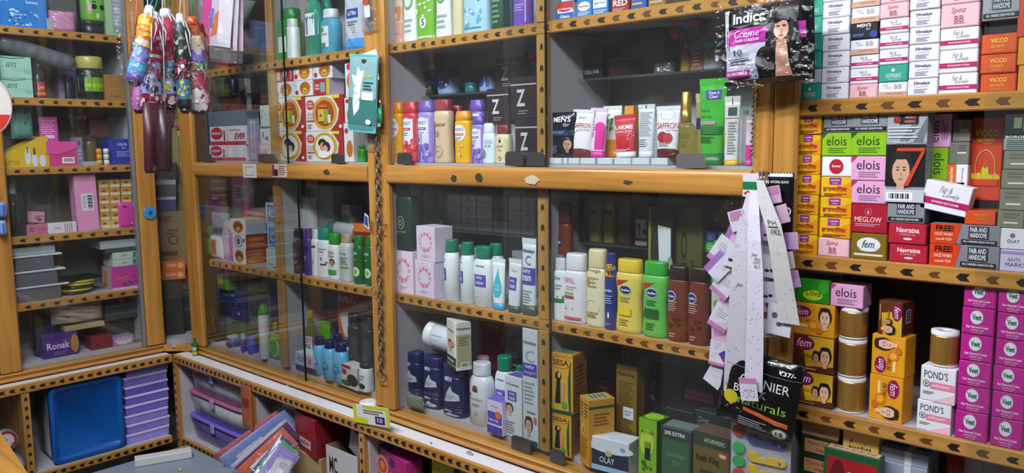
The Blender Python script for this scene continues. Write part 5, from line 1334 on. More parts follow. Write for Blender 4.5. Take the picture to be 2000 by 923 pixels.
box(Row('B', .15, SH['f']), 985, 1022, 664, .06, '17171b', 'black carton behind the white baby tubes', front=[('t', 'b8b8be', 'BLACK', .1, .78, .7, .86, ''), ('l', '8a8a92', .1, .6, .7, .72, 2)])
bottle(R, 919, 966, 714, 'baby', 'd4d4dc', 'd0d2da', 'white baby powder bottle with bear print', specs=[('e', '8a3a3a', .46, .60, .13, .05), ('r', '4a3a44', .34, .545, .60, .58), ('t', '4a6a9a', 'Himalaya', .16, .40, .8, .45, ''), ('l', '8a90a8', .3, .3, .7, .36, 2), ('e', 'b02434', .2, .5, .06, .025), ('e', '6ab0b4', .5, .2, .08, .03), ('e', '7a9a6a', .2, .12, .05, .02)], ratio=.7)
bottle(Row('B', .10, SH['f']), 930, 960, 700, 'baby', 'c4c0c4', 'c89aa0', 'pink capped baby bottle behind the powder bottle', ratio=.7)
bottle(Row('B', .07, SH['f']), 968, 1006, 700, 'baby', 'd8dce0', '0f7a62', 'white baby shampoo bottle with green cap on cabinet floor', specs=HB('soap'), ratio=.7)
bottle(Row('B', .09, SH['f']), 1006, 1026, 716, 'baby', 'd0d6da', '0f7a62', 'green capped bottle peeking between the tall cartons', ratio=.8)
box(Row('B', .018, SH['f']), 950, 982, 782, .05, 'cdc4e0', 'small white and violet baby soap carton in front', front=[('r', '5240a8', .06, .30, .96, .66), ('r', '4a3aa0', .02, .0, .98, .24), ('t', 'd8d0f0', 'baby soap', .14, .36, .76, .46, 'b'), ('e', 'd8684a', .74, .60, .18, .12), ('t', '4a6a7a', 'Himalaya', .3, .8, .7, .86, ''), ('blob', '6a4a6a', .5, .04, .9, .2, 3, .12)], top=[('r', '6a58b8', 0, 0, 1, 1)], rot=-.05)
box(Row('B', .032, SH['f']), 985, 1020, 735, .05, 'd6d6dc', 'tall white baby lotion carton with violet panel', front=[('t', '2f4a5a', 'Himalaya', .12, .84, .86, .89, 'b'), ('r', '5c48a8', .18, .60, .70, .76), ('t', 'ded8f0', 'baby', .3, .69, .62, .74, 'b'), ('t', 'ded8f0', 'wash', .26, .62, .62, .68, 'b'), ('face', '2a1a16', .04, .36, .54, .56, 'd8a890'), ('blob', 'd8a0a4', .3, .34, .9, .42, 5, .06), ('l', 'a0a4b0', .1, .06, .6, .28, 5)], top=[('r', '6a58b8', .1, .1, .9, .9)], rot=-.06)
box(Row('B', .012, SH['f']), 1021, 1050, 642, .045, 'cfd4d8', 'tallest white baby carton beside the divider, mother picture at base', front=[('t', '2f4a5a', 'Himalaya', .06, .86, .92, .90, 'b'), ('t', 'a49ac4', 'C', .2, .72, .8, .82, ''), ('r', '5240a8', .04, .60, .96, .71), ('t', 'ded8f0', 'baby', .2, .66, .8, .70, 'b'), ('t', 'ded8f0', 'massage oil', .12, .615, .88, .65, ''), ('l', 'a0a4b0', .1, .36, .8, .56, 6), ('t', '3a5a5a', 'Himalaya', .3, .28, .86, .31, 'b'), ('face', '2a1a16', .10, .09, .70, .26, 'd8a890'), ('e', 'd8684a', .84, .24, .1, .03), ('r', '16504a', 0, .0, 1, .06)], top=[('r', '6a58b8', .05, .05, .95, .95)])

# ---- floor of the cabinet, right of the divider
R = Row('B', .018, SH['f'])
SESA = [('r', 'c99a2c', 0, 0, 1, .94), ('t', '6a1a14', 'SESA', .10, .80, .82, .90, 'b'), ('e', '7a4a1c', .44, .85, .5, .10, .94), ('e', '1a1412', .36, .62, .14, .08), ('p', '1a1412', [(.2, .16), (.46, .16), (.44, .62), (.30, .62)]), ('p', 'c08a5a', [(.46, .2), (.6, .2), (.66, .5), (.5, .56)]), ('e', 'c9a07a', .40, .64, .06, .05), ('e', '4a9a2c', .62, .14, .12, .06), ('p', '14503c', [(.84, .04), (.92, .04), (.90, .9), (.80, .6), (.80, .3)])]
SR = [('r', '9a6420', .02, .04, .98, .96), ('l', '5a3a14', .2, .3, .8, .8, 7), ('r', '4a2a5a', .5, .6, .6, .8)]
z_ = box(R, 1077, 1114, 806, .075, 'bc8424', 'yellow hair oil carton with long haired woman, lower of two', front=SESA, right=SR, grp='yellow hair oil cartons', rot=.12, top=[('r', '17503a', .02, .02, .98, .98)])
z_ = box(R, 1077, 1117, 690, .075, 'bc8424', 'yellow hair oil carton with long haired woman, upper of two', z=z_, front=SESA + [('r', '0f4a38', 0, 0, 1, .05)], right=SR, grp='yellow hair oil cartons', rot=.12, top=[('r', '6a7a54', .1, .1, .9, .9), ('l', '2a4a3a', .2, .2, .8, .8, 4)])
box(Row('B', .010, SH['f']), 1125, 1157, 776, .075, 'c48a28', 'yellow hair oil carton turned to show its printed side', front=[('l', '5a3a14', .08, .70, .44, .94, 5), ('l', '5a3a14', .54, .70, .92, .94, 5), ('e', 'd8b860', .42, .54, .16, .08), ('p', '1a1412', [(.38, .48), (.48, .48), (.46, .58), (.40, .58)]), ('l', '8a5a1c', .1, .1, .9, .42, 9)], right=[('r', '14503c', 0, .86, 1, .90), ('l', '7a4a1c', .2, .6, .8, .8, 4), ('p', '5a7a2c', [(.4, .4), (.5, .52), (.6, .4)])], top=[('r', 'a8a06a', .1, .1, .9, .9), ('l', '2a5a5a', .2, .2, .8, .8, 4)], rot=-.50)
ZO = Row('B', -.0 + .010, SH['f'])
zo = box(ZO, 1158, 1226, 858, .06, 'c9cdd4', 'white and dark blue face-cream box in front of the gold box', front=[('r', '23283a', 0, .10, 1, .62), ('e', 'c9cdd4', .5, .74, .62, .17), ('t', 'd6dae4', 'OLAY', .22, .26, .62, .44, ''), ('e', 'b8a878', .46, .56, .09, .09), ('r', '8ab4d4', 0, 0, 1, .16), ('e', '6a9ad0', .84, .78, .07, .06)], rot=.10)
box(Row('B', .085, SH['f']), 1203, 1243, 713, .04, '8a6c24', 'tall narrow gold hair oil box with white price sticker', metal=.35, front=[('t', '2a2010', 'Kesh King', .10, .88, .90, .93, 'b'), ('l', '4a3c16', .12, .28, .86, .84, 22), ('r', 'c4c8d0', .36, .46, .86, .58), ('l', '7a8090', .44, .49, .78, .55, 2), ('bar', '2a2a2a', .06, .02, .88, .11)], z=SH['f'] + .001)
AY = [('r', '7aa81c', 0, 0, 1, 1), ('e', 'a8c83a', .45, .64, .38, .20), ('t', '2f5a12', 'ayush', .14, .76, .86, .84, ''), ('r', '1c1f22', .34, .38, .66, .56)] + [('r', '1c1f22', .34 + .08 * i, .56, .37 + .08 * i, .66) for i in range(5)] + [('blob', '2f6a1c', .2, .12, .8, .36, 9, .13)]
box(Row('B', .012, SH['f']), 1247, 1283, 818, .055, '4a7a18', 'lime green hair oil carton with black comb picture', front=AY, right=[('r', '3a5a14', 0, 0, 1, 1), ('e', '9aa86a', .4, .5, .14, .03, .7), ('e', '9aa86a', .4, .36, .14, .03, .7), ('e', '9aa86a', .4, .22, .14, .03, .7)], top=[('e', '8ac02a', .5, .5, .45, .4)], rot=-.06)
box(Row('B', .016, SH['f']), 1291, 1349, 836, .06, '24352c', 'dark green hair oil carton with extra offer line', front=[('t', 'd0d6d0', '20% EXTRA', .12, .88, .80, .94, 'b'), ('r', '2e5438', .06, .0, .94, .82), ('t', '6a8a6a', 'Herb & Hair', .24, .54, .8, .62, ''), ('t', '6a8a6a', 'Oil', .4, .42, .62, .50, ''), ('p', '1a2a1a', [(.2, 0), (.28, .26), (.34, .2), (.3, 0)])], top=[('r', '6a7a74', .04, .1, .96, .9)], rot=.05)
box(Row('B', .020, SH['f']), 1352, 1424, 846, .06, '6a5620', 'gold and dark green hair oil carton with red price spot', metal=.2, front=[('r', '2a3a24', 0, .79, 1, 1), ('t', 'b0b8a0', 'AYURVEDIC', .32, .86, .9, .92, 'b'), ('r', 'b04a1c', .72, .68, .95, .76), ('t', 'f0d8c8', '\u20b980', .75, .695, .92, .745, 'b'), ('t', '1a140a', 'Kesh King', .10, .55, .74, .67, 'b'), ('l', '2a2010', .2, .3, .7, .48, 2)], top=[('r', '6a4a40', .06, .1, .94, .9)], rot=-.05)
box(Row('B', .11, SH['f']), 1356, 1426, 806, .06, '1b2a24', 'dark green carton behind the gold one', front=[('t', '8a9a8a', 'Dove', .1, .84, .4, .92, 'i'), ('r', '4a5a54', .06, .74, .5, .82)])
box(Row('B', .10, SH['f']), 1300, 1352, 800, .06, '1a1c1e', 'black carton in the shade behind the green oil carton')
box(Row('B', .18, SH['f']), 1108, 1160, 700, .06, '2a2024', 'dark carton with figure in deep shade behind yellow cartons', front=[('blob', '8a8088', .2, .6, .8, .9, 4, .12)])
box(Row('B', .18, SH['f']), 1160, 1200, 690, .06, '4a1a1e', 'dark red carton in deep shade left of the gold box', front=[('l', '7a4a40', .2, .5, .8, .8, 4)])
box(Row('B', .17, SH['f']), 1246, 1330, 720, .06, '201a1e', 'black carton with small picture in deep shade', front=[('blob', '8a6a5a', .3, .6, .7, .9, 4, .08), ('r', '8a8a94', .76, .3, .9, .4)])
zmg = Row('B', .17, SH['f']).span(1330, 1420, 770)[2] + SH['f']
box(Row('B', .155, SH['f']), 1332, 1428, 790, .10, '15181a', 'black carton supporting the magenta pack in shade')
zmg = SH['f'] + Row('B', .155, SH['f']).span(1332, 1428, 790)[2] + .001
box(Row('B', .16, 0), 1336, 1394, 763, .03, 'a02c9c', 'magenta shiny pack lying in the shade beneath the shelf', z=zmg, front=[('r', 'c878c8', .05, .62, .95, .78)])
pouch(Row('B', .14, SH['f'] + .20), 1206, 1262, 648, '3a3c48', 'grey blue packet tucked under the shelf above the gold box', d=.03, seed=41)


# ================================================================== MAIN WALL, LEFT BAY
# ---- upper floor: insect-repellent cartons, batteries
R = Row('B', .030, SH['r'])
GK = soap_front()
GKM = soap_front(True)
gG = 'white and red mosquito repellent cartons'
z1 = box(R, 536, 596, 256, .075, 'dad8dc', 'white and red repellent carton with couple picture, bottom row left', front=GKM, right=[('r', 'b3282c', 0, 0, 1, 1)], grp=gG)
z2 = box(R, 598, 670, 256, .075, 'dad8dc', 'white and red repellent carton with couple picture, bottom row right', front=GKM, right=[('r', 'b3282c', 0, 0, 1, 1)], grp=gG)
z1b = box(R, 536, 595, 190, .075, 'dad8dc', 'white and red repellent carton with machine picture, second row left', z=z1, front=GK, right=[('r', 'b3282c', 0, 0, 1, 1)], grp=gG)
z2b = box(R, 597, 670, 186, .075, 'dad8dc', 'white and red repellent carton with machine picture, second row right', z=z2, front=GK, right=[('r', 'b3282c', 0, 0, 1, 1), ('l', 'd8c0c0', .2, .1, .8, .9, 14)], grp=gG)
RED = [('t', 'e8d4d4', 'Good', .10, .56, .36, .76, 'b'), ('t', 'e8d4d4', 'Knight', .10, .34, .40, .52, 'b'), ('r', '8aa0a8', .44, .2, .72, .8), ('r', 'c9b53c', .80, 0, 1, 1)]
gS = 'small mosquito repellent cartons'
za = box(R, 536, 574, 160, .06, 'd8d8de', 'small white repellent carton with oval picture, third row left', z=z1b, front=SMALLSOAP, grp=gS)
zb = box(R, 575, 610, 157, .06, 'd8d8de', 'small white repellent carton with oval picture, third row middle', z=z1b, front=SMALLSOAP, grp=gS)
zc = box(R, 612, 644, 154, .06, 'ad2228', 'small red repellent carton, third row right', z=z2b, front=RED, right=[('r', 'b8a9c0', 0, 0, 1, 1)], grp=gS)
box(R, 536, 572, 127, .06, 'ad2228', 'small red repellent carton in the topmost row', z=za, front=[('r', 'd8b0b0', .1, .1, .3, .9), ('e', '2a2020', .6, .5, .16, .3), ('e', 'd8c8c0', .56, .5, .1, .3), ('r', 'd07a80', .85, .1, .95, .9)], grp=gS)
box(R, 573, 609, 123, .06, 'd8d8de', 'small white repellent carton with oval picture, topmost row middle', z=zb, front=SMALLSOAP, grp=gS)
box(R, 611, 649, 120, .06, 'd8d8de', 'small white repellent carton with oval picture, topmost row right', z=zc, front=SMALLSOAP, right=[('r', 'b8b0c4', 0, 0, 1, 1)], grp=gS)
zc = box(R, 672, 690, 240, .06, 'd8d6da', 'white repellent carton against the bay\'s right post, lower', front=[('e', 'c06a1c', .6, .34, .34, .22), ('e', 'b3282e', .3, .8, .2, .07)], grp=gS)
zc = box(R, 673, 694, 190, .06, 'd8d6da', 'white repellent carton against the bay\'s right post, middle', z=zc, front=[('e', 'b3282e', .3, .86, .2, .08), ('e', 'c06a1c', .6, .3, .4, .3)], grp=gS)
box(R, 674, 696, 120, .06, 'd8d6da', 'white repellent carton against the bay\'s right post, upper', z=zc, front=[('e', 'b3282e', .4, .86, .24, .09), ('e', 'd0701c', .6, .46, .45, .26)], grp=gS)
GP = [('l', '1f5a1c', .2, .3, .8, .7, 4)]
bottle(R, 699, 717, 283, 'flip', '2f9a2a', '1f7a1c', 'small green bottle behind the hanging chain', ratio=.7, specs=GP)
EVB = lambda a: [('r', 'b01c28', 0, 0, 1, .20), ('e', 'b01c28', .20, .62, .17, .34), ('t', 'e0d4d6', 'EVEREADY', .06, .56, .34, .70, 'b'), ('r', 'b01c28', .40, .34, .44, .78), ('r', '5a1c20', .40, .24, .44, .34), ('r', '9aa0b4', .50, .06, .51, .98)] + ([('t', 'b01c28', 'EVER', .70, .30, .98, .62, 'bi'), ('t', '6a6a78', 'carbon', .56, .74, .86, .86, '')] if a else [('l', '5a5a6a', .74, .5, .9, .8, 3), ('r', 'c4c8d4', .66, .2, .98, .9)])
z_ = box(R, 409, 480, 283, .07, 'cfccd6', 'red and white battery carton, lower of two', front=EVB(0))
z_ = box(R, 410, 480, 246, .07, 'cfccd6', 'red and white battery carton, upper of two', z=z_, front=EVB(1))
box(Row('B', .05, 0), 407, 479, 216, .06, '5c6a7a', 'slate blue flat carton on the battery cartons', z=z_, rough=.3)
# pen card standing
box(R, 484, 506, 231, .006, '7a8698', 'grey blue blister card with a pen shape', name='blister_card', cat='card', front=[('e', 'b4bcc8', .5, .9, .26, .05), ('r', 'b4bcc8', .32, .1, .40, .9), ('r', 'b4bcc8', .60, .1, .68, .9), ('t', '4a5668', 'O', .4, .82, .62, .9, '')])
z_ = R.z
for i, (vt, fr, nm) in enumerate(((282, [('r', 'c89ab0', .2, .4, .3, .7), ('r', 'd0608a', .4, .3, .5, .7)], 'pink marked'), (247, [('r', '4a8a4a', 0, .9, 1, 1), ('p', '3a6ab0', [(.3, .3), (.6, .5), (.7, .2)]), ('r', 'c05a3a', .2, .4, .3, .7)], 'blue and red marked'), (205, [('blob', '6a4a7a', .1, .4, .5, .8, 4, .1)], 'dotted'))):
    z_ = box(R, 508, 533, vt, .05, 'c9ccd0', f'small white carton left of the repellent cartons, {nm}', z=z_, front=fr, right=[('r', '6a9a6a', 0, 0, 1, .9)])
R2 = Row('B', .13, SH['r'])
box(R2, 492, 530, 142, .06, '20262c', 'black carton behind the small white cartons', front=[('t', '6a7a8a', 'BLACK', .3, .5, .7, .6, '')])
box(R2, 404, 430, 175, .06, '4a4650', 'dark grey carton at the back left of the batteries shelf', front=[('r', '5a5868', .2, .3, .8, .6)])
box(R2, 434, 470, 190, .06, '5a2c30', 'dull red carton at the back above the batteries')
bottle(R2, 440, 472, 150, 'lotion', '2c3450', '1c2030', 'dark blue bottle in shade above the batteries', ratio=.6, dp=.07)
box(R2, 484, 512, 180, .04, '7a848c', 'grey carton standing between pen card and black carton')
# ---- top shelf of the left bay
R = Row('B', .032, SH['t'])
bottle(R, 545, 592, 12, 'flip', '1f8a2c', '17742a', 'green antiseptic bottle first right of the divider on the top shelf', ratio=.6)
o_ = box(Row('B', .028, SH['t']), 541, 562, 40, .004, '2a8a34', 'green and white carton front leaning by the divider, top shelf', front=[('r', 'c4d4c4', .1, .2, .9, .6)])
bottle(Row('B', .020, SH['t']), 560, 586, 34, 'slim', 'd4d8d6', 'd0d4d2', 'white bottle with green sword mark, top shelf', specs=[('r', '2a8a34', .16, .3, .34, .7), ('e', 'a83a34', .26, .72, .1, .04), ('r', '2a8a34', .0, .04, .2, .3)], ratio=.7, dp=.0)
MOUTH = clear('green_mouthwash', tint=(.12, .55, .42), gloss=.03, haze=.75, hazecol=(.04, .30, .22))
BLUEM = clear('blue_mouthwash', tint=(.20, .55, .75), gloss=.03, haze=.75, hazecol=(.12, .42, .60))
bottle(R, 596, 634, -40, 'necked', MOUTH, '1a1a1c', 'green mouthwash bottle with white label, top shelf', specs=[('r', 'c9d0d8', .04, .28, .96, .58), ('r', '2a5a9a', .3, .30, .42, .52), ('t', '28486a', 'mouth wash', .12, .50, .86, .55, '')], ratio=.6)
bottle(Row('B', .09, SH['t']), 626, 650, -50, 'necked', MOUTH, '1a1a1c', 'second green mouthwash bottle, rear row of the top shelf', ratio=.6)
bottle(R, 628, 668, 14, 'baby', BLUEM, 'c8ccd2', 'blue mouthwash bottle with white cap', specs=[('r', 'c9d0d8', .06, .16, .70, .62), ('r', '3a8a7a', .10, .5, .4, .6), ('t', '8a3438', 'ActiFresh', .12, .42, .62, .48, ''), ('r', '2f8a6a', .06, .16, .5, .26)], ratio=.6)
pouch(R, 668, 704, -30, 'b4b8c4', 'grey white refill pouch with blue label beside the post', d=.035, seed=14, specs=[('r', '25408c', .24, .50, .84, .64), ('t', 'd8dce8', 'ULTRA', .32, .54, .78, .60, 'b'), ('r', '4a9ad8', 0, .0, 1, .18), ('e', '9aa4b8', .6, .32, .1, .05, .8), ('l', '7a8090', .3, .38, .8, .46, 2)], seal=M('b4b8c4', .3))
# left part, dim
R = Row('B', .10, SH['t'])
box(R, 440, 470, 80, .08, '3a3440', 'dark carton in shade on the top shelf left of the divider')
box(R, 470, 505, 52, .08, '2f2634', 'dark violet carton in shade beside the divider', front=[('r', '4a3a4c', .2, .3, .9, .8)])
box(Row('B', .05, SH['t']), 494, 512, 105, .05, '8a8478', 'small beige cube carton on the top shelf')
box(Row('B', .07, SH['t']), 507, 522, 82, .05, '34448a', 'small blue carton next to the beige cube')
o_ = box(Row('B', .028, SH['t']), 420, 446, 118, .03, '8c2c24', 'small red tray packet lying on the top shelf under the hanging packets')

# ---- middle shelf
R = Row('B', .030, SH['m'])
SP = [('e', 'b0641c', .5, .5, .34, .42), ('e', '7a2c14', .5, .56, .26, .26), ('r', 'c09a3c', .4, .24, .62, .5)]
z_ = box(R, 455, 480, 485, .09, 'cfcbd0', 'white repellent carton with round badge, lowest of three', front=SP, right=[('r', 'a83a24', 0, 0, 1, 1)] + [('e', 'd8742c', .5, .15 + .23 * i, .42, .09) for i in range(4)])
z_ = box(R, 454, 480, 457, .09, 'cfcbd0', 'white repellent carton with grey badge, middle of three', z=z_, front=[('e', '3a3a44', .46, .5, .3, .42, .85), ('e', '6a5a6a', .46, .5, .16, .24), ('e', 'a83a4a', .86, .6, .08, .14)], right=[('r', 'a83a24', 0, 0, 1, 1)] + [('e', 'd8742c', .5, .25 + .4 * i, .42, .15) for i in range(2)])
box(R, 450, 480, 428, .09, 'cfcbd0', 'white repellent carton with round badge, topmost of three', z=z_, front=SP, right=[('r', 'b4bac2', 0, 0, 1, 1)])
pouch(R, 407, 430, 458, 'd0d0d0', 'white sachet pack with orange and lime panel', d=.03, seed=15, specs=[('r', 'c8582c', .28, .2, .64, .8), ('r', '9ab83a', .06, .2, .26, .7)], seal=M('c8c8c8', .4))
pouch(R, 431, 453, 430, 'cfbcc8', 'white pack with pink side stripe', d=.03, seed=16, specs=[('r', 'c468a0', .74, .0, .98, .8)], seal=M('c9b8c4', .4))
p_, w_, h_, rz_ = hang('B', .02, 385, 402, 442, 458)
pouch_at((p_[0], p_[1] + .015, p_[2]), 0, w_, .03, h_, FILM, 'crumpled clear bag of blue and white sachets on the sachet packs', seed=17, wr=1.0, name='plastic_bag', cat='bag')
pouch_at((p_[0] + .02, p_[1] + .030, p_[2] + .02), 0, w_ * .6, .015, h_ * .6, M('9ab0c4', .4), 'pale blue sachet inside the crumpled clear bag', seed=18)
pouch(Row('B', .05, SH['m']), 392, 409, 440, '7a9a4a', 'lime green packet at the left end of the shelf', d=.03, seed=19)
z_ = SH['m']
for i, (vt, c, n) in enumerate(((470, 'b03a6a', 'deep pink'), (420, 'a44a8c', 'mauve'), (372, 'a05a94', 'mauve glossy'))):
    a0, a1, h_ = Row('B', .13, 0).span(404, 440, vt, z_)
    carton_at(Row('B', .13, 0), a0, a1, z_ + .0004, h_ - .001, .07, c, f'{n} napkin pack at the back of the middle shelf, {ORD[i]}', grp='pink napkin packs', rough=.2)
    z_ += h_
z_ = SH['m']
for i in range(7):
    a0, a1, _ = Row('B', .135, 0).span(472, 520, 400, z_)
    carton_at(Row('B', .135, 0), a0, a1, z_ + .0004, .0295, .07, 'b85a3c' if i % 2 else 'a84a3c', f'orange red soap carton in the rear stack, {ORD[i]}', grp='orange red soap cartons', rough=.25, front=[('e', 'd8905a', .5, .5, .4, .3), ('r', 'd8b8a8', .3, .4, .7, .6)])
    z_ += .030
z_ = SH['m']
for i, (vt, c, n) in enumerate(((470, 'b04a7a', 'pink'), (425, 'c06a9a', 'light pink'), (375, '5a8a4a', 'green'))):
    a0, a1, h_ = Row('B', .14, 0).span(442, 468, vt, z_)
    carton_at(Row('B', .14, 0), a0, a1, z_ + .0004, h_ - .001, .06, c, f'{n} carton at the back between napkin packs and soap stack', rough=.25)
    z_ += h_
SIG = [('r', '2f78b8', .15, .1, .95, .9), ('e', 'c9d4dc', .6, .5, .3, .16, .7)]
z_ = box(R, 520, 541, 486, .05, 'c4ccc8', 'white and green carton by the divider, bottom', front=[('blob', '4a8a3a', .2, .05, .9, .3, 4, .14)])
z_ = box(R, 522, 541, 438, .05, 'b8c4cc', 'blue and white carton by the divider, middle', z=z_, front=SIG)
box(R, 519, 541, 396, .05, 'b8c4cc', 'blue and white carton by the divider, top', z=z_, front=SIG)
# right of the divider: shampoos
Rr = Row('B', .11, SH['m'])
box(Rr, 560, 582, 372, .05, '97a09c', 'pale grey carton with small print at back right of divider', front=[('l', '5a6460', .3, .5, .9, .8, 4), ('e', '8a9a3a', .5, .42, .2, .05)])
box(Row('B', .045, SH['m']), 556, 572, 450, .04, 'a8b0ac', 'grey white carton edge next to the divider')
bottle(Rr, 586, 622, 352, 'lotion', 'b8bcc0', '1f3a4a', 'white medicated bottle with dark cap at the back', specs=[('l', '2c3444', .1, .58, .5, .72, 3), ('blob', '3a5a84', .1, .4, .4, .56, 5, .1), ('r', '3a4a5c', .1, .32, .4, .34)], ratio=.6)
box(Row('B', .15, SH['m']), 622, 652, 362, .05, '7a8084', 'grey carton at the back beside the medicated bottle', front=[('r', '24408a', 0, .2, .06, 1), ('l', '5a6064', .3, .6, .9, .7, 1)])
lt = Rr.at(640, 441)
lb = MB().loft([(t * .16, r * .030, r * .020) for t, r in [(0, .9), (.03, 1), (.7, 1), (.76, .8)]], M('a4a8a8', .35), 20)
o = place(lb, 'bottle', Rr.world(Rr.at(682, 440)[0], .03, SH['m'] + .158), 0, 'white bottle with teal cap lying on the shampoo bottles', 'bottle')
o.rotation_euler = (0, math.radians(-88), 0)
link('cap', MB().loft([(t * .16, r * .030, r * .022) for t, r in [(.765, .84), (.78, .9), (.98, .88), (1, .8)]], M('14705a', .35), 20).mesh('cap'), o)
box(Row('B', .15, SH['m']), 664, 686, 400, .05, 'a0a6a4', 'white and green herbal carton above the lying bottle', z=SH['m'] + .185, front=[('r', '2a5a3a', 0, .05, 1, .5), ('l', '3a4a44', .1, .7, .8, .9, 2)], right=[('r', '8a8890', 0, 0, 1, 1)], rot=-.2)
box(Row('B', .15, SH['m']), 640, 700, 440, .06, '3a3634', 'dark carton supporting the herbal carton', z=SH['m'] + .001)
R = Row('B', .030, SH['m'])
bottle(R, 573, 597, 448, 'slim', '3a1c30', '26141f', 'dark maroon shampoo bottle first right of the divider', specs=[('l', 'c9b0bc', .2, .76 - .04, .8, .80, 2), ('r', '8a3a4a', .3, .36, .7, .56), ('l', 'b0909c', .2, .2, .8, .3, 2)], ratio=.8)
bottle(R, 594, 614, 448, 'slim', '4a2c84', '4c2e88', 'purple shampoo bottle with dark round badge', specs=[('e', '241a4a', .5, .56, .4, .08), ('l', 'a48cd0', .2, .3, .7, .42, 2)], ratio=.9)
bottle(R, 609, 632, 450, 'slim', 'd0d4da', 'ccd2d8', 'white shampoo bottle with blue swoosh', specs=[('p', '3a5a9a', [(.3, .26), (.5, .3), (.8, .6), (.6, .4)]), ('r', '2c3f6a', .3, .62, .8, .67)], ratio=.9)
bottle(R, 620, 653, 446, 'flip', 'd2d4d8', '127a66', 'white shampoo bottle with teal domed cap', specs=[('l', '7a7a84', .4, .5, .9, .6, 2), ('blob', '8a6a7a', .5, .3, .9, .5, 4, .12), ('r', '5a3a44', .5, .26, .9, .29)], ratio=.7)
bottle(R, 642, 669, 457, 'flip', 'd4d6d4', '1f8a28', 'white lice shampoo bottle with green cap and portrait', specs=[('t', '2a3a3a', 'NuZo', .16, .56, .8, .63, ''), ('face', '241410', .34, .28, .86, .46, 'b98060'), ('r', '3a9a34', .12, .12, .92, .22), ('l', 'a05a50', .3, .5, .8, .54, 1)], ratio=.7, part_name='cap')
bottle(R, 665, 693, 458, 'slim', 'b4b8b6', 'a89a84', 'grey white conditioner bottle with olive print', specs=[('t', '3a4244', 'Spring', .1, .56, .8, .62, 'i'), ('l', '5a6464', .16, .36, .9, .52, 4), ('r', '7a8a3a', .2, .28, .9, .33)], ratio=.7)
NYL = [('t', 'b8d0b8', 'Nyle', .1, .60, .7, .68, 'bi'), ('e', 'c4d4b0', .5, .26, .36, .10), ('e', '7aa83a', .5, .26, .2, .05), ('l', '6a9a6a', .1, .48, .6, .54, 1)]
bottle(R, 691, 715, 462, 'slim', '175a24', '1c7a2c', 'green herbal shampoo bottle with lime disc, left of two', specs=NYL, ratio=.8, grp='green herbal shampoos')
bottle(R, 713, 738, 463, 'slim', '175a24', '1c7a2c', 'green herbal shampoo bottle with lime disc, behind the chain', specs=NYL, ratio=.8, grp='green herbal shampoos')
box(Row('B', .10, SH['m']), 694, 722, 436, .05, '8c1c20', 'red and orange carton lying behind the green shampoos', z=SH['m'] + .10, front=[('r', 'c9702c', 0, .7, 1, 1)], rot=.2)

# ---- cabinet floor, left bay
R = Row('B', .05, SH['f'])
GT = [('r', '1f7a34', 0, .90, 1, 1), ('r', '1f7a34', 0, 0, .06, 1), ('r', '1f7a34', .94, 0, 1, 1)]
zg = box(Row('B', .09, SH['f']), 424, 478, 620, .10, '4a5a3c', 'green rimmed tissue box with garden print, lower', front=GT + [('blob', '5a4a2a', .1, .1, .9, .8, 8, .1), ('r', '8a9a6a', .06, .3, .25, .85)], top=[('r', '2a8a3a', 0, 0, 1, 1)])
BB_ = [('t', 'b8c4d8', 'GOOD', .14, .76, .60, .84, 'bi'), ('e', '141a24', .52, .46, .12, .10), ('e', '4a5a8a', .52, .46, .14, .12, .8), ('e', '7a90b0', .74, .22, .05, .05), ('blob', '8a94ac', .02, .1, .1, .6, 4, .3)]
zb = box(Row('B', .085, 0), 430, 479, 565, .08, '14245c', 'dark blue box with white slanted lettering on the green tissue box', z=zg, front=BB_)
zg2 = box(Row('B', .10, SH['f']), 484, 530, 620, .10, '3a3a2c', 'dark green tissue box right of the blue box, lower', front=GT)
box(Row('B', .10, 0), 484, 528, 562, .09, '3a3230', 'dark tissue box with green rim beneath the shelf', z=zg2, front=GT + [('blob', '5a5048', .1, .2, .9, .8, 6, .1)])
box(Row('B', .06, 0), 424, 446, 520, .06, '5a6a2c', 'lime green carton under the shelf above the blue box', z=zb, front=[('r', '2a9a3a', .7, 0, 1, 1), ('r', '8a9a4a', .05, .2, .5, .9)])
box(Row('B', .10, 0), 448, 480, 530, .07, '3c3a2a', 'olive carton in shade on the blue box', z=zb)
box(Row('B', .04, SH['f']), 402, 421, 590, .05, '2c2018', 'tall dark brown printed carton at the corner post', front=[('blob', '7a5a2c', .2, .1, .9, .9, 12, .12)])
bottle(Row('B', .03, SH['f']), 442, 470, 660, 'flip', '2c4480', '9aa0ac', 'small blue bottle with grey cap behind the glass', ratio=.8, specs=[('e', '14202c', .5, .3, .24, .12)])
bottle(Row('B', .028, SH['f']), 470, 482, 655, 'flip', '4a3a90', '98a0b4', 'small violet bottle with pale cap', ratio=.9)
bottle(Row('B', .030, SH['f']), 484, 502, 660, 'flip', '3a50b0', '3a50b0', 'small bright blue bottle beside the tall white aerosol', ratio=.9)
bottle(Row('B', .014, SH['f']), 505, 527, 598, 'dome', 'd4d8d4', '149034', 'tall white aerosol with domed green cap', ratio=1.0, exp=2.0, specs=[('e', '1a6a4a', .3, .40, .22, .07), ('e', 'd4d8d4', .3, .40, .13, .035), ('blob', 'c07a90', .2, .06, .5, .14, 4, .1)])
pouch(Row('B', .045, SH['f']), 524, 546, 652, '6a9a34', 'green oval aloe pack behind the white aerosol', d=.02, seed=22, specs=[('e', 'a8c070', .5, .5, .4, .4, .8)])
bottle(Row('B', .10, SH['f']), 528, 548, 632, 'broad', '6a7a1c', 'b09a2c', 'olive oil bottle in shade with gold cap', ratio=.6)
bottle(Row('B', .16, SH['f'] + 0), 528, 548, 602, 'broad', '5a6468', '8a9296', 'grey bottle at the back of the cabinet floor', ratio=.6)
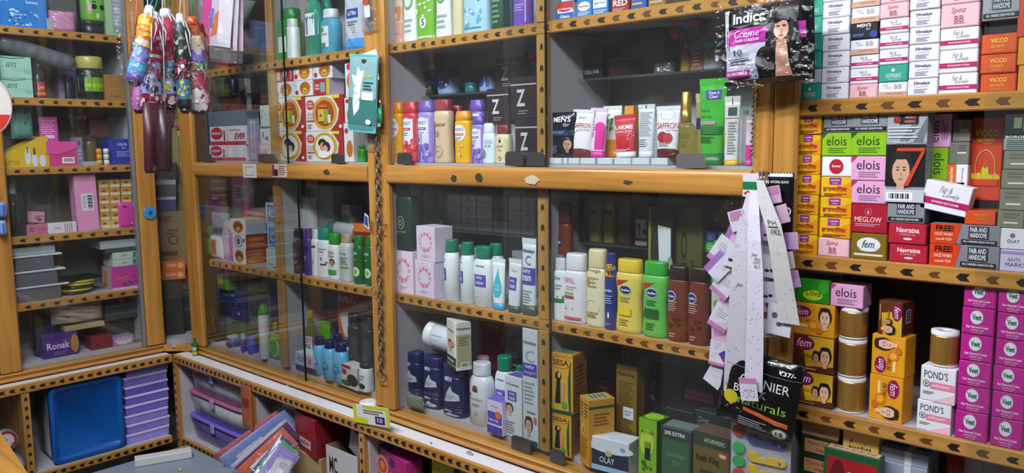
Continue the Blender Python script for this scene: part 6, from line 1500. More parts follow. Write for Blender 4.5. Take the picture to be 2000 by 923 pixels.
# two pink round packs on each other
rp = Row('B', .09, SH['f'])
zp = bottle(rp, 554, 592, 650, 'jar', '8c2230', '9a2634', 'dull red round pack on the cabinet floor near the divider', ratio=.8, name='round_tub', cat='tub', part_name='lid')
bottle(Row('B', .09, 0), 554, 592, 604, 'jar', 'b85a74', 'c46a84', 'pink round pack on the dull red one', ratio=.8, name='round_tub', cat='tub', part_name='lid', z=zp)
box(Row('B', .05, SH['f']), 560, 574, 690, .03, '4a3f9a', 'small violet carton below the red round pack')
box(Row('B', .030, SH['f']), 577, 617, 692, .06, 'bcaac4', 'lilac and white carton with dark foot print', front=[('r', '3a2a54', 0, .0, 1, .30), ('t', 'd8d0e0', 'SS', .30, .36, .60, .52, 'b'), ('t', '5a4a6a', 'Salon', .1, .68, .5, .82, 'i'), ('r', 'c4647a', .64, .5, .76, .8), ('l', '5a3a6a', .1, .55, .5, .62, 1)], top=[('r', 'd0ccd6', 0, 0, 1, 1)], right=[('r', 'c4bcd0', .0, .2, 1, 1), ('r', 'c4647a', .5, .6, .6, .8)])
bottle(Row('B', .075, SH['f']), 595, 621, 611, 'necked', AMBER, 'a8901c', 'olive oil bottle with white label and gold cap', specs=[('r', 'c4c8d0', .06, .18, .94, .56), ('r', 'c08a94', .1, .44, .9, .54), ('t', '2c3a6a', 'OLIVE OIL', .12, .34, .86, .42, 'b'), ('l', '6a7aa0', .16, .22, .8, .3, 2)], ratio=.7)
tube(Row('B', .12, SH['f']), 624, 648, 630, '4a9a1c', '3a7a18', 'bright green tube behind the light blue bottles')
gL = 'light blue talc bottles with navy caps'
LB = [('blob', '1f3a9a', .1, .12, .8, .52, 9, .07), ('ring', '2a4aa8', .42, .34, .24, .12, 8), ('r', '2a6aa8', .1, .06, .8, .07)]
LBR = Row('B', .030, SH['f'])
bottle(LBR, 613, 638, 662, 'baby', '62b0d4', '1c2450', 'light blue talc bottle with navy cap, front row left', specs=LB, ratio=.8, grp=gL)
bottle(Row('B', .016, SH['f']), 632, 658, 668, 'baby', '62b0d4', '1c2450', 'light blue talc bottle with navy cap, front row middle', specs=LB, ratio=.7, grp=gL)
bottle(Row('B', .012, SH['f']), 653, 681, 674, 'baby', '62b0d4', '1c2450', 'light blue talc bottle with navy cap, front row right', specs=LB, ratio=.7, grp=gL)
bottle(Row('B', .075, SH['f']), 648, 671, 656, 'baby', '5aa4c8', '1c2450', 'light blue talc bottle with navy cap, rear row left', specs=(), ratio=.8, grp=gL)
bottle(Row('B', .070, SH['f']), 666, 689, 664, 'baby', '5aa4c8', '1c2450', 'light blue talc bottle with navy cap, rear row right', specs=(), ratio=.8, grp=gL)
pouch(Row('B', .115, SH['f']), 652, 728, 570, 'c9ccd4', 'large white and red refill pouch behind black cherry bottles', d=.05, seed=23, specs=[('p', 'a82420', [(.0, .99), (1, .99), (1, .9), (.6, .86), (.2, .72), (.04, .72)]), ('t', 'e8d4d0', 'SUPER', .10, .86, .5, .93, 'bi'), ('p', 'c8541c', [(.04, .72), (.14, .70), (.26, .5), (.5, .3), (.5, .05), (.4, .05), (.38, .3), (.16, .48)]), ('blob', '6a7a94', .6, .6, .9, .8, 4, .1)], seal=M('b8bcc4', .4))
BCH = [('r', '2c2c32', .1, .4, .9, .9), ('t', 'c4c4cc', 'Cherry', .10, .26, .80, .33, 'b'), ('t', '8a8a94', 'black', .2, .36, .6, .40, ''), ('l', '5a5a64', .1, .08, .7, .2, 3)]
zz = box(Row('B', .012, SH['f']), 664, 700, 714, .05, 'c4c0c0', 'red and white carton with black shoe polish picture', front=[('r', 'a0242c', .0, .86, .6, 1), ('e', 'a0242c', .2, .66, .16, .12), ('e', '15181c', .70, .40, .34, .26), ('e', '1c2a1c', .3, .2, .3, .12), ('e', '4a5a2c', .3, .2, .2, .07), ('t', '8a2a2c', '2+1', .08, .78, .4, .84, 'b')], right=[('r', '8a9094', 0, .4, 1, 1), ('e', '101214', .5, .4, .4, .3)], rot=-.1)
bottle(Row('B', .06, SH['f']), 681, 709, 616, 'waisted', '141418', '1a1a1e', 'tall black cherry polish bottle, left', specs=BCH, ratio=.7)
bottle(Row('B', .06, SH['f']), 708, 734, 622, 'waisted', '141418', '1a1a1e', 'tall black cherry polish bottle, right, beside the post', specs=BCH, ratio=.7)
bottle(Row('B', .012, SH['f']), 702, 730, 712, 'lotion', 'cfd2d6', '16181c', 'white bottle with black cap in front of the black cherry bottles', ratio=.8, specs=[('e', '20261c', .5, .2, .3, .1), ('l', '8a9094', .2, .4, .8, .6, 2)])


# ================================================================== LEFT WALL CABINET
R = Row('A', .045, ZA[0])
BL = [('r', '1f78c8', 0, 0, 1, 1), ('t', 'd4e2f2', 'Regular', .04, .72, .28, .82, 'b'), ('t', 'd4e2f2', 'Sanitary', .60, .70, .84, .80, 'b'), ('blob', 'c8e0f4', .05, .08, .95, .55, 14, .045), ('blob', 'f0f6fc', .05, .05, .9, .5, 8, .03), ('blob', '0f4a94', .1, .1, .9, .6, 10, .035)]
bw = box(R, -12, 91, -14, .09, '1f78c8', 'bright blue box with white flower splashes, top shelf of the left cabinet', front=BL)
pouch(R, 99, 152, 20, 'c88ab0', 'soft pink folded cloth pack beside the blue box', d=.05, seed=51, wr=.9, sealh=.03)
box(R, 92, 106, 36, .04, 'a8acb0', 'small grey white carton squeezed by the pink cloth', rot=.2)
zj = bottle(R, 157, 202, 40, 'jar', '23292c', '23292c', 'dark round base jar under the lime eye-print tub', ratio=.9, name='jar', cat='jar', part_name='lid')
bottle(Row('A', .045, 0), 156, 203, -20, 'jar', '6aa83a', '58636a', 'lime green tub with printed eyes, dark lid, top left shelf', ratio=.9, name='tub', cat='tub', part_name='lid', z=zj, specs=[('e', '1c1614', .42, .46, .12, .09), ('e', '1c1614', .78, .46, .12, .09), ('r', '1c1614', .34, .60, .50, .64), ('r', 'c88aa4', .0, .30, .3, .55), ('e', 'b8c89a', .55, .16, .08, .1)])
box(R, 206, 246, -30, .05, '9fb890', 'pale green carton with grey window beside the umbrellas', front=[('r', '8a9aa4', .3, .06, .95, .9), ('l', 'b4bec4', .36, .2, .9, .8, 8)])
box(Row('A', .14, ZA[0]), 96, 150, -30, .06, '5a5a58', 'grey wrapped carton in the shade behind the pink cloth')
# second shelf
R = Row('A', .035, ZA[1])
MINT = [('t', '1c2a2a', 'ISYS', .18, .50, .52, .72, 'i'), ('l', '8ac0b0', .4, .3, .9, .5, 2), ('p', '2a4a44', [(0, .92), (.4, .88), (.8, .96), (.8, .99), (.4, .92), (0, .96)]), ('t', '6aa090', 'No.2', .76, .24, .94, .4, 'i')]
zm = box(R, 2, 65, 153, .08, '9ac8b8', 'mint green carton with dark script, lower of two', front=MINT, rot=.05)
box(R, 0, 62, 110, .08, '9ac8b8', 'mint green carton with dark script, upper of two', z=zm, front=MINT, rot=.05)
bottle(R, 65, 89, 124, 'necked', '14100f', '0f0e10', 'small dark bottle with red label beside mint cartons', ratio=.8, specs=[('r', 'a82c20', .02, .06, .98, .48), ('t', 'e0c8b8', 'Live', .2, .26, .7, .40, 'i'), ('r', 'c87a1c', .1, .1, .9, .18)])
bottle(R, 148, 203, 109, 'jar', '1f2426', 'b8ac5c', 'jar of dark sweets with lime label and pale yellow lid', ratio=.95, exp=2.0, name='jar', cat='jar', part_name='lid', specs=[('r', '78ac1c', 0, .20, 1, .52), ('r', '94c030', 0, .30, 1, .38), ('blob', 'c0bca4', .1, .56, .9, .68, 7, .04), ('r', '3a5a1c', .36, .2, .38, .52)])
box(R, 205, 244, 146, .07, '9a6c3a', 'plain tan carton right of the lime labelled jar', front=[('t', '4a3014', '1 pc', .3, .1, .7, .24, '')])
box(Row('A', .20, ZA[1]), 112, 168, 70, .06, '8a7a98', 'lilac carton with printed figure at the back', front=[('blob', '3a3a5a', .3, .2, .8, .6, 4, .1), ('r', '8a2a5a', .7, 0, 1, .8)])
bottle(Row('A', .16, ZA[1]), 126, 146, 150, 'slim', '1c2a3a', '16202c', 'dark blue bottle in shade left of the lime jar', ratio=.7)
# clear tube of bangles lying slanted
pA, pB = Row('A', .03, 0).at(4, 78), Row('A', .03, 0).at(146, 124)
wa, wb = Row('A', .03, 0).world(pA[0], .04, pA[1]), Row('A', .03, 0).world(pB[0], .04, pB[1])
L_ = (wb - wa).length
o = link('clear_sleeve', MB().loft([(0, .030, .030), (.01, .033, .033), (L_ - .01, .033, .033), (L_, .03, .03)], clear('grey_sleeve', tint=(.62, .65, .70), gloss=.1, haze=.40, wrinkle=.5, hazecol=(.30, .33, .37)), 14).mesh('clear_sleeve'), None, wa,
         (wb - wa).to_track_quat('Z', 'Y').to_euler(), label='long crumpled clear sleeve lying slanted over the mint cartons', category='sleeve')
for i in range(6):
    t = (i + .5) / 6 * L_
    link('inner_pack', MB().loft([(t - .012, .026, .026), (t + .014, .026, .026)], M('4a525c' if i % 2 else '6a727c', .4), 12).mesh('inner_pack'), o)
# third shelf
R = Row('A', .035, ZA[2])
b = MB().prism([(-.085, 0), (.085, 0), (.085, .118), (.060, .118), (-.085, .045)], -.0450, -.0430, M('c8a414', .4)).prism([(-.085, 0), (.085, 0), (.085, .118), (.060, .118), (-.085, .045)], .043, .045, M('c8a414', .4))
b.box((-.085, -.043, 0), (.085, .043, .003), M('c8a414', .4)).box((.083, -.043, .003), (.085, .043, .118), M('c8a414', .4))
a0 = R.at(48, 300)[0]
o = place(b, 'display_box', R.world(a0, .045, ZA[2]), math.pi / 2, 'yellow slanted counter display box holding small cosmetic bottles', 'display box')
Print(lambda a, t, l: ((a - .5) * .17, -.045 - l, t * .118)).draw([('t', '8a7a14', 'GLITTER', .04, .08, .40, .22, 'b'), ('e', 'c4c8d4', .56, .34, .06, .28), ('r', '2a2c34', .55, .46, .57, .66), ('e', 'c4c8d4', .70, .22, .06, .22), ('r', '6a2a1c', .68, .4, .72, .62), ('e', 'c4c8d4', .86, .2, .07, .2)]).build(o)
for i in range(6):
    aa = a0 - .065 + .024 * i
    bb = MB().loft([(0, .009, .009), (.03 + .006 * i, .009, .009), (.034 + .006 * i, .005, .005)], CLOUDY, 10)
    oo = place(bb, 'small_bottle', R.world(aa, .045 + .012 * (i % 2), ZA[2] + .004), math.pi / 2, f'tiny clear cosmetic bottle in the yellow display box, {ORD8[i]} from its low end', 'bottle', 'tiny bottles in the yellow display box')
    link('cap', MB().loft([(.034 + .006 * i, .006, .006), (.055 + .006 * i, .005, .005)], M('c4c8cc' if i < 3 else '5a1a1c', .3, .4), 10).mesh('cap'), oo)
# pink carton with raised back card
a0, a1, h_ = R.span(91, 150, 276, ZA[2]); w = a1 - a0
b = MB().box((-w / 2, -.03, 0), (w / 2, .03, h_ * .96), M('c03478', .35), .001)
o = place(b, 'display_box', R.world((a0 + a1) / 2, .03, ZA[2]), math.pi / 2, 'hot pink folded display box with tall back card and barcode', 'display box')
link('back_card', MB().box((-w / 2, .0302, .02), (w * .10, .0325, h_ * 2.0), M('c44a9a', .4)).mesh('back_card'), o)
link('front_flap', MB().prism([(-w / 2, h_), (w / 2, h_), (w / 2, h_ * .72), (-w * .1, h_ * .48), (-w / 2, h_ * .50)], -.0325, -.0308, M('d04a94', .35)).mesh('front_flap'), o)
Print(lambda a, t, l: ((a - .5) * w, -.0302 - l, t * h_)).draw([('bar', '2a2a2e', .50, .12, .90, .36)]).build(o)
Print(lambda a, t, l: ((a - .5) * w * .6 - w * .2, .0300 - l, h_ * (1 + t))).draw([('l', 'e0a8c8', .1, .3, .9, .9, 8), ('r', 'd8d0d8', .3, .14, .8, .26)]).build(o, 'card_print')
box(R, 150, 162, 268, .05, '7a7688', 'narrow grey carton between pink display box and gold bottle', front=[('e', '4a4a7a', .4, .8, .3, .08), ('l', 'a8a4b4', .1, .2, .8, .6, 3)], rot=.1)
bottle(R, 168, 188, 264, 'slim', '5a4c2c', '3a3220', 'olive gold bottle in shade on the third shelf', ratio=.7)
z_ = ZA[2]
for i in range(3):
    a0, _ = R.at(199, 318 - 9 * i)
    for j, (c, nm) in enumerate((('d8941c', 'orange'), ('d8d4d0', 'white'))):
        aa = R.at(192 + 14 * j, 310)[0]
        vb = MB().loft([(0, .011, .011), (.020, .011, .011), (.022, .007, .007)], M(c, .35), 12)
        vo = place(vb, 'small_pot', Row('A', .012, 0).world(aa, .0125, z_ + .0004), 0, f'tiny {nm} pot in front of the blue box, {ORD[i]}', 'pot', 'tiny stacked pots')
    z_ += .0228
box(R, 163, 192, 315, .03, '98a0a4', 'flat grey carton lying before the gold bottle', dp=-.02)
box(R, 212, 263, 271, .07, '1f2f94', 'royal blue carton with pale lettering at the shelf end', front=[('t', 'c4ccec', 'COLOR', .34, .74, .72, .84, 'b'), ('t', 'c4ccec', 'Gel', .5, .62, .66, .70, 'i'), ('l', '8a9ae0', .3, .3, .8, .54, 4)])
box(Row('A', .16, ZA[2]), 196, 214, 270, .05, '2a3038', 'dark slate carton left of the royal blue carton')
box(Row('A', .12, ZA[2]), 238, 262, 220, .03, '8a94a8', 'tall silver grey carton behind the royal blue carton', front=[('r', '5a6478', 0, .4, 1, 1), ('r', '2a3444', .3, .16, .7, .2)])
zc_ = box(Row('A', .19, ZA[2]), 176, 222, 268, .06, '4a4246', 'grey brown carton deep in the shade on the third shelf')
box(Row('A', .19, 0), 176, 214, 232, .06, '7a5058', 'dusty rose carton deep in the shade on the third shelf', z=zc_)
p_, w_, h_, rz_ = hang('A', .10, 20, 200, 63, 270)
pouch_at(p_, rz_, w_, .03, h_, M('5a8a80', .3), 'grey green sachet pack hanging behind the yellow display box', seed=53, specs=[('blob', '2f5a54', .3, .4, .8, .9, 6, .08), ('r', '3a6a62', .1, .5, .2, .9)])
# fourth shelf
R = Row('A', .040, ZA[3])
bottle(R, 14, 52, 378, 'slim', clear('dark_glass', tint=(.30, .34, .36), gloss=.05, haze=.25, hazecol=(.10, .12, .13)), '23282a', 'dark smoky bottle at the left end of the fourth shelf', ratio=.8)
bottle(Row('A', .10, ZA[3]), 12, 40, 344, 'mist', '6a706c', 'a8aaa6', 'pump bottle with round silver head at the shelf end', ratio=.8)
ps = MB()
zc_ = ZA[3]
gP = 'small pink cartons in a tumbled pile'
box(R, 53, 74, 438, .05, 'b8748c', 'small pink carton, lower left of the pile', grp=gP, rot=.25, front=[('l', '7a3a54', .2, .3, .8, .7, 2)])
zq = box(R, 72, 93, 436, .05, 'b05c78', 'small pink carton, lower right of the pile', grp=gP, rot=-.2, front=[('t', '7a2a4a', 'rose', .2, .4, .8, .6, 'i')])
box(R, 60, 87, 413, .05, 'c884a0', 'small pink carton tilted on top of the pile', z=zq + .003, grp=gP, rot=.2, roll=.12, front=[('l', '7a3a54', .2, .3, .8, .7, 2), ('e', '8a3a54', .6, .3, .2, .14)])
box(Row('A', .030, ZA[3]), 94, 150, 434, .03, 'cfccd4', 'flat white tube carton with red stripes', front=[('t', '9a5a64', 'Cream', .2, .4, .44, .62, 'i')] + [('r', 'b8344a', .58 + .075 * i, .06, .605 + .075 * i, .9) for i in range(4)])
box(R, 149, 192, 340, .06, 'd88cb8', 'tall plain pink box with barcode label', front=[('r', 'd4d4d8', .26, .36, .80, .66), ('l', '8a8a92', .3, .4, .5, .62, 6), ('barv', '2a3a3a', .54, .39, .76, .63)], roll=-.02)
gB = 'small tan soap cartons in columns'
for c in range(3):
    z_ = ZA[3]
    for i in range(6):
        a0, a1, _ = Row('A', .05 + .015 * (c == 0), 0).span(194 + 22 * c, 214 + 22 * c, 400, z_)
        carton_at(Row('A', .05 + .015 * (c == 0), 0), a0, a1, z_ + .0003, .0335, .06, 'b08a4a' if i else 'c8a860', f'tan soap carton with red oval, {ORD[i]} in the {("left", "middle", "right")[c]} column', grp=gB, front=[('e', 'a83a24', .5, .62, .2, .16), ('r', 'd8c4a0', .05, .05, .95, .42)])
        z_ += .034
pouch(Row('A', .015, ZA[3]), 233, 272, 393, 'd03c9a', 'shiny hot pink packet leaning at the right end of the fourth shelf', d=.018, seed=54, wr=.6, specs=[('e', '6a1a4a', .3, .82, .1, .05), ('blob', 'e08ac4', .5, .1, .9, .4, 4, .1)], seal=M('d85cac', .25))
# fifth shelf
R = Row('A', .030, ZA[4])
z_ = ZA[4]
gT = 'stacked grey display trays with white rims'
for i in range(3):
    a0, a1, _ = R.span(28, 138 - 6 * i, 580, z_)
    w = a1 - a0
    b = MB().box((-w / 2 + .01, -.07, .0), (w / 2 - .03, .07, .052), M('5c5c64', .4), .002)
    o = place(b, 'display_tray', R.world((a0 + a1) / 2, .075, z_ + .0005), math.pi / 2, f'grey display tray with projecting white rim, {ORD[i]} of three', 'tray', gT)
    link('rim', MB().box((-w / 2, -.075, .052), (w / 2, .072, .060), M('c4ccd4', .35), .002).mesh('rim'), o)
    z_ += .0612
a0, a1, _ = R.span(28, 112, 530, z_)
b = MB().box((-(a1 - a0) / 2, -.06, 0), ((a1 - a0) / 2, .06, .030), M('aab4bc', .4), .002)
place(b, 'display_tray', R.world((a0 + a1) / 2, .07, z_ + .0005), math.pi / 2, 'pale tray on top of the grey trays, under the white rings', 'tray')
z_ += .031
for i, (u, v) in enumerate(((38, 515), (67, 512), (96, 509))):
    aa = R.at(u, v)[0]
    t = [Vector((.026 * math.cos(k * math.pi / 12), 0, .026 * math.sin(k * math.pi / 12))) for k in range(24)]
    place(MB().tube(t, .0042, M('c8c8c4', .3), 8, True), 'bangle', R.world(aa, .05, z_ + .0305), math.pi / 2, f'white bangle standing upright on the pale tray, {("left", "middle", "right")[i]} of three', 'bangle', 'white bangles')
z_ = ZA[4]
for i in range(5):
    aa = R.at(156 + 3 * i, 560)[0]
    t = [Vector((.062 * math.cos(k * math.pi / 14), .052 * math.sin(k * math.pi / 14), .0)) for k in range(28)]
    o = place(MB().tube(t, .0055, M(('1a1a1a', 'b8a41c', '1a1a1a', 'b8a41c', 'b8a41c')[i], .35), 8, True), 'bangle', R.world(aa, .075, z_ + .0062), math.pi / 2, f'{("black", "yellow")[i in (1, 3, 4)]} bangle, {ORD[i]} in the loose flat pile', 'bangle', 'black and yellow bangles')
    z_ += .0114
place(MB().box((-.10, -.05, 0), (.09, .06, .010), M('17171b', .3), .002), 'flat_pack', R.world(R.at(158, 540)[0], .07, z_ + .001), math.pi / 2 + .15, 'flat black glossy pack lying on the bangle pile', 'pack')
z_ = box(Row('A', .03, ZA[4]), 218, 276, 519, .10, 'b83a90', 'magenta box with printed fruit at the base', front=[('blob', 'c8961c', .1, .4, .5, .6, 6, .09), ('blob', '8a1c24', .6, .4, .9, .6, 5, .09), ('blob', '2a3a1c', .2, .14, .9, .34, 8, .08), ('r', 'c8b0c4', 0, 0, 1, .10)], left=[('r', 'c49aa8', 0, 0, 1, 1), ('r', 'c07a4a', .2, .1, .5, .8)])
for i, (vt, nm) in enumerate(((505, 'lower'), (491, 'upper'))):
    z_ = box(Row('A', .03, 0), 220, 276, vt, .10, 'b4c0b4', f'flat white and green carton on the magenta box, {nm}', z=z_, front=[('r', '2a8a5a', .7, .1, 1, .9), ('p', 'd0d8d0', [(.76, .1), (.9, .9), (1, .9)]), ('t', 'b86a7a', 'Amla', .3, .4, .5, .7, 'i')], grp='flat white green cartons')
z_ = box(Row('A', .03, 0), 206, 276, 484, .11, '3a4a48', 'flat dark grey green carton above the white green ones', z=z_)
box(Row('A', .035, 0), 196, 270, 468, .12, 'a4aab0', 'flat grey white packet topmost under the shelf', z=z_ + .001)
# cabinet floor
R = Row('A', .045, ZA[5])
z1 = box(R, 84, 153, 651, .07, '4a2a7c', 'purple box with large white lettering on the cabinet floor', front=[('t', 'd4bcd8', 'Ronak', .10, .36, .76, .66, 'b'), ('l', '8a6ab0', .3, .1, .7, .26, 2), ('e', 'b07a3c', .90, .5, .12, .4), ('r', '3a2a7a', 0, .84, .6, 1)])
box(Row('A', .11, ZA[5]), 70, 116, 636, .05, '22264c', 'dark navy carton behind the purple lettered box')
z2 = box(Row('A', .055, ZA[5]), 126, 205, 632, .09, 'a8946c', 'beige board lying on the purple box under the cloth bundle', z=z1 + .0005)
pouch_at(Row('A', .06, 0).world(Row('A', .06, 0).at(160, 625)[0], .05, z2 + .001), math.pi / 2, .20, .09, .085, M('b4a88c', .7, bump=.5), 'folded beige cloth bundle in clear wrap on the board', seed=55, wr=.9, name='cloth_bundle', cat='cloth', sealh=.03)
box(Row('A', .05, ZA[5]), 178, 220, 655, .07, '7a2030', 'dark red carton right of the purple lettered box')
box(R, 221, 262, 656, .06, 'a07aa0', 'pink and white ornate patterned carton on the cabinet floor', front=[('ring', 'd0c8d0', .5, .55, .36, .3, 12), ('e', 'd0c8cc', .5, .4, .36, .3), ('t', '8a5a7a', 'Ladies', .3, .5, .7, .64, 'i')])
box(R, 264, 290, 668, .06, '6a5c2c', 'small olive carton at the right end of the cabinet floor', front=[('r', '8a7a3c', 0, .7, 1, 1)])
for i in range(4):
    zz_ = ZA[5] + .105 + .017 * i
    a0, a1, _ = Row('A', .09, 0).span(206, 284, 620, zz_)
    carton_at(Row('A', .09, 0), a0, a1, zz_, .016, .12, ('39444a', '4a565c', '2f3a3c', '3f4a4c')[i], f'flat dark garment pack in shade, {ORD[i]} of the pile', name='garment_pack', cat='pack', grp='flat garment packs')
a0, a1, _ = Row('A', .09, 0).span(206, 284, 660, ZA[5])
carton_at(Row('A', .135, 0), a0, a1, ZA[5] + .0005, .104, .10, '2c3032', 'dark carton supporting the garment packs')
place(MB().loft([(0, .012, .012), (.006, .020, .016), (.016, .020, .016), (.022, .010, .010)], M('b02a24', .4), 14), 'red_cap', Row('A', .06, 0).world(Row('A', .06, 0).at(246, 588)[0], .05, ZA[5] + .174), 0, 'small red cap on the dark garment packs', 'cap')

# ---- cabinet fittings of the left wall
def disc_on(w, u, v, off, r, h, m, name, label, cat, parts=()):
    p = Row(w, off, 0).at(u, v)
    b = MB().loft([(0, r * .96, r * .96), (h * .3, r, r), (h, r * .94, r * .94)], m, 24)
    o = place(b, name, Row(w, off, 0).world(p[0], 0, p[1]), 0, label, cat)
    o.rotation_euler = (math.pi / 2, 0, 0 if w == 'B' else math.pi / 2)
    for nm, r2, z0, z1, m2 in parts: link(nm, MB().loft([(z0, r2, r2), (z1, r2 * .9, r2 * .9)], m2, 18).mesh(nm), o)
    return o


disc_on('A', 292, 415, -.0205, .028, .008, M('3f86c8', .35), 'round_pull', 'light blue round pull on the left cabinet\'s right post', 'pull', (('dark_centre', .009, .0082, .0095, M('1f4a7a', .4)),))
for i, (v0, v1) in enumerate(((394, 424), (430, 458))):
    p_, w_, h_, rz_ = hang('A', -.034, -6, v0, 15, v1)
    b = MB().loft([(0, w_ * .34, .012), (h_ * .2, w_ * .44, .013), (h_ * .8, w_ * .40, .013), (h_, w_ * .30, .011)], M('6f86c8' if i == 0 else '7aa4d8', .4), 16)
    o = place(b, 'cabinet_pull', p_, rz_, ('upper violet blue', 'lower sky blue')[i] + ' plastic pull on the post at the left picture edge', 'pull')
    link('ridge', MB().box((-.002, -.015, h_ * .2), (.002, -.010, h_ * .8), M('4a5aa0', .4)).mesh('ridge'), o)

# ================================================================== NARROW CORNER CABINET
cz = SH['f']


CN = Vector((-.905, .425, 0))


def cpos(u, v, d):
    r = ray(u, v); return EYEV + r * (d / (CN.x * r.x + CN.y * r.y))


def cbox(u0, u1, v0, v1, dd, d, col, label, name='carton', cat='box', front=(), z0=None, rot=1.132):
    p0_, p1_ = cpos(u0, (v0 + v1) / 2, dd), cpos(u1, (v0 + v1) / 2, dd)
    zt, zb = cpos((u0 + u1) / 2, v0, dd).z, cpos((u0 + u1) / 2, v1, dd).z
    if z0 is not None: zb = z0
    q = (p1_ - p0_); w = Vector((q.x, q.y, 0)).length
    me, lm = carton_mesh(w, d, zt - zb, col, front=front)
    c = (p0_ + p1_) / 2 + CN * (d / 2)
    o = place(me, name, (c.x, c.y, zb), rot, label, cat)
    if lm: link('label_print', lm, o)
    return zt


zt = cbox(318, 384, 566, 668, 3.90, .05, '2c3a3a', 'dark teal panelled case at the bottom of the corner cabinet', 'case', 'case', front=[('r', '47525a', .04, .50, .96, .96), ('r', '1f3a3c', .12, .56, .9, .9), ('r', '1c1a18', 0, 0, 1, .42), ('e', 'c8c8c4', .45, .42, .06, .045)], z0=cz + .001)
cbox(308, 372, 412, 566, 3.90, .06, '94764c', 'plain brown carton with printed marks in the corner cabinet', front=[('l', '5a4428', .08, .86, .5, .94, 3), ('l', '5a4428', .3, .70, .66, .78, 2), ('e', '5a4428', .5, .64, .16, .06, .7), ('r', '5a4428', .12, .44, .6, .50)], z0=zt + .001)
zt3 = cpos(340, 412, 3.90).z
sn = [('r', 'd0642c', 0, 0, 1, 1), ('t', 'e8d4c0', 'soan', .2, .4, .6, .7, ''), ('e', 'e0b05a', .8, .5, .12, .3)]
zs_ = cbox(322, 358, 545, 668, 3.835, .035, '231f1c', 'dark case under the orange snack boxes in the corner cabinet', 'case', 'case', z0=cz + .001)
za_ = cbox(314, 362, 528, 545, 3.83, .04, 'c05a28', 'orange snack box with printed sweets, lower of two', front=sn, z0=zs_ + .0005)
cbox(316, 362, 509, 528, 3.83, .04, 'c05a28', 'orange snack box with printed sweets, upper of two', front=sn, z0=za_ + .0005)
zt4 = cbox(302, 344, 384, 410, 3.905, .05, '5a4486', 'violet plastic tub with white rim on the brown carton', 'tub', 'tub', front=[('r', 'c4c4c8', 0, .8, 1, 1)], z0=zt3 + .001)
zt5 = cbox(302, 344, 350, 384, 3.905, .05, '5c5c62', 'grey plastic tub with white rim above the violet tub', 'tub', 'tub', front=[('r', 'b0b0b4', 0, .7, 1, .95)], z0=zt4 + .001)
cbox(304, 346, 318, 350, 3.905, .05, '1c1c20', 'black bag on the grey tub in the corner cabinet', 'bag', 'bag', z0=zt5 + .001)
p0_ = cpos(351, 330, 3.97)
ca, sa = math.cos(1.132), math.sin(1.132)
cw = lambda x, y, z: (p0_.x + ca * x - sa * y, p0_.y + sa * x + ca * y, z)
pl = MB().grid(lambda a, t: cw((a - .5) * .06, .006 * math.sin(a * 12), 1.26 + (2.3 - 1.26) * t), 10, 4, M('a89a5c', .7, 0, .3, 22))
o = pl.build('curtain', label='yellow floral curtain strip behind the corner glass', category='curtain')
fm = MB()
for i in range(30):
    rr = random.Random(i); a = rr.random(); t = rr.random()
    fm.add([cw((a - .5) * .05 + .009 * math.cos(k), .006 * math.sin(a * 12) - .004, 1.27 + 1.0 * t + .013 * math.sin(k)) for k in [j * math.pi / 4 for j in range(8)]], [tuple(range(8))], M(('a83a2c', '7a8a3a', 'c8b44a')[i % 3], .7))
fm.build('printed_flowers', o)


# ================================================================== LEDGE, BASE UNIT AND WHAT STANDS THERE
ZL = zL + .0006


def onz(u, v, z): r = ray(u, v); return EYEV + r * ((z - EYE) / r.z)


p = onz(382, 693, ZL)
bm, cm, lm = bottle_meshes('necked', .026, .022, .075, clear('green_glass', tint=(.2, .45, .25), gloss=.04, haze=.6, hazecol=(.05, .22, .10)), '174a2c', 2.0, [('r', 'b8a83c', .02, .06, .98, .24), ('e', 'a8b8a0', .5, .40, .4, .12)])
o = place(bm, 'bottle', p, .6, 'tiny green bottle with yellow label standing on the white ledge at the corner', 'bottle')
link('cap', cm, o); link('label_print', lm, o)
pa, pb = onz(426, 697, ZL + .006), onz(472, 715, ZL + .006)
dv = (pb - pa)
o = link('marker_pen', MB().tube([pa, pa + dv * .72], .0055, M('23272c', .35), 10).mesh('marker_pen'), None, label='dark marker pen with blue end lying on the white ledge', category='pen')
link('blue_end', MB().tube([pa + dv * .72, pa + dv * .97, pb], [.006, .006, .004], M('2c3a8c', .35), 10).mesh('blue_end'), o)
link('clip', MB().tube([pa + dv * .05 + Vector((0, 0, .006)), pa + dv * .35 + Vector((0, 0, .0065))], .0012, CHROME, 6).mesh('clip'), o)
# round plastic lid pot with a price card hooked over the ledge's edge
p = onz(721, 806, ZL)
o = place(MB().loft([(0, .034, .034), (.004, .039, .039), (.020, .040, .040), (.023, .034, .034), (.040, .030, .030), (.042, .025, .025)], M('d4d4d4', .3), 26), 'lid_pot', p, 0, 'white plastic lidded pot on the ledge below the chain', 'pot')
link('ridge_ring', MB().tube([(.035 * math.cos(k * .3142), .035 * math.sin(k * .3142), .0245) for k in range(20)], .0012, M('b8b8b8', .3), 6, True).mesh('ridge_ring'), o)
pc, wc, hc, _ = hang('B', yF - YB - .004, 692, 793, 762, 829)
o = place(MB().box((-wc / 2, -.0012, 0), (wc / 2, .0012, hc), M('d4d4c8', .4)), 'price_card', pc, 0, 'yellow and white price card hooked over the ledge edge before the lidded pot', 'card', None, 0, -.12)
Print(lambda a, t, l: ((a - .5) * wc, -.0012 - l, t * hc)).draw([('r', 'c0c81c', 0, .0, .10, 1), ('r', 'c0c81c', 0, .0, .4, .3), ('r', 'c0c81c', .92, 0, 1, 1), ('r', 'c0c81c', .3, .86, 1, 1), ('r', '33285c', .62, .1, .88, .5), ('t', 'c8c4d8', '10', .68, .18, .82, .42, 'b'), ('l', '7a7a6a', .3, .55, .85, .8, 2)]).build(o)
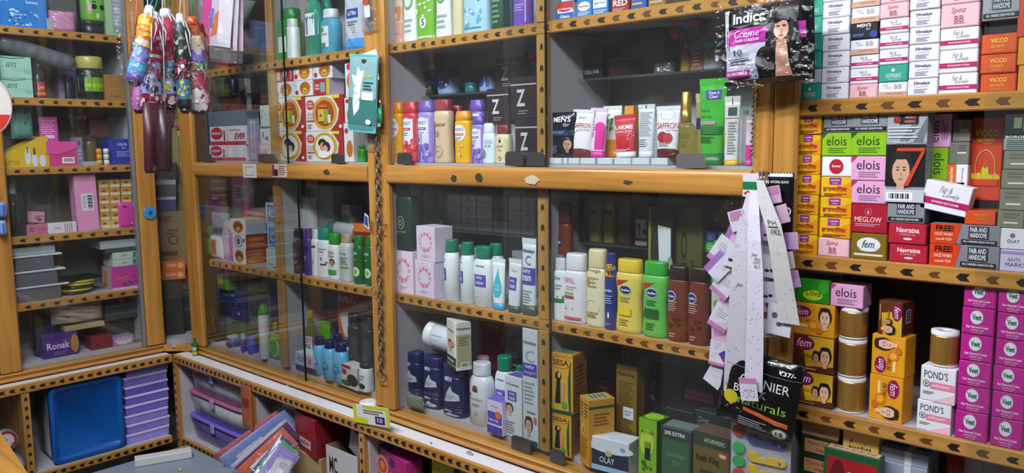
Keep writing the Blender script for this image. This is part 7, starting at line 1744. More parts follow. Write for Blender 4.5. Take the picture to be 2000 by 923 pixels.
# small scraps and a round white cap
p = onz(1058, 916, ZL + .0)
o = place(MB().loft([(0, .013, .013), (.006, .0135, .0135), (.009, .011, .011), (.0092, .006, .006), (.013, .005, .005)], M('d8d8d8', .3), 20), 'white_stopper', p, 0, 'small round white cap on the ledge near the bottom picture edge', 'cap')
link('inner_ring', MB().tube([(.0085 * math.cos(k * .3927), .0085 * math.sin(k * .3927), .0094) for k in range(16)], .0008, M('a8a8a8', .4), 6, True).mesh('inner_ring'), o)
rs = random.Random(3)
for i, (u, v, s, c, nm) in enumerate(((912, 868, .020, '5a503c', 'torn brown scrap on the sill'), (917, 884, .022, '8a8a90', 'curled grey scrap on the ledge'), (842, 865, .007, '6a6a6c', 'dark crumb on the ledge right of the price card'), (565, 752, .016, 'c4c08a', 'pale yellow curl of tape on the ledge'), (508, 731, .020, 'a8a49a', 'dry glue smear flake on the ledge'))):
    p = onz(u, v, ZL + .0002)
    pts = [(s * math.cos(k * .7854) * rs.uniform(.5, 1.1), s * .45 * math.sin(k * .7854) * rs.uniform(.5, 1.1)) for k in range(8)]
    b = MB().add([(x, y, 0) for x, y in pts] + [(x * .9, y * .9, .0015 + .002 * rs.random()) for x, y in pts], [tuple(range(8))[::-1], tuple(range(8, 16))] + [(k, (k + 1) % 8, 8 + (k + 1) % 8, 8 + k) for k in range(8)], M(c, .7))
    place(b, 'paper_scrap', p, rs.uniform(0, 3), nm, 'scrap')
# stickers and scars on the middle rails
p_, w_, h_, _ = hang('B', -.0228, 475, 320, 501, 347)
o = place(MB().box((-w_ / 2, -.0012, 0), (w_ / 2, .0008, h_), M('c8c8c4', .4), .0006), 'switch_sticker', p_, 0, 'small white square sticker on the left middle rail', 'sticker')
link('grey_frame', MB().tube([(-w_ * .3, -.0016, h_ * .2), (w_ * .3, -.0016, h_ * .2), (w_ * .3, -.0016, h_ * .8), (-w_ * .3, -.0016, h_ * .8)], .0010, M('8a8a86', .4), 6, True).mesh('grey_frame'), o)
p_, w_, h_, _ = hang('B', -.0228, 532, 320, 560, 346)
o = place(MB().box((-w_ / 2, -.0010, 0), (w_ / 2, .0008, h_), M('c8b8b4', .5)), 'paper_sticker', p_, 0, 'torn printed paper sticker with red edge on the left middle rail', 'sticker')
Print(lambda a, t, l: ((a - .5) * w_, -.001 - l, t * h_)).draw([('r', '8a3434', 0, .1, .16, .95), ('r', '2a2424', .16, .1, .4, .6), ('l', '8a5a5a', .45, .15, .95, .9, 5)]).build(o)
for i, (u0, u1, v0, v1, c, nm) in enumerate(((1022, 1056, 340, 362, 'b4a890', 'pale torn paper patch on the right middle rail'), (630, 645, 330, 342, '4a3418', 'dark scorched sticker remnant on the left middle rail'), (880, 893, 340, 354, '3a2c1c', 'small leaf shaped dark mark on the right middle rail'), (927, 945, 338, 356, '3a2c1c', 'small round dark emblem mark on the right middle rail'), (1216, 1236, 351, 360, '3a3028', 'small dark chip on the right middle rail'))):
    p_, w_, h_, _ = hang('B', -.0266 if u0 > 700 else -.0228, u0, v0, u1, v1)
    pts = [(w_ / 2 * math.cos(k * .5236) * rs.uniform(.6, 1.05), h_ / 2 + h_ / 2 * math.sin(k * .5236) * rs.uniform(.6, 1.05)) for k in range(12)]
    place(MB().prism(pts, -.0008, .0006, M(c, .7, 0, .3, 120)), 'sticker_remnant', p_, 0, nm, 'sticker')

# ---- chain with rings on the double post
chx = Row('B', -.032, 0)
def chain_link(c, turn, m, L=.024, W=.0155, r=.0031):
    t = []
    for k in range(16):
        a = 2 * math.pi * k / 16
        x, z = W / 2 * math.cos(a), L / 2 * (math.sin(a) if abs(math.sin(a)) < .8 else math.copysign(1, math.sin(a)) * (.8 + (abs(math.sin(a)) - .8)))
        t.append(Vector((x * math.cos(turn), x * math.sin(turn), z)))
    return MB().tube([c + p for p in t], r, m, 6, True)


RUST = M('7a6e62', .4, .7, .3, 80)
a0, zt = chx.at(736, 250); a1, zb = chx.at(745, 724)
n = 30
ch = empty('chain', (a0, YB - .032, zt), 'rusty steel chain hanging down the double post between the cabinet bays', 'chain')
for i in range(n):
    t = (i + .5) / n
    c = Vector((a0 + (a1 - a0) * t + .002 * math.sin(i * 1.7), 0, zt + (zb - zt) * t))
    cl = Vector((c.x - a0, 0, c.z - zt))
    chain_link(cl, .35 + (math.pi / 2) * (i % 2), RUST, L=(zt - zb) / n * 1.35).build('chain_link', ch)
rg_ = [Vector((.021 * math.cos(k * .3927), 0, .021 * math.sin(k * .3927))) for k in range(16)]
lo = Vector((a1 - a0, 0, zb - zt - .016))
MB().tube([lo + q for q in rg_], .0022, RUST, 6, True).build('end_ring', ch)
for i, (u, v) in enumerate(((748, 440), (732, 568))):
    a_, z_ = chx.at(u, v)
    MB().tube([Vector((a_ - a0, -.004, z_ - zt)) + q * (.9 - .35 * i) for q in rg_], .0016, RUST, 6, True).build('wire_ring', ch)
MB().tube([(0, .004, .012), (0, .028, .012)], .003, CHROME, 8).build('hook', ch)
# blue tag held at the chain
p_, w_, h_, _ = hang('B', -.040, 708, 410, 722, 440)
o = place(MB().prism([(-.012, 0), (.014, -.012), (.012, .030), (-.006, .040)], -.0008, .0008, M('c4c8d4', .4)), 'paper_tag', p_, 0, 'blue tag with white border tucked behind the chain', 'tag')
link('blue_field', MB().prism([(-.009, .004), (.011, -.006), (.009, .027), (-.005, .034)], -.0012, -.0009, M('2a4490', .4)).mesh('blue_field'), o)

# ---- face mask pack, key lighters etc. hanging on the double post
p_, w_, h_, _ = hang('B', -.060, 680, 106, 728, 258)
AL = [('r', '35706c', .02, .10, .98, .44), ('r', '7aa0a4', .02, .44, .98, .97), ('p', 'd0d8d0', [(.28, .20), (.46, .30), (.50, .62), (.60, .80), (.46, .78), (.36, .84), (.34, .72), (.14, .74), (.26, .6), (.22, .36)]), ('blob', '4a8a4a', .26, .32, .46, .66, 7, .06), ('r', 'd8dcd8', .54, .42, .92, .52), ('l', '1f4a4a', .58, .54, .9, .66, 3), ('t', 'b8d030', 'aloe', .60, .70, .86, .76, 'i'), ('p', '1f2a2c', [(.52, .89), (.60, .89), (.66, .94), (.58, .925), (.55, .955), (.53, .925), (.46, .94)]), ('e', 'd0dcd8', .80, .14, .09, .035)]
o = pouch_at(p_, .12, w_ * 1.0, .016, h_, M('4f8a8c', .22), 'teal aloe sheet-mask sachet hanging on the double post', AL, M('58b4aa', .3), 61, 'mask_sachet', 'sachet', None, 0, .10, .3, .06)
p_, w_, h_, _ = hang('B', -.045, 706, 100, 742, 160)
pouch_at(p_, -.1, w_, .012, h_, M('c8ccc8', .35), 'white sachet back peeking out behind the teal sheet-mask sachet', (), None, 62, 'sachet', 'sachet', None, 0, -.1)
gK = 'pocket lighters hung on the post'
for i, (u0, u1, v0, v1, c, nm) in enumerate(((722, 730, 196, 244, '5a1a1c', 'dark red'), (730, 738, 194, 243, 'c0a01c', 'yellow'), (738, 746, 192, 240, '1c8a5a', 'green'))):
    p_, w_, h_, _ = hang('B', -.042, u0, v0, u1, v1)
    o = place(MB().loft([(0, w_ * .44, .005, 3), (h_ * .62, w_ * .44, .005, 3)], M(c, .3), 14), 'pocket_lighter', p_, 0, f'{nm} pocket lighter in clear sleeve on the double post', 'lighter', gK)
    link('metal_top', MB().loft([(h_ * .63, w_ * .40, .0045, 3), (h_ * .98, w_ * .36, .0045, 3)], CHROME, 12).mesh('metal_top'), o)
    link('barcode_strip', MB().box((-w_ * .42, -.0056, -.012), (w_ * .42, -.0046, -.001), M('8a8a8c', .4)).mesh('barcode_strip'), o)
p_, w_, h_, _ = hang('B', -.030, 712, 262, 735, 292)
pouch_at(p_, 0, w_, .012, h_, FILM, 'small crumpled clear wrapper behind the chain top', (), None, 63, 'plastic_wrapper', 'wrapper', None, 0, 0, 1.0)
p_, w_, h_, _ = hang('B', -.030, 706, -30, 734, 62)
pouch_at(p_, 0, w_, .010, h_, FILM, 'clear sleeve of small picture cards at the top of the double post', [('r', 'a83a34', .2, .6, .6, .8), ('r', 'b8c4d4', .3, .3, .7, .55), ('r', '3a5aa0', .4, .1, .6, .25)], None, 64, 'card_sleeve', 'sleeve')

# ================================================================== BASE UNIT CONTENTS
RA_ = Row('A', dF + .03, zS2)
# big blue lidded tub on its side: lid faces the room
a0, a1, h_ = RA_.span(98, 243, 742, zS2)
w = a1 - a0
b = MB()
def rrect(w, h, r, n=5):
    pts = []
    for cx, cz_, s in ((w / 2 - r, h - r, 0), (-w / 2 + r, h - r, 90), (-w / 2 + r, r, 180), (w / 2 - r, r, 270)):
        for k in range(n + 1): t = math.radians(s + 90 * k / n); pts.append((cx + r * math.cos(t), cz_ + r * math.sin(t)))
    return pts
def plate(rings, m):
    """rings of rounded-rect outlines: (w, h, r, y, zoff)"""
    b = MB(); vs = []; n = None
    for w_, h2, r, y, z0 in rings:
        pts = rrect(w_, h2, r); n = len(pts); vs += [(x, y, z + z0) for x, z in pts]
    fs = [(i * n + k, i * n + (k + 1) % n, (i + 1) * n + (k + 1) % n, (i + 1) * n + k) for i in range(len(rings) - 1) for k in range(n)]
    fs += [tuple(range(n))[::-1], tuple((len(rings) - 1) * n + k for k in range(n))]
    return b.add(vs, fs, m, True)
tub = plate([(w * .90, h_ * .90, .02, .20, h_ * .05), (w * .95, h_ * .95, .02, .02, h_ * .025)], CLOUDY)
o = place(tub, 'storage_tub', RA_.world((a0 + a1) / 2, 0, zS2 + .001), math.pi / 2, 'storage tub standing on its side with large blue lid facing out', 'tub')
BLU = M('0f57a8', .35)
link('lid', plate([(w, h_, .03, .018, 0), (w, h_, .03, .002, 0), (w * .97, h_ * .97, .028, -.004, h_ * .015), (w * .88, h_ * .86, .02, -.004, h_ * .07), (w * .86, h_ * .84, .02, .003, h_ * .08)], BLU).mesh('lid'), o)
# lilac boxes
z_ = zS2
PUR = ['9a8cdc', '8a7cd0', '9082d4', '7a68c4', '7260bc', '6a58b4', '8070c8', '9a8cdc', 'aa9ce4']
gQ = 'lilac plastic boxes stacked under the ledge'
for i in range(8):
    a0, a1, _ = Row('A', dF + .05, 0).span(246, 330, 800, z_)
    hh = (RA_.at(290, 712)[1] - zS2) / 8
    w = a1 - a0
    b = MB().box((-w / 2, -.09, 0), (w / 2, .09, hh * .72), M(PUR[i], .3), .002)
    o = place(b, 'lilac_box', Row('A', dF + .05, 0).world((a0 + a1) / 2 + .003 * math.sin(i * 2), .09, z_ + .0003), math.pi / 2 + .03 * math.sin(i * 3), f'lilac plastic box with pale lid, {ORD[i]} in the stack by the blue lid', 'box', gQ)
    link('lid', MB().box((-w / 2 - .002, -.093, hh * .72), (w / 2 + .002, .092, hh * .98), M('c8c0ea', .3), .002).mesh('lid'), o)
    z_ += hh
# round tins at far left
for i, (u, v, r_, c, lb) in enumerate(((6, 848, .055, '9a94a8', 'round metal tin with animal print standing on edge at the left picture edge'), (2, 800, .040, '8a2a3a', 'round tin with green print above it'))):
    Rr = Row('A', dF + .03 + .03 * i, 0); p = Rr.at(u, v)
    zc_ = (zS2 + r_ * 1.0) if i == 0 else zS2 + .11 + r_
    o = place(MB().loft([(0, r_, r_), (.002, r_ * 1.02, r_ * 1.02), (.03, r_ * 1.02, r_ * 1.02)], M('8a8a94', .3, .5), 28), 'round_tin', Rr.world(p[0], .0, zc_ + .001), 0, lb, 'tin')
    o.rotation_euler = (math.pi / 2, 0, math.pi / 2); o.location.x -= .0
    pr = Print(lambda a, t, l: ((a - .5) * 2 * r_, (t - .5) * 2 * r_, .0305 + l))
    pr.draw([('e', c, .5, .5, .46, .46), ('e', 'c4b8b8', .5, .5, .34, .34), ('blob', '3f6a34', .25, .2, .75, .45, 5, .1), ('blob', '4a4a54', .3, .45, .7, .75, 4, .08)]); pr.build(o)
    if i == 1: carton_at(Row('A', dF + .04, 0), p[0] - .03, p[0] + .03, zS2 + .001, .108, .05, '2a2624', 'dark carton behind the round animal tin')
pp = RA_.at(62, 880)
# corner bins right of the corner divider
RB_ = Row('B', yF - YB + .03, zS)
z_ = zS
BIN = [('5c5a64', CLOUDY, 'b06a94', 'cloudy storage bin with pink lid', 'upper'), ]
for i, (body, lidc, lb) in enumerate(((VIOLETP, '6a5cbe', 'violet translucent storage bin with clip lid, bottom of three'), (CLOUDY, 'a0587c', 'cloudy storage bin with pink lid, middle of three'), (CLOUDY, 'b06a94', 'cloudy storage bin with pink lid, top of three'))):
    a0, a1, _ = RB_.span(362, 476, 800, z_)
    hh = (zL - .04 - zS) / 3 - .002; w = a1 - a0
    b = MB().loft([(0, w * .43, .090, 7), (hh * .85, w * .47, .100, 7)], body, 24)
    o = place(b, 'storage_bin', RB_.world((a0 + a1) / 2, .105, z_ + .0008), .0, lb, 'bin', 'storage bins under the corner ledge')
    link('lid', MB().loft([(hh * .85, w * .485, .104, 7), (hh * .92, w * .485, .104, 7), (hh * .97, w * .46, .098, 7)], M(lidc, .35), 24).mesh('lid'), o)
    link('clip', MB().box((-.014, -.111, hh * .62), (.014, -.105, hh * .96), M('9a90c8', .35), .002).mesh('clip'), o)
    link('contents', MB().loft([(.004, w * .40, .082, 6), (hh * .6, w * .42, .086, 6)], M(('3c3478', '4a4640', '6a666c')[i], .7, 0, .5, 60), 18).mesh('contents'), o)
    z_ += hh + .002
# glossy packages leaning in the middle opening
pk = [('c86a7a', 'coral pink'), ('b4b0bc', 'pale grey'), ('7a8cc4', 'blue'), ('c4bcc8', 'whitish'), ('5a3a5c', 'dark plum'), ('c4604a', 'orange red'), ('2c3a6a', 'navy'), ('3a8a4a', 'green'), ('8a7ab0', 'lilac'), ('b8b4bc', 'silver white')]
zf2 = zS - .012
for i, (c, nm) in enumerate(pk):
    P0, P1 = Row('B', yF - YB - .06 - .019 * i, 0), Row('B', yF - YB + .075 - .019 * i, 0)
    u0, v0, u1, v1 = 425 + 11 * i + 4 * math.sin(i * 2.3), 900 + 7 * i, 574 - 1.2 * i + 4 * math.sin(i * 1.9), 796 + 10.5 * i + 5 * math.sin(i * 3.1)
    q0, q1 = P0.at(u0, v0), P1.at(u1, v1)
    q0, q1 = P0.world(q0[0], 0, q0[1]), P1.world(q1[0], 0, q1[1])
    al = q1 - q0; L_ = al.length; al.normalize()
    nn = (EYEV - (q0 + q1) / 2).normalized(); nn = (nn - al * nn.dot(al)).normalized(); wd = al.cross(nn) * -1
    b, sm, pr = pouch_mesh(.060 + .012 * (i % 3), .012, L_, M(c, .2), [('r', 'd0ccd4', .3, .2, .7, .6), ('l', 'a8a4ac', .3, .65, .7, .8, 3)], FILM, 70 + i, .8)
    o = place(b, 'garment_packet', q0, 0, f'shiny {nm} garment packet, {(ORD8 + ["ninth", "tenth"])[i]} from the top of the slanting heap', 'packet', 'shiny garment packets slanting under the ledge')
    wd = nn.cross(al) * -1
    o.rotation_euler = Matrix((wd, -nn, al)).transposed().to_euler()
    sm.build('ribbed_seal', o, kind='stuff')
    pr.build(o)
    MB().grid(lambda a, t: ((a - .5) * .095, -.010 - .004 * math.sin(a * 8 + t * 14 + i) * math.sin(t * 9 + i), (t * 1.08 - .06) * L_), 5, 14, FILM2).build('clear_bag', o)
# dark red carton labelled NEW on a kraft bag, and the torn white carton
Rn = Row('B', yF - YB + .02, zf2)
a0, a1, _ = Rn.span(571, 622, 850, zf2)
zk_ = Rn.at(596, 884)[1]
kb = MB().box((-(a1 - a0) / 2, 0, 0), ((a1 - a0) / 2 + .01, .12, zk_ - zf2), M('a08058', .75, 0, .15, 20, .6), .004)
place(kb, 'kraft_carton', Rn.world((a0 + a1) / 2, 0, zf2 + .001), 0, 'crumpled brown kraft carton under the dark red carton', 'box')
zt_ = Rn.at(596, 812)[1]
a0, a1, _ = Rn.span(571, 622, 850, zk_)
carton_at(Rn, a0, a1, zk_ + .0015, zt_ - zk_, .13, '8c1a20', 'dark red carton with white NEW label under the ledge', rot=-.16, front=[('r', 'c8b4b0', .24, .16, .78, .38), ('t', '7a1418', 'NEW', .32, .21, .72, .33, 'b')], right=[('r', '6a1218', .02, .02, .98, .98)], top=[('r', 'a8343a', .04, .04, .96, .96)])
a0, a1, _ = Rn.span(634, 694, 900, zf2)
zt_ = Rn.at(664, 884)[1]; w = a1 - a0
wc = MB().box((-w / 2, 0, 0), (w / 2, .003, zt_ - zf2), M('b8b4b4', .6)).box((-w / 2, .117, 0), (w / 2, .12, zt_ - zf2), M('7a6248', .7)).box((-w / 2, .003, 0), (-w / 2 + .003, .117, zt_ - zf2), M('8a7258', .7)).box((w / 2 - .003, .003, 0), (w / 2, .117, zt_ - zf2), M('8a7258', .7)).box((-w / 2, .003, 0), (w / 2, .117, .003), M('7a6248', .7))
o = place(wc, 'open_carton', Rn.world((a0 + a1) / 2, .012, zf2 + .001), 0, 'torn open white carton with handwritten letters beside the red carton', 'box')
link('lid_flap', MB().box((-w * .20, -.0015, 0), (w * .46, .0015, .095), M('9a989c', .6)).mesh('lid_flap'), o).location = (w * .2, .03, zt_ - zf2 - .01)
o.children[0].rotation_euler = (.2, .5, 0)
Print(lambda a, t, l: ((a - .5) * w, -l, t * (zt_ - zf2))).draw([('t', '2a2428', 'MC', .10, .60, .36, .86, 'b'), ('t', '2a2428', 'no se', .46, .40, .84, .66, 'b')]).build(o)
# right opening below the ledge
Rm = Row('B', yF - YB + .04, zf2)
zb = Rm.at(760, 882)[1]
a0, a1, _ = Rm.span(722, 806, 900, zf2)
carton_at(Rm, a0, a1, zf2 + .001, zb - zf2 - .002, .06, 'a8246c', 'magenta box with orange and yellow round badge under the ledge', rot=-.2, front=[('r', '2a4a9a', 0, .8, .2, 1), ('e', 'c8a01c', .28, .80, .18, .12), ('e', 'a8246c', .28, .80, .13, .085), ('e', 'd8781c', .28, .80, .08, .05), ('t', 'd8b0c8', 'BELLA', .52, .66, .9, .78, 'b'), ('e', '3a2a6a', .58, .9, .08, .05)], top=[('r', '3a5aa8', 0, 0, .4, 1)])
Rx = Row('B', yF - YB + .12, zf2)
a0, a1, _ = Rx.span(763, 806, 880, zf2)
for i in range(3):
    za_ = zf2 + .002 + i * .105
    carton_at(Rx, a0, a1, za_, .104, .08, 'b8b0a8' if i != 1 else 'c8c0b8', f'white pharmacy carton in the shade behind the magenta box, {ORD[i]}', grp='white pharmacy cartons', front=[('e', '4a2440', .14, .7, .10, .09), ('t', '4a2440', 'U-tron', .24, .64, .5, .74, ''), ('r', '8a6a2c', 0, .9, 1, 1)])
a0, a1, _ = Rx.span(812, 842, 890, zf2)
carton_at(Rx, a0, a1, zf2 + .002, Rx.at(825, 862)[1] - zf2, .06, '3a3220', 'dark olive carton in shade right of the pharmacy cartons')
fr_ = [('ring', '2a8a3a', .25, .6, .14, .2, 6), ('ring', '2a5aa8', .3, .3, .14, .16, 6), ('ring', 'a82c34', .62, .6, .16, .2, 7), ('r', '2a2024', .78, 0, 1, 1), ('ring', 'c07a3c', .88, .6, .08, .2, 5)]
a0, a1, _ = Rm.span(842, 905, 915, zf2)
carton_at(Rm, a0, a1, zf2 + .001, Rm.at(858, 899)[1] - zf2, .05, 'b8b41c', 'yellow carton with coloured ring print at the bottom picture edge', front=fr_, rot=-.1)
a0, a1, _ = Rm.span(908, 960, 920, zf2)
carton_at(Rm, a0, a1, zf2 + .001, Rm.at(930, 915)[1] - zf2, .05, 'a84a2c', 'orange brown patterned carton right of the yellow ring carton', front=[('blob', '2a1a14', .1, .2, .9, .9, 9, .1)])
# folded bag top above the packets, hanging orange packet strip
p_, w_, h_, _ = hang('B', yF - YB + .05, 545, 788, 600, 800)
o = link('cloth_strip', MB().tube([(p_.x - .07, p_.y, zL - .055), (p_.x - .03, p_.y - .01, zL - .050), (p_.x + .03, p_.y - .005, zL - .060), (p_.x + .09, p_.y + .02, zL - .062)], [.006, .012, .011, .006], M('b4b4b0', .7), 8).mesh('cloth_strip'), None, label='folded white strip tucked under the ledge above the packets', category='cloth')
p_, w_, h_, _ = hang('B', yF - YB - .006, 472, 752, 492, 835)
pouch_at(p_, 0, w_, .010, h_, M('a0522c', .3), 'orange brown packet strip hanging in front of the divider', [('r', '7a3018', .2, .5, .8, .7)], FILM, 90, 'packet_strip', 'packet')
# grey lid and white box on the floor crate, wooden rail at bottom left
p0_ = onz(395, 923, .36)
cr = MB().box((-3.05, .93, .0), (-2.48, 1.40, .345), M('5a6470', .4), .01)
o = link('plastic_crate', cr.mesh('plastic_crate'), None, label='grey plastic crate with flat lid on the floor below the left base unit', category='crate')
link('lid', MB().box((-3.07, .91, .345), (-2.46, 1.42, .36), M('7c8894', .35), .006).mesh('lid'), o)
pw0, pw1 = onz(284, 905, .361), onz(355, 893, .361)
link('white_carton', MB().box((-.10, -.022, 0), (.10, .022, .030), M('c4c4c0', .5), .002).mesh('white_carton'), None, ((pw0 + pw1) / 2), (0, 0, math.atan2(pw1.y - pw0.y, pw1.x - pw0.x)), label='long white carton lying on the grey crate lid', category='box')
pq = onz(352, 918, .361)
link('yellow_scrap', MB().loft([(0, .012, .008), (.006, .010, .006), (.009, .004, .003)], M('b8a45a', .6), 9).mesh('yellow_scrap'), None, pq, label='small crumpled yellow scrap on the grey crate lid', category='scrap')
w0_, w1_ = Vector((-2.30, .52, .62)), Vector((-1.55, .86, .62))
pL0, pL1 = onz(-20, 812, .75), onz(62, 935, .75)
dv = pL1 - pL0; q = Vector((-dv.y, dv.x, 0)).normalized()
if q.y > 0: q = -q
s0, s1 = pL0 - dv * .8, pL1 + dv * .8
b = MB()
cs = [s0, s1, s1 + q * .5, s0 + q * .5]
b.add([(v.x, v.y, .715) for v in cs] + [(v.x, v.y, .75) for v in cs], [(0, 1, 2, 3), (7, 6, 5, 4), (0, 4, 5, 1), (1, 5, 6, 2), (2, 6, 7, 3), (3, 7, 4, 0)], WOODX)
o = link('counter', b.mesh('counter'), None, label='wooden front counter edge crossing the bottom left corner', category='counter')
b = MB(); cs = [s0 + q * .06, s1 + q * .06, s1 + q * .48, s0 + q * .48]
b.add([(v.x, v.y, .0) for v in cs] + [(v.x, v.y, .715) for v in cs], [(0, 1, 2, 3), (7, 6, 5, 4), (0, 4, 5, 1), (1, 5, 6, 2), (2, 6, 7, 3), (3, 7, 4, 0)], LAMINATE)
link('counter_body', b.mesh('counter_body'), o)


# ================================================================== HANGING GOODS
def cord(o, pts, m=None, r=.0012, name='hanging_cord'):
    return MB().tube(pts, r, m or M('c4c4c0', .5), 6).build(name, o)


# ---- black hair-colour pouch on the end post
p_, w_, h_, _ = hang('B', -.075, 1424, 4, 1592, 162)
IND = [('r', 'b0b4c4', .02, .06, .62, .50), ('r', 'b82c9c', .04, .50, .94, .70), ('p', '121216', [(.0, .70), (1, .70), (1, 1), (0, 1)]), ('r', 'c8ccd0', 0, .46, .08, .96),
       ('t', 'd8d8e0', 'Indica', .15, .76, .53, .89, 'b'), ('e', '7ab82c', .43, .722, .035, .009), ('t', 'ecd8ea', 'Creme', .16, .585, .46, .675, 'i'), ('t', 'ecd8ea', 'HAIR COLOUR', .18, .53, .46, .565, 'b'),
       ('t', '2a2a34', '10', .16, .36, .26, .44, 'b'), ('t', '4a4a54', 'min', .27, .365, .34, .395, ''), ('l', '5a5a64', .08, .26, .34, .34, 2), ('r', 'a82c84', .02, .10, .34, .18), ('t', 'ecd8ea', '100% GREY COVERAGE', .05, .12, .31, .16, 'b'),
       ('e', '0b0b0e', .71, .75, .16, .19), ('p', '0b0b0e', [(.56, .80), (.67, .84), (.65, .06), (.43, .06), (.45, .26), (.53, .42)]), ('p', '0b0b0e', [(.77, .86), (.86, .78), (.90, .5), (.96, .26), (.96, .06), (.78, .06)]), ('e', '0b0b0e', .52, .28, .10, .16),
       ('p', 'b98a74', [(.63, .06), (.81, .06), (.76, .50), (.66, .50)]), ('e', 'c89a84', .71, .63, .08, .13), ('e', '1c1412', .675, .66, .020, .009), ('e', '1c1412', .745, .66, .020, .009), ('e', 'b07a66', .71, .60, .012, .03), ('e', 'a03a44', .71, .55, .026, .011), ('p', '0b0b0e', [(.61, .77), (.81, .77), (.80, .71), (.74, .735), (.64, .70)]),
       ('r', '101014', 0, 0, 1, .055)]
o = pouch_at(p_, .06, w_, .055, h_, M('101014', .16, var=.0, scale=28, bump=1.0), 'large black hair-colour sachet pack with woman portrait hanging on the end post', IND, M('16161a', .2), 101, 'hair_colour_pack', 'pouch', None, 0, -.04, .3, .04)
pw, ww, hw, _ = hang('B', -.078, 1414, -2, 1598, 170)
MB().grid(lambda a, t: ((a - .5) * ww, -.034 - .004 * math.sin(a * 9 + t * 5), -.012 + t * hw), 10, 10, FILM2).build('clear_overwrap', o)
cord(o, [(0, 0, h_), (.01, .03, h_ + .06), (.01, .05, h_ + .16)])

# ---- hook, black back pack, cards
pb_, wb_, hb_, _ = hang('B', -.032, 1497, 337, 1549, 505)
NAT = [('r', 'c4c8cc', 0, .955, 1, 1), ('t', 'c4c8cc', 'NATURAL BLACK', .16, .88, .86, .91, 'b'), ('l', '8a8a90', .2, .82, .5, .86, 1), ('e', 'c4c8d4', .82, .56, .14, .05, .7), ('e', 'c4c8d4', .86, .48, .10, .03, .6)]
pouch_at(pb_, 0, wb_, .012, hb_, M('121216', .2), 'black natural-black hair dye sachet behind the hanging earring cards', NAT, M('16161a', .25), 103, 'hair_dye_sachet', 'sachet')
hk = Row('B', -.035, 0).at(1492, 338); hw_ = Row('B', -.035, 0).world(hk[0], 0, hk[1])
o = link('safety_pin_bunch', MB().tube([(0, .03, .0), (0, .0, .0), (.004, -.012, -.010), (0, -.016, -.03), (-.008, -.012, -.015), (-.004, -.008, .004)], .0018, CHROME, 6).mesh('safety_pin_bunch'), None, hw_, label='steel hook with safety pins on the end post', category='hook')
for i in range(3):
    MB().tube([(.004 * i, -.006, .006), (.008 + .004 * i, -.012, -.02), (.002 + .004 * i, -.014, -.024), (-.004 + .004 * i, -.008, .002)], .0011, CHROME, 6).build('safety_pin', o)
pc_, wc_, hc_, _ = hang('B', -.040, 1451, 338, 1486, 384)
o = place(MB().box((-wc_ / 2, -.001, 0), (wc_ / 2, .001, hc_), M('c8c4cc', .5)), 'printed_card', pc_, 0, 'white and green printed card at the rail end below the black pouch', 'card')
Print(lambda a, t, l: ((a - .5) * wc_, -.001 - l, t * hc_)).draw([('r', '1a6a3c', 0, .30, .9, .64), ('e', 'b8242c', .3, .16, .12, .1), ('r', 'b8242c', .1, .10, .8, .2)]).build(o)

# ---- paper strips of the earring bundle
STRIP = M('aeaaaa', .7, 0, .05, 30)
STRIP2 = M('bdb5c4', .7, 0, .05, 30)
SPK = M('7c7882', .6)


def strip(pts, name, label, m, off0=-.05, specs=(), thick=.0014, seed=1, dots=True):
    """hanging paper strip through (u, v, half width in px, metres behind the glass)"""
    L, Rr = [], []
    for u, v, hw, off in pts:
        r = Row('B', off, 0)
        a, z = r.at(u, v); a0, _ = r.at(u - hw, v); a1, _ = r.at(u + hw, v)
        L.append(r.world(a0, 0, z)); Rr.append(r.world(a1, 0, z))
    b = MB(); n = len(pts); vs = []
    for d in (0, thick):
        for l_, r2 in zip(L, Rr): vs += [l_ + Vector((0, d, 0)), r2 + Vector((0, d, 0))]
    fs = [(2 * i + 2, 2 * i + 3, 2 * i + 1, 2 * i) for i in range(n - 1)] + [(2 * n + 2 * i, 2 * n + 2 * i + 1, 2 * n + 2 * i + 3, 2 * n + 2 * i + 2) for i in range(n - 1)]
    fs += [(2 * i, 2 * n + 2 * i, 2 * n + 2 * i + 2, 2 * i + 2) for i in range(n - 1)] + [(2 * i + 3, 2 * n + 2 * i + 3, 2 * n + 2 * i + 1, 2 * i + 1) for i in range(n - 1)]
    fs += [(0, 1, 2 * n + 1, 2 * n), (2 * n - 1, 2 * n - 2, 4 * n - 2, 4 * n - 1)]
    b.add(vs, fs, m, False)
    o = b.build(name, label=label, category='paper strip', group='paper strips of the earring bundle')

    def mp(a, t, l):
        f = (1 - t) * (n - 1); i = min(n - 2, max(0, int(f))); g = f - i
        p = (L[i] * (1 - a) + Rr[i] * a) * (1 - g) + (L[i + 1] * (1 - a) + Rr[i + 1] * a) * g
        return (p.x, p.y - l * 2 - .0004, p.z)
    pr = Print(mp)
    if dots:
        rg = random.Random(seed); dt = Print(mp)
        for i in range(60):
            x, z = rg.uniform(.1, .9), rg.uniform(.02, .9)
            dt.quad(x, z, x + rg.uniform(.02, .07), z + .0022, SPK)
        dt.mb.build('pin_holes', o, kind='stuff')
        pr.k += 1
    pr.draw(specs); pr.build(o, 'lettering')
    return o


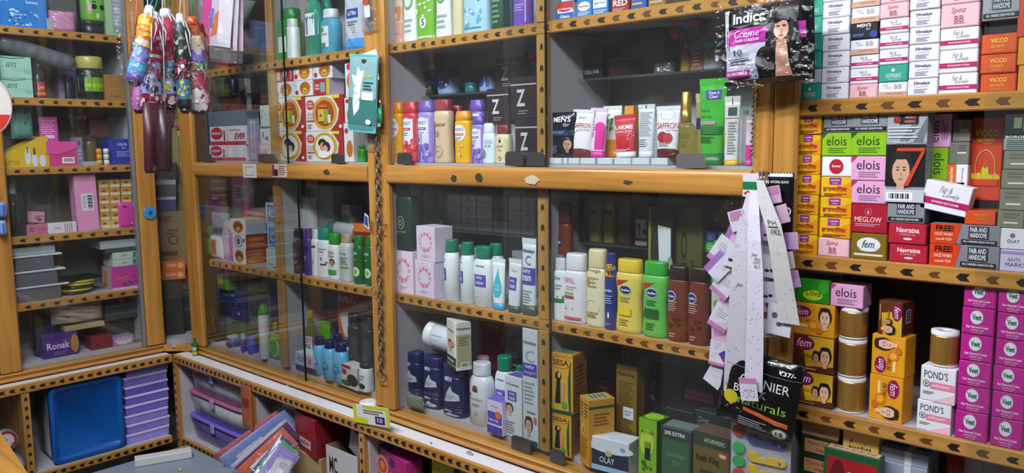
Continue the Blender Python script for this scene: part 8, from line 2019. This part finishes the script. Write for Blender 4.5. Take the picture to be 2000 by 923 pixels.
INK = '2a2a33'
strip([(1484, 352, 7, -.055), (1496, 400, 14, -.075), (1510, 440, 16, -.088), (1520, 490, 17, -.092), (1528, 540, 18, -.092), (1536, 590, 19, -.090), (1541, 632, 21, -.090)], 'paper_strip', 'grey paper strip curving right from the hook with pen writing', STRIP,
      specs=[('t', INK, 'PH', .25, .67, .75, .71, ''), ('r', INK, .2, .655, .8, .66), ('t', INK, '1KL', .3, .61, .9, .645, 'i')], seed=2)
strip([(1473, 372, 8, -.050), (1472, 420, 11, -.080), (1473, 470, 13, -.095), (1475, 530, 15, -.102), (1475, 600, 16, -.104), (1474, 680, 17, -.102), (1471, 763, 18, -.100)], 'paper_strip', 'long lilac white paper strip hanging straight in the middle of the bundle', STRIP2,
      specs=[('t', INK, 'Set', .3, .585, .7, .60, 'i'), ('t', INK, '721', .45, .555, .9, .575, 'i'), ('r', INK, .35, .548, .9, .55), ('t', INK, '811', .5, .52, .84, .54, '')], seed=3)
strip([(1466, 376, 7, -.048), (1455, 430, 12, -.070), (1449, 490, 16, -.082), (1444, 560, 18, -.088), (1440, 640, 19, -.088), (1436, 710, 21, -.086), (1436, 768, 23, -.085)], 'paper_strip', 'broad grey lilac paper strip with VH number left in the bundle', M('aea8b2', .7, 0, .05, 30),
      specs=[('t', INK, 'VH-51', .10, .02, .90, .06, ''), ('t', INK, 'Jm', .3, .50, .7, .52, 'i')], seed=4)
strip([(1478, 372, 9, -.042), (1488, 430, 15, -.055), (1495, 500, 17, -.062), (1500, 560, 18, -.064), (1506, 610, 18, -.064)], 'paper_strip', 'short mauve paper strip behind the curving grey strip', M('a298a6', .7, 0, .05, 30), seed=5)

# ---- earring cards in little clear bags
PINK, LILC = 'b878a4', '9a6cb0'
cards = [  # u, v (centre), half size px, roll, off, tone, picture
    (1432, 398, 15, .6, -.058, 'clear', 0), (1418, 420, 17, .7, -.062, 'clear', 1), (1440, 430, 15, -.3, -.066, 'white', 2), (1436, 458, 17, .4, -.060, 'pink', 1), (1412, 492, 21, .6, -.066, 'white', 3),
    (1404, 520, 19, .75, -.070, 'white', 1), (1434, 500, 17, .2, -.076, 'white', 4), (1414, 556, 19, .6, -.066, 'white', 3), (1424, 590, 17, .5, -.060, 'pink', 0), (1408, 620, 19, .45, -.064, 'white', 3),
    (1410, 655, 18, -.2, -.062, 'pink', 2), (1404, 690, 18, .08, -.066, 'white', 5), (1398, 732, 17, .5, -.060, 'white', 0), (1490, 406, 17, -.25, -.052, 'white', 6), (1512, 380, 13, -.2, -.050, 'pink', 2),
    (1526, 418, 14, -.3, -.060, 'pink', 1), (1500, 452, 14, .1, -.072, 'lilac', 4), (1546, 470, 13, -.1, -.060, 'lilac', 1), (1504, 520, 17, .1, -.074, 'white', 4), (1549, 545, 13, -.25, -.062, 'lilac', 2),
    (1500, 570, 16, -.1, -.074, 'white', 4), (1522, 624, 24, .08, -.082, 'white', 7), (1458, 690, 12, .1, -.078, 'pink', 1), (1455, 660, 10, .0, -.076, 'white', 0), (1462, 760, 17, -.15, -.108, 'white', 8), (1505, 668, 17, .2, -.060, 'clear', 0),
    (1478, 392, 14, .3, -.045, 'white', 3), (1462, 402, 14, -.2, -.048, 'clear', 2), (1508, 484, 15, -.1, -.058, 'pink', 3), (1538, 508, 13, -.2, -.058, 'white', 1), (1516, 548, 14, .15, -.060, 'lilac', 3), (1534, 580, 13, -.15, -.060, 'pink', 1), (1496, 602, 15, .1, -.058, 'clear', 4), (1456, 610, 12, -.1, -.070, 'white', 4), (1422, 470, 16, .8, -.054, 'clear', 1), (1402, 575, 16, .9, -.056, 'clear', 3), (1420, 640, 16, .3, -.056, 'white', 5), (1418, 705, 15, -.1, -.056, 'pink', 3), (1500, 640, 14, -.2, -.056, 'white', 6)]
cards.sort(key=lambda c: c[1])
tone = {'white': 'cac6d0', 'pink': 'c8a0bc', 'lilac': 'b898c4', 'clear': 'a8a4ac'}
for i, (u, v, hs, rl_, off, tn, pic) in enumerate(cards):
    r = Row('B', off, 0); a, z = r.at(u, v); s = abs(r.at(u + hs, v)[0] - r.at(u - hs, v)[0]); hgt = s * 1.25
    b = MB().box((-s / 2, -.0008, -hgt / 2), (s / 2, .0008, hgt / 2), M(tone[tn], .5) if tn != 'clear' else FILM2)
    side = 'left fringe' if u < 1450 else ('middle' if u < 1500 else 'right side')
    jewel = ['no stones', 'purple edge', 'pink edge', 'pink lower band', 'dark studs', 'blue fan studs', 'dark dangling studs', 'three brown studs', 'two navy studs'][pic]
    k_ = sum(1 for c in cards[:i] if (c[0] < 1450) == (u < 1450) and (c[0] < 1500) == (u < 1500))
    o = place(b, 'earring_card', r.world(a, 0, z), 0, f'{tn} earring card with {jewel}, {(["first", "second", "third", "fourth", "fifth", "sixth", "seventh", "eighth", "ninth", "tenth", "eleventh", "twelfth", "thirteenth", "fourteenth", "fifteenth", "sixteenth", "seventeenth", "eighteenth", "nineteenth", "twentieth"])[k_]} down the {side} of the bundle', 'card', 'bagged earring cards', 0, rl_)
    o.rotation_euler = (0, rl_, 0)
    sp = {0: [], 1: [('r', LILC, .0, .0, .3, 1)], 2: [('r', PINK, .1, .5, .9, .95)], 3: [('r', PINK, 0, .0, 1, .2), ('l', 'a8a4b0', .2, .5, .8, .8, 3)], 4: [('e', '2a2a30', .35, .3, .14, .07), ('e', '2a2a30', .65, .34, .14, .07)], 5: [('p', '3a3aa0', [(.5, .5), (.8, .7), (.95, .4)]), ('p', '7a2a6a', [(.5, .5), (.95, .4), (.8, .2)]), ('r', PINK, 0, 0, 1, .12)],
          6: [('e', '3a3a4a', .6, .4, .08, .12), ('e', '3a3a4a', .72, .3, .06, .1), ('l', '8a8a98', .2, .1, .8, .2, 1)], 7: [('e', '6a5048', .3, .62, .12, .10), ('e', '6a5048', .72, .66, .10, .08), ('e', '5a4a44', .5, .36, .10, .07)], 8: [('r', PINK, .0, .76, 1, 1), ('ring', '1f2f6a', .32, .3, .14, .16, 7), ('ring', '1f2f6a', .70, .32, .14, .16, 7), ('t', 'c8a8b8', 'x', .4, .5, .5, .55, '')]}[pic]
    if sp and tn != 'clear': Print(lambda a_, t, l: ((a_ - .5) * s, -.0009 - l, (t - .5) * hgt)).draw(sp).build(o)
    if tn != 'clear':
        MB().grid(lambda a_, t: ((a_ - .5) * s * 1.12, -.0042 - .0025 * math.sin(a_ * 7 + i) * math.sin(t * 5), (t - .5) * hgt * 1.18), 5, 5, FILM2).build('clear_bag', o)

# ---- black hair-colour pack with fruit print at the foot of the bundle
p_, w_, h_, _ = hang('B', -.070, 1400, 688, 1548, 838)
GAR = [('r', '8a2a1c', 0, .0, .0, .0), ('t', 'd0d0d8', 'GARNIER', .28, .60, .90, .72, ''), ('t', 'd0d0d8', 'BLACK', .22, .47, .64, .57, ''), ('t', '8ab83a', 'naturals', .30, .33, .90, .44, ''), ('p', 'c4561c', [(.38, .26), (.94, .17), (.94, .23), (.38, .31)]), ('t', 'e0e0e4', '\u20b937/-', .74, .84, .94, .90, 'b'), ('r', '8a8a92', .0, .80, 1, .805),
       ('e', 'b0a024', .20, .38, .10, .09), ('blob', '3f7a24', .02, .30, .2, .4, 4, .06), ('blob', 'b07a4a', .12, .20, .40, .32, 5, .06), ('e', 'c8ccc8', .86, .09, .10, .075), ('e', '2a5a1c', .86, .09, .10, .075, .84), ('t', '2a3a2a', '15', .82, .06, .91, .12, 'b'), ('l', '8a8a92', .34, .06, .7, .18, 4)]
GAR = GAR[1:]
o = pouch_at(p_, .05, w_, .035, h_, M('0f0f12', .18, var=0, scale=30, bump=1.0), 'black natural hair-colour sachet pack with lemon print at foot of the bundle', GAR, M('2a2c34', .25), 111, 'hair_colour_pack', 'pouch', None, 0, .14, .35, .06)
# ---- strip of plastic combs/clips in colour blisters
bx = Row('B', -.045, 0)
pz, wz, hz, _ = hang('B', -.045, 1428, 822, 1545, 960)
o = place(MB().box((-wz / 2, -.001, 0), (wz / 2, .001, hz), M('9a9ca8', .35)), 'blister_strip', pz, 0, 'clear blister strip of coloured plastic tongue cleaners hanging below the black pack', 'blister strip')
rows_ = [(858, 'b8242c', '1c2a7c'), (892, '1c9a3c', 'c8a414'), (918, '1c9a3c', 'c8a414'), (944, 'b8242c', '1c2a7c')]
for v, c1, c2 in rows_:
    zc_ = bx.at(1480, v)[1] - pz.z
    xa = (bx.at(1444, v)[0] - pz.x)
    def pl_(m, poly, nm): MB().prism(poly, -.006, -.0012, m).build(nm, o)
    pl_(M(c1, .3), [(xa + .014 * math.cos(k * .3927), zc_ + .012 + .0125 * math.sin(k * .3927)) for k in range(16)], 'round_end')
    x0, x1 = bx.at(1460, v)[0] - pz.x, bx.at(1536, v)[0] - pz.x
    hh = .0105
    poly = [(x0 + .01, zc_ - hh), (x1 - .006, zc_ - hh * .7)] + [(x1 - .006 + .008 * math.cos(math.radians(a)), zc_ + .001 + .008 * math.sin(math.radians(a))) for a in (-40, 0, 40)] + [(x1 - .01, zc_ + hh * .8), (x0 + .046, zc_ + hh * .7), (x0 + .04, zc_ + .002), (x0 + .028, zc_ + .002), (x0 + .022, zc_ + hh), (x0 + .004, zc_ + hh), (x0, zc_)]
    pl_(M(c2, .3), poly, 'handle')
    MB().loft([(0, .003, .003), (.001, .003, .003)], CHROME, 10).build('rivet', o, (x1 - .012, -.0062, zc_), (math.pi / 2, 0, 0))
MB().grid(lambda a, t: ((a - .5) * wz, -.0085 - .002 * math.sin(a * 9) * math.sin(t * 14), t * hz), 8, 10, FILM).build('clear_blister', o)

# ---- small chain of metal beads on the post below the black pouch
ba, bz = Row('B', -.026, 0).at(1472, 172); bb = Row('B', -.026, 0).at(1467, 300)
o = empty('bead_chain', Row('B', -.026, 0).world(ba, 0, bz), 'thin twisted dark bead chain hanging on the end post under the black pouch', 'chain')
for i in range(16):
    t = i / 15
    MB().loft([(-.0045, .001, .001), (0, .0042 - .0014 * (i % 2), .003), (.0045, .001, .001)], RUST, 8).build('bead', o, ((bb[0] - ba) * t + .002 * (i % 2), 0, (bb[1] - bz) * t))

# ---- folded umbrellas in clear sleeves, hanging in the left foreground
UP = -.95
UR = Row('A', UP, 0)


def umbrella(u0, u1, v0, v1, cols, label, tilt=0.0, handle='c8ccd4', off=UP, bare=False):
    """folded umbrella hanging in its sleeve; cols = list of (share from the bottom, colour, speck colours)"""
    r = Row('A', off, 0)
    um = (u0 + u1) / 2
    a, zt = r.at(um, v0); zb = r.at(um, v1)[1]; w = abs(r.at(u1, (v0 + v1) / 2)[0] - r.at(u0, (v0 + v1) / 2)[0]); h = zt - zb
    rad = w / 2
    b = MB(); rg = random.Random(int(u0 * 7 + v0)); pr = MB()
    lo = 0
    for hi, c, sp in cols:
        n = 24; nz = 6; vs = []
        for j in range(nz + 1):
            t = lo + (hi - lo) * j / nz
            env = .92 + .08 * math.sin(t * 9) if 0 < t < 1 else .8
            if t < .03: env *= .86
            if t > .97: env *= .86
            for k in range(n):
                an = 2 * math.pi * k / n
                rr = rad * env * (1 + .055 * math.sin(an * 7 + t * 6))
                vs.append((rr * math.cos(an), rr * math.sin(an), t * h))
        b.add(vs, [(j * n + k, j * n + (k + 1) % n, (j + 1) * n + (k + 1) % n, (j + 1) * n + k) for j in range(nz) for k in range(n)], M(c, .45), True)
        for i, sc in enumerate(sp):
            for q in range(20):
                t = lo + (hi - lo) * rg.uniform(.06, .94); an = rg.uniform(0, 6.28); s = rad * rg.uniform(.12, .42)
                an0 = an
                pts = []
                for k in range(7):
                    aa = an0 + s / rad * math.cos(k * .8976 ) * rg.uniform(.6, 1); tt = t * h + s * math.sin(k * .8976) * rg.uniform(.6, 1.2)
                    pts.append((rad * 1.035 * math.cos(aa), rad * 1.035 * math.sin(aa), tt))
                pr.add(pts, [tuple(range(7))], M(sc, .45))
        lo = hi
    base = r.world(a, 0, zb)
    o = place(b, 'folded_umbrella', base, math.pi / 2, label, 'umbrella', 'folded umbrellas hanging in sleeves', 0, tilt)
    if pr.f: pr.build('printed_pattern', o)
    if not bare:
        link('handle', MB().loft([(h, rad * .50, rad * .50), (h + .012, rad * .55, rad * .55), (h + .026, rad * .50, rad * .50), (h + .030, rad * .35, rad * .35)], M(handle, .3), 16).mesh('handle'), o)
        link('wrist_strap', MB().tube([(rad * .3, -rad * .3, h + .02), (rad * .9, -rad * .9, h - .03), (rad * .8, -rad * 1.0, h - .10), (rad * .3, -rad * 1.05, h - .04), (0, -rad * .5, h + .02)], .0025, M('c4c4cc' if handle == 'c8ccd4' else '8a3a1c', .5), 6).mesh('wrist_strap'), o)
    link('end_cap', MB().loft([(-.012, rad * .4, rad * .4), (-.004, rad * .7, rad * .7), (0, rad * .78, rad * .78)], M('2c2c34', .35), 16).mesh('end_cap'), o)
    link('tie_band', MB().loft([(h * .52, rad * 1.02, rad * 1.02), (h * .56, rad * 1.02, rad * 1.02)], M(cols[-1][1], .5), 20, cap=False).mesh('tie_band'), o)
    sv = MB(); n = 16
    vs = []
    for j in range(9):
        t = -.03 + 1.12 * j / 8
        for k in range(n):
            an = 2 * math.pi * k / n; rr = rad * (1.16 + .08 * math.sin(an * 3 + j * 1.3) + .05 * math.sin(an * 5 + j * 2.1))
            if j == 8: rr *= .45
            vs.append((rr * math.cos(an), rr * math.sin(an), t * h))
    sv.add(vs, [(j * n + k, j * n + (k + 1) % n, (j + 1) * n + (k + 1) % n, (j + 1) * n + k) for j in range(8) for k in range(n)], FILM2, True)
    sv.build('clear_sleeve', o)
    cord(o, [(0, 0, h + .03), (rg.uniform(-.03, .03), rg.uniform(-.01, .02), h + .12), (0, .02, h + .42)], M(('c83a3a', '3a8ac8', '3a9a4a', 'c8c8cc')[int(u0) % 4], .4), .002)
    return o


MX = ['c8c4d0', 'a8243c', '5a6ab0', '3a7a4a', '1c1c24']
umbrella(237, 270, 22, 160, [(.10, '6a4a9a', []), (.30, '3a9ac0', ['8a6ac0', '5ab4d0']), (.56, '8a7ac8', ['4aa4cc', '6a5aa8']), (.62, 'c8c8d0', []), (.84, 'd87a14', ['e0b02c', 'c85a14']), (1, 'e0b02c', ['d86a14'])], 'violet, turquoise and orange folded umbrella slanting at the left of the cluster', .26, off=UP - .09)
umbrella(266, 304, 40, 205, [(.13, '8c1434', ['c8b0bc']), (.54, '9aa8d4', MX), (.60, 'c8c4c8', []), (1, '9c1438', ['c8a8b4', 'b83a5a'])], 'crimson topped folded umbrella with pale flowered lower half, left of two', .09)
umbrella(304, 344, 36, 206, [(.13, '8c1434', ['c8b0bc']), (.50, '7a98dc', MX + ['c8c01c']), (.56, 'c8c4d4', []), (1, '9c1438', ['b83a5a'])], 'crimson topped folded umbrella with blue flowered lower half, right of two', .0, off=UP + .07)
umbrella(339, 365, 46, 214, [(.12, '14161c', []), (.35, '2a6a94', ['c8b01c', '3aa4c0']), (.6, '4a2430', ['c8c4c8', '9a2c4a']), (1, '1c2420', ['3a5a4a', '8a9a8a'])], 'dark patterned folded umbrella between the flowered ones', .0, off=UP - .03)
umbrella(358, 400, 52, 216, [(.60, 'c4bcc0', ['a8243c', '8a1c34', '3a7a3a', '6a2c5a', 'c8c4cc', 'b03048']), (.72, 'c4c0c8', ['6a6ac0', 'b83a4a']), (.88, 'c8bca0', ['c8b48a', 'd8d0c8']), (1, 'a0401c', ['7a2c14'])], 'white umbrella with red flower print at the right of the cluster', -.02, handle='b0502c')
umbrella(252, 278, 120, 214, [(1, 'a85a9c', ['c48ab8', '8a4a84'])], 'mauve folded umbrella tip peeking below the turquoise one', .1, off=UP + .10, bare=True)
umbrella(310, 338, 150, 244, [(1, '7a2a50', ['a84a6a', 'c8a0b0'])], 'plum folded umbrella tip behind the crimson and blue one', .0, off=UP + .10, bare=True)
for i, (u0, u1, v0, v1, lb) in enumerate(((272, 301, 200, 338, 'long maroon umbrella case hanging below the cluster, nearer one'), (303, 330, 214, 335, 'long dark maroon umbrella case hanging behind the nearer one'))):
    r = Row('A', UP - .10 - .05 * i, 0); um = (u0 + u1) / 2
    a, zt = r.at(um, v0); zb = r.at(um, v1)[1]; w = abs(r.at(u1, 270)[0] - r.at(u0, 270)[0]); h = zt - zb
    o = place(MB().loft([(0, w * .36, w * .26), (.01, w * .46, w * .32), (h * .5, w * .48, w * .34), (h, w * .50, w * .34)], M('40121f' if i == 0 else '2c0f18', .4, 0, .2, 60), 20), 'umbrella_case', r.world(a, 0, zb), math.pi / 2, lb, 'umbrella', None, 0, .05)
    MB().grid(lambda q, t: ((q - .5) * w * 1.2, -w * .40 - .003 * math.sin(q * 8 + t * 9), -.028 + t * (h + .02)), 6, 10, FILM2).build('clear_sleeve', o)
    MB().grid(lambda q, t: ((q - .5) * w * 1.1, -w * .1 + .008 * math.sin(q * 17 + t * 6), -.034 + t * .034), 8, 3, FILM2).build('crumpled_sleeve_end', o)
    cord(o, [(0, 0, h), (0, .01, h + .3), (0, .02, h + .6)])
# clear hanging sheets left of the umbrellas
p_, w_, h_, _ = hang('A', UP - .12, 226, -40, 262, 168)
pouch_at(p_, math.pi / 2, w_, .010, h_, FILM2, 'empty clear sleeve hanging left of the umbrellas', (), None, 121, 'plastic_sleeve', 'sleeve', None, 0, 0, .9)
# ---- pink garment packets hanging before the left bay
gH = 'pink and white packets hanging at the top'
for i, (u0, u1, v0, v1, m_, sp, tl, nm) in enumerate((
        (398, 436, -30, 90, 'c8b4c4', [('r', 'c42c84', .0, .0, .34, 1), ('p', 'c8682c', [(.36, .14), (.56, .2), (.62, .62), (.46, .5)]), ('p', '5a6ab0', [(.3, .3), (.4, .28), (.44, .6), (.34, .62)]), ('r', 'd8d0d8', .6, .0, 1, 1)], .16, 'picture side'),
        (424, 452, -30, 98, '9c1458', [('r', 'c8c0cc', .84, 0, 1, 1)], .12, 'deep magenta back'),
        (444, 466, -30, 100, '6a1c34', [('r', 'c8b0bc', .5, 0, 1, 1)], .06, 'maroon and pale'))):
    p_, w_, h_, _ = hang('B', -.14 + .025 * i, u0, v0, u1, v1)
    o = pouch_at(p_, .35, w_, .012, h_, M(m_, .3), f'hanging pink packet showing its {nm}', sp, M('c0bcc4', .3), 130 + i, 'garment_packet', 'packet', gH, 0, tl)
    MB().grid(lambda a, t: ((a - .5) * w_ * 1.15, -.010 - .004 * math.sin(a * 9 + t * 12), -.045 + t * (h_ + .04)), 6, 10, FILM).build('clear_bag', o)
    cord(o, [(0, 0, h_), (0, .01, h_ + .10)])
# ---- red and white disc at the left picture edge
p = Row('A', -.70, 0).at(-34, 205); c = Row('A', -.70, 0).world(p[0], 0, p[1])
rd = abs(Row('A', -.70, 0).at(20, 205)[0] - p[0])
b = MB().loft([(0, rd * .97, rd * 1.20), (.004, rd, rd * 1.24), (.008, rd * .97, rd * 1.20)], M('c4bcb8', .4), 36)
o = place(b, 'hand_fan', c, 0, 'white and red oval hand fan hanging at the left picture edge', 'fan')
o.rotation_euler = (math.pi / 2, 0, math.pi / 2)
seg = [(rd * .985 * math.cos(t), rd * 1.225 * math.sin(t)) for t in [math.radians(180 + 18 + k * 144 / 16) for k in range(17)]]
MB().add([(x, y, .0086) for x, y in seg], [tuple(range(17))], M('b8302a', .4)).build('red_segment', o)
MB().tube([(rd * 1.0 * math.cos(k * .19635), rd * 1.24 * math.sin(k * .19635), .004) for k in range(32)], .005, M('b4a49c', .4), 6, True).build('rim', o)
MB().tube([(0, rd * 1.24, .004), (0, rd * 1.24 + .35, .004)], .002, M('c4c4c0', .5), 6).build('hanging_cord', o)
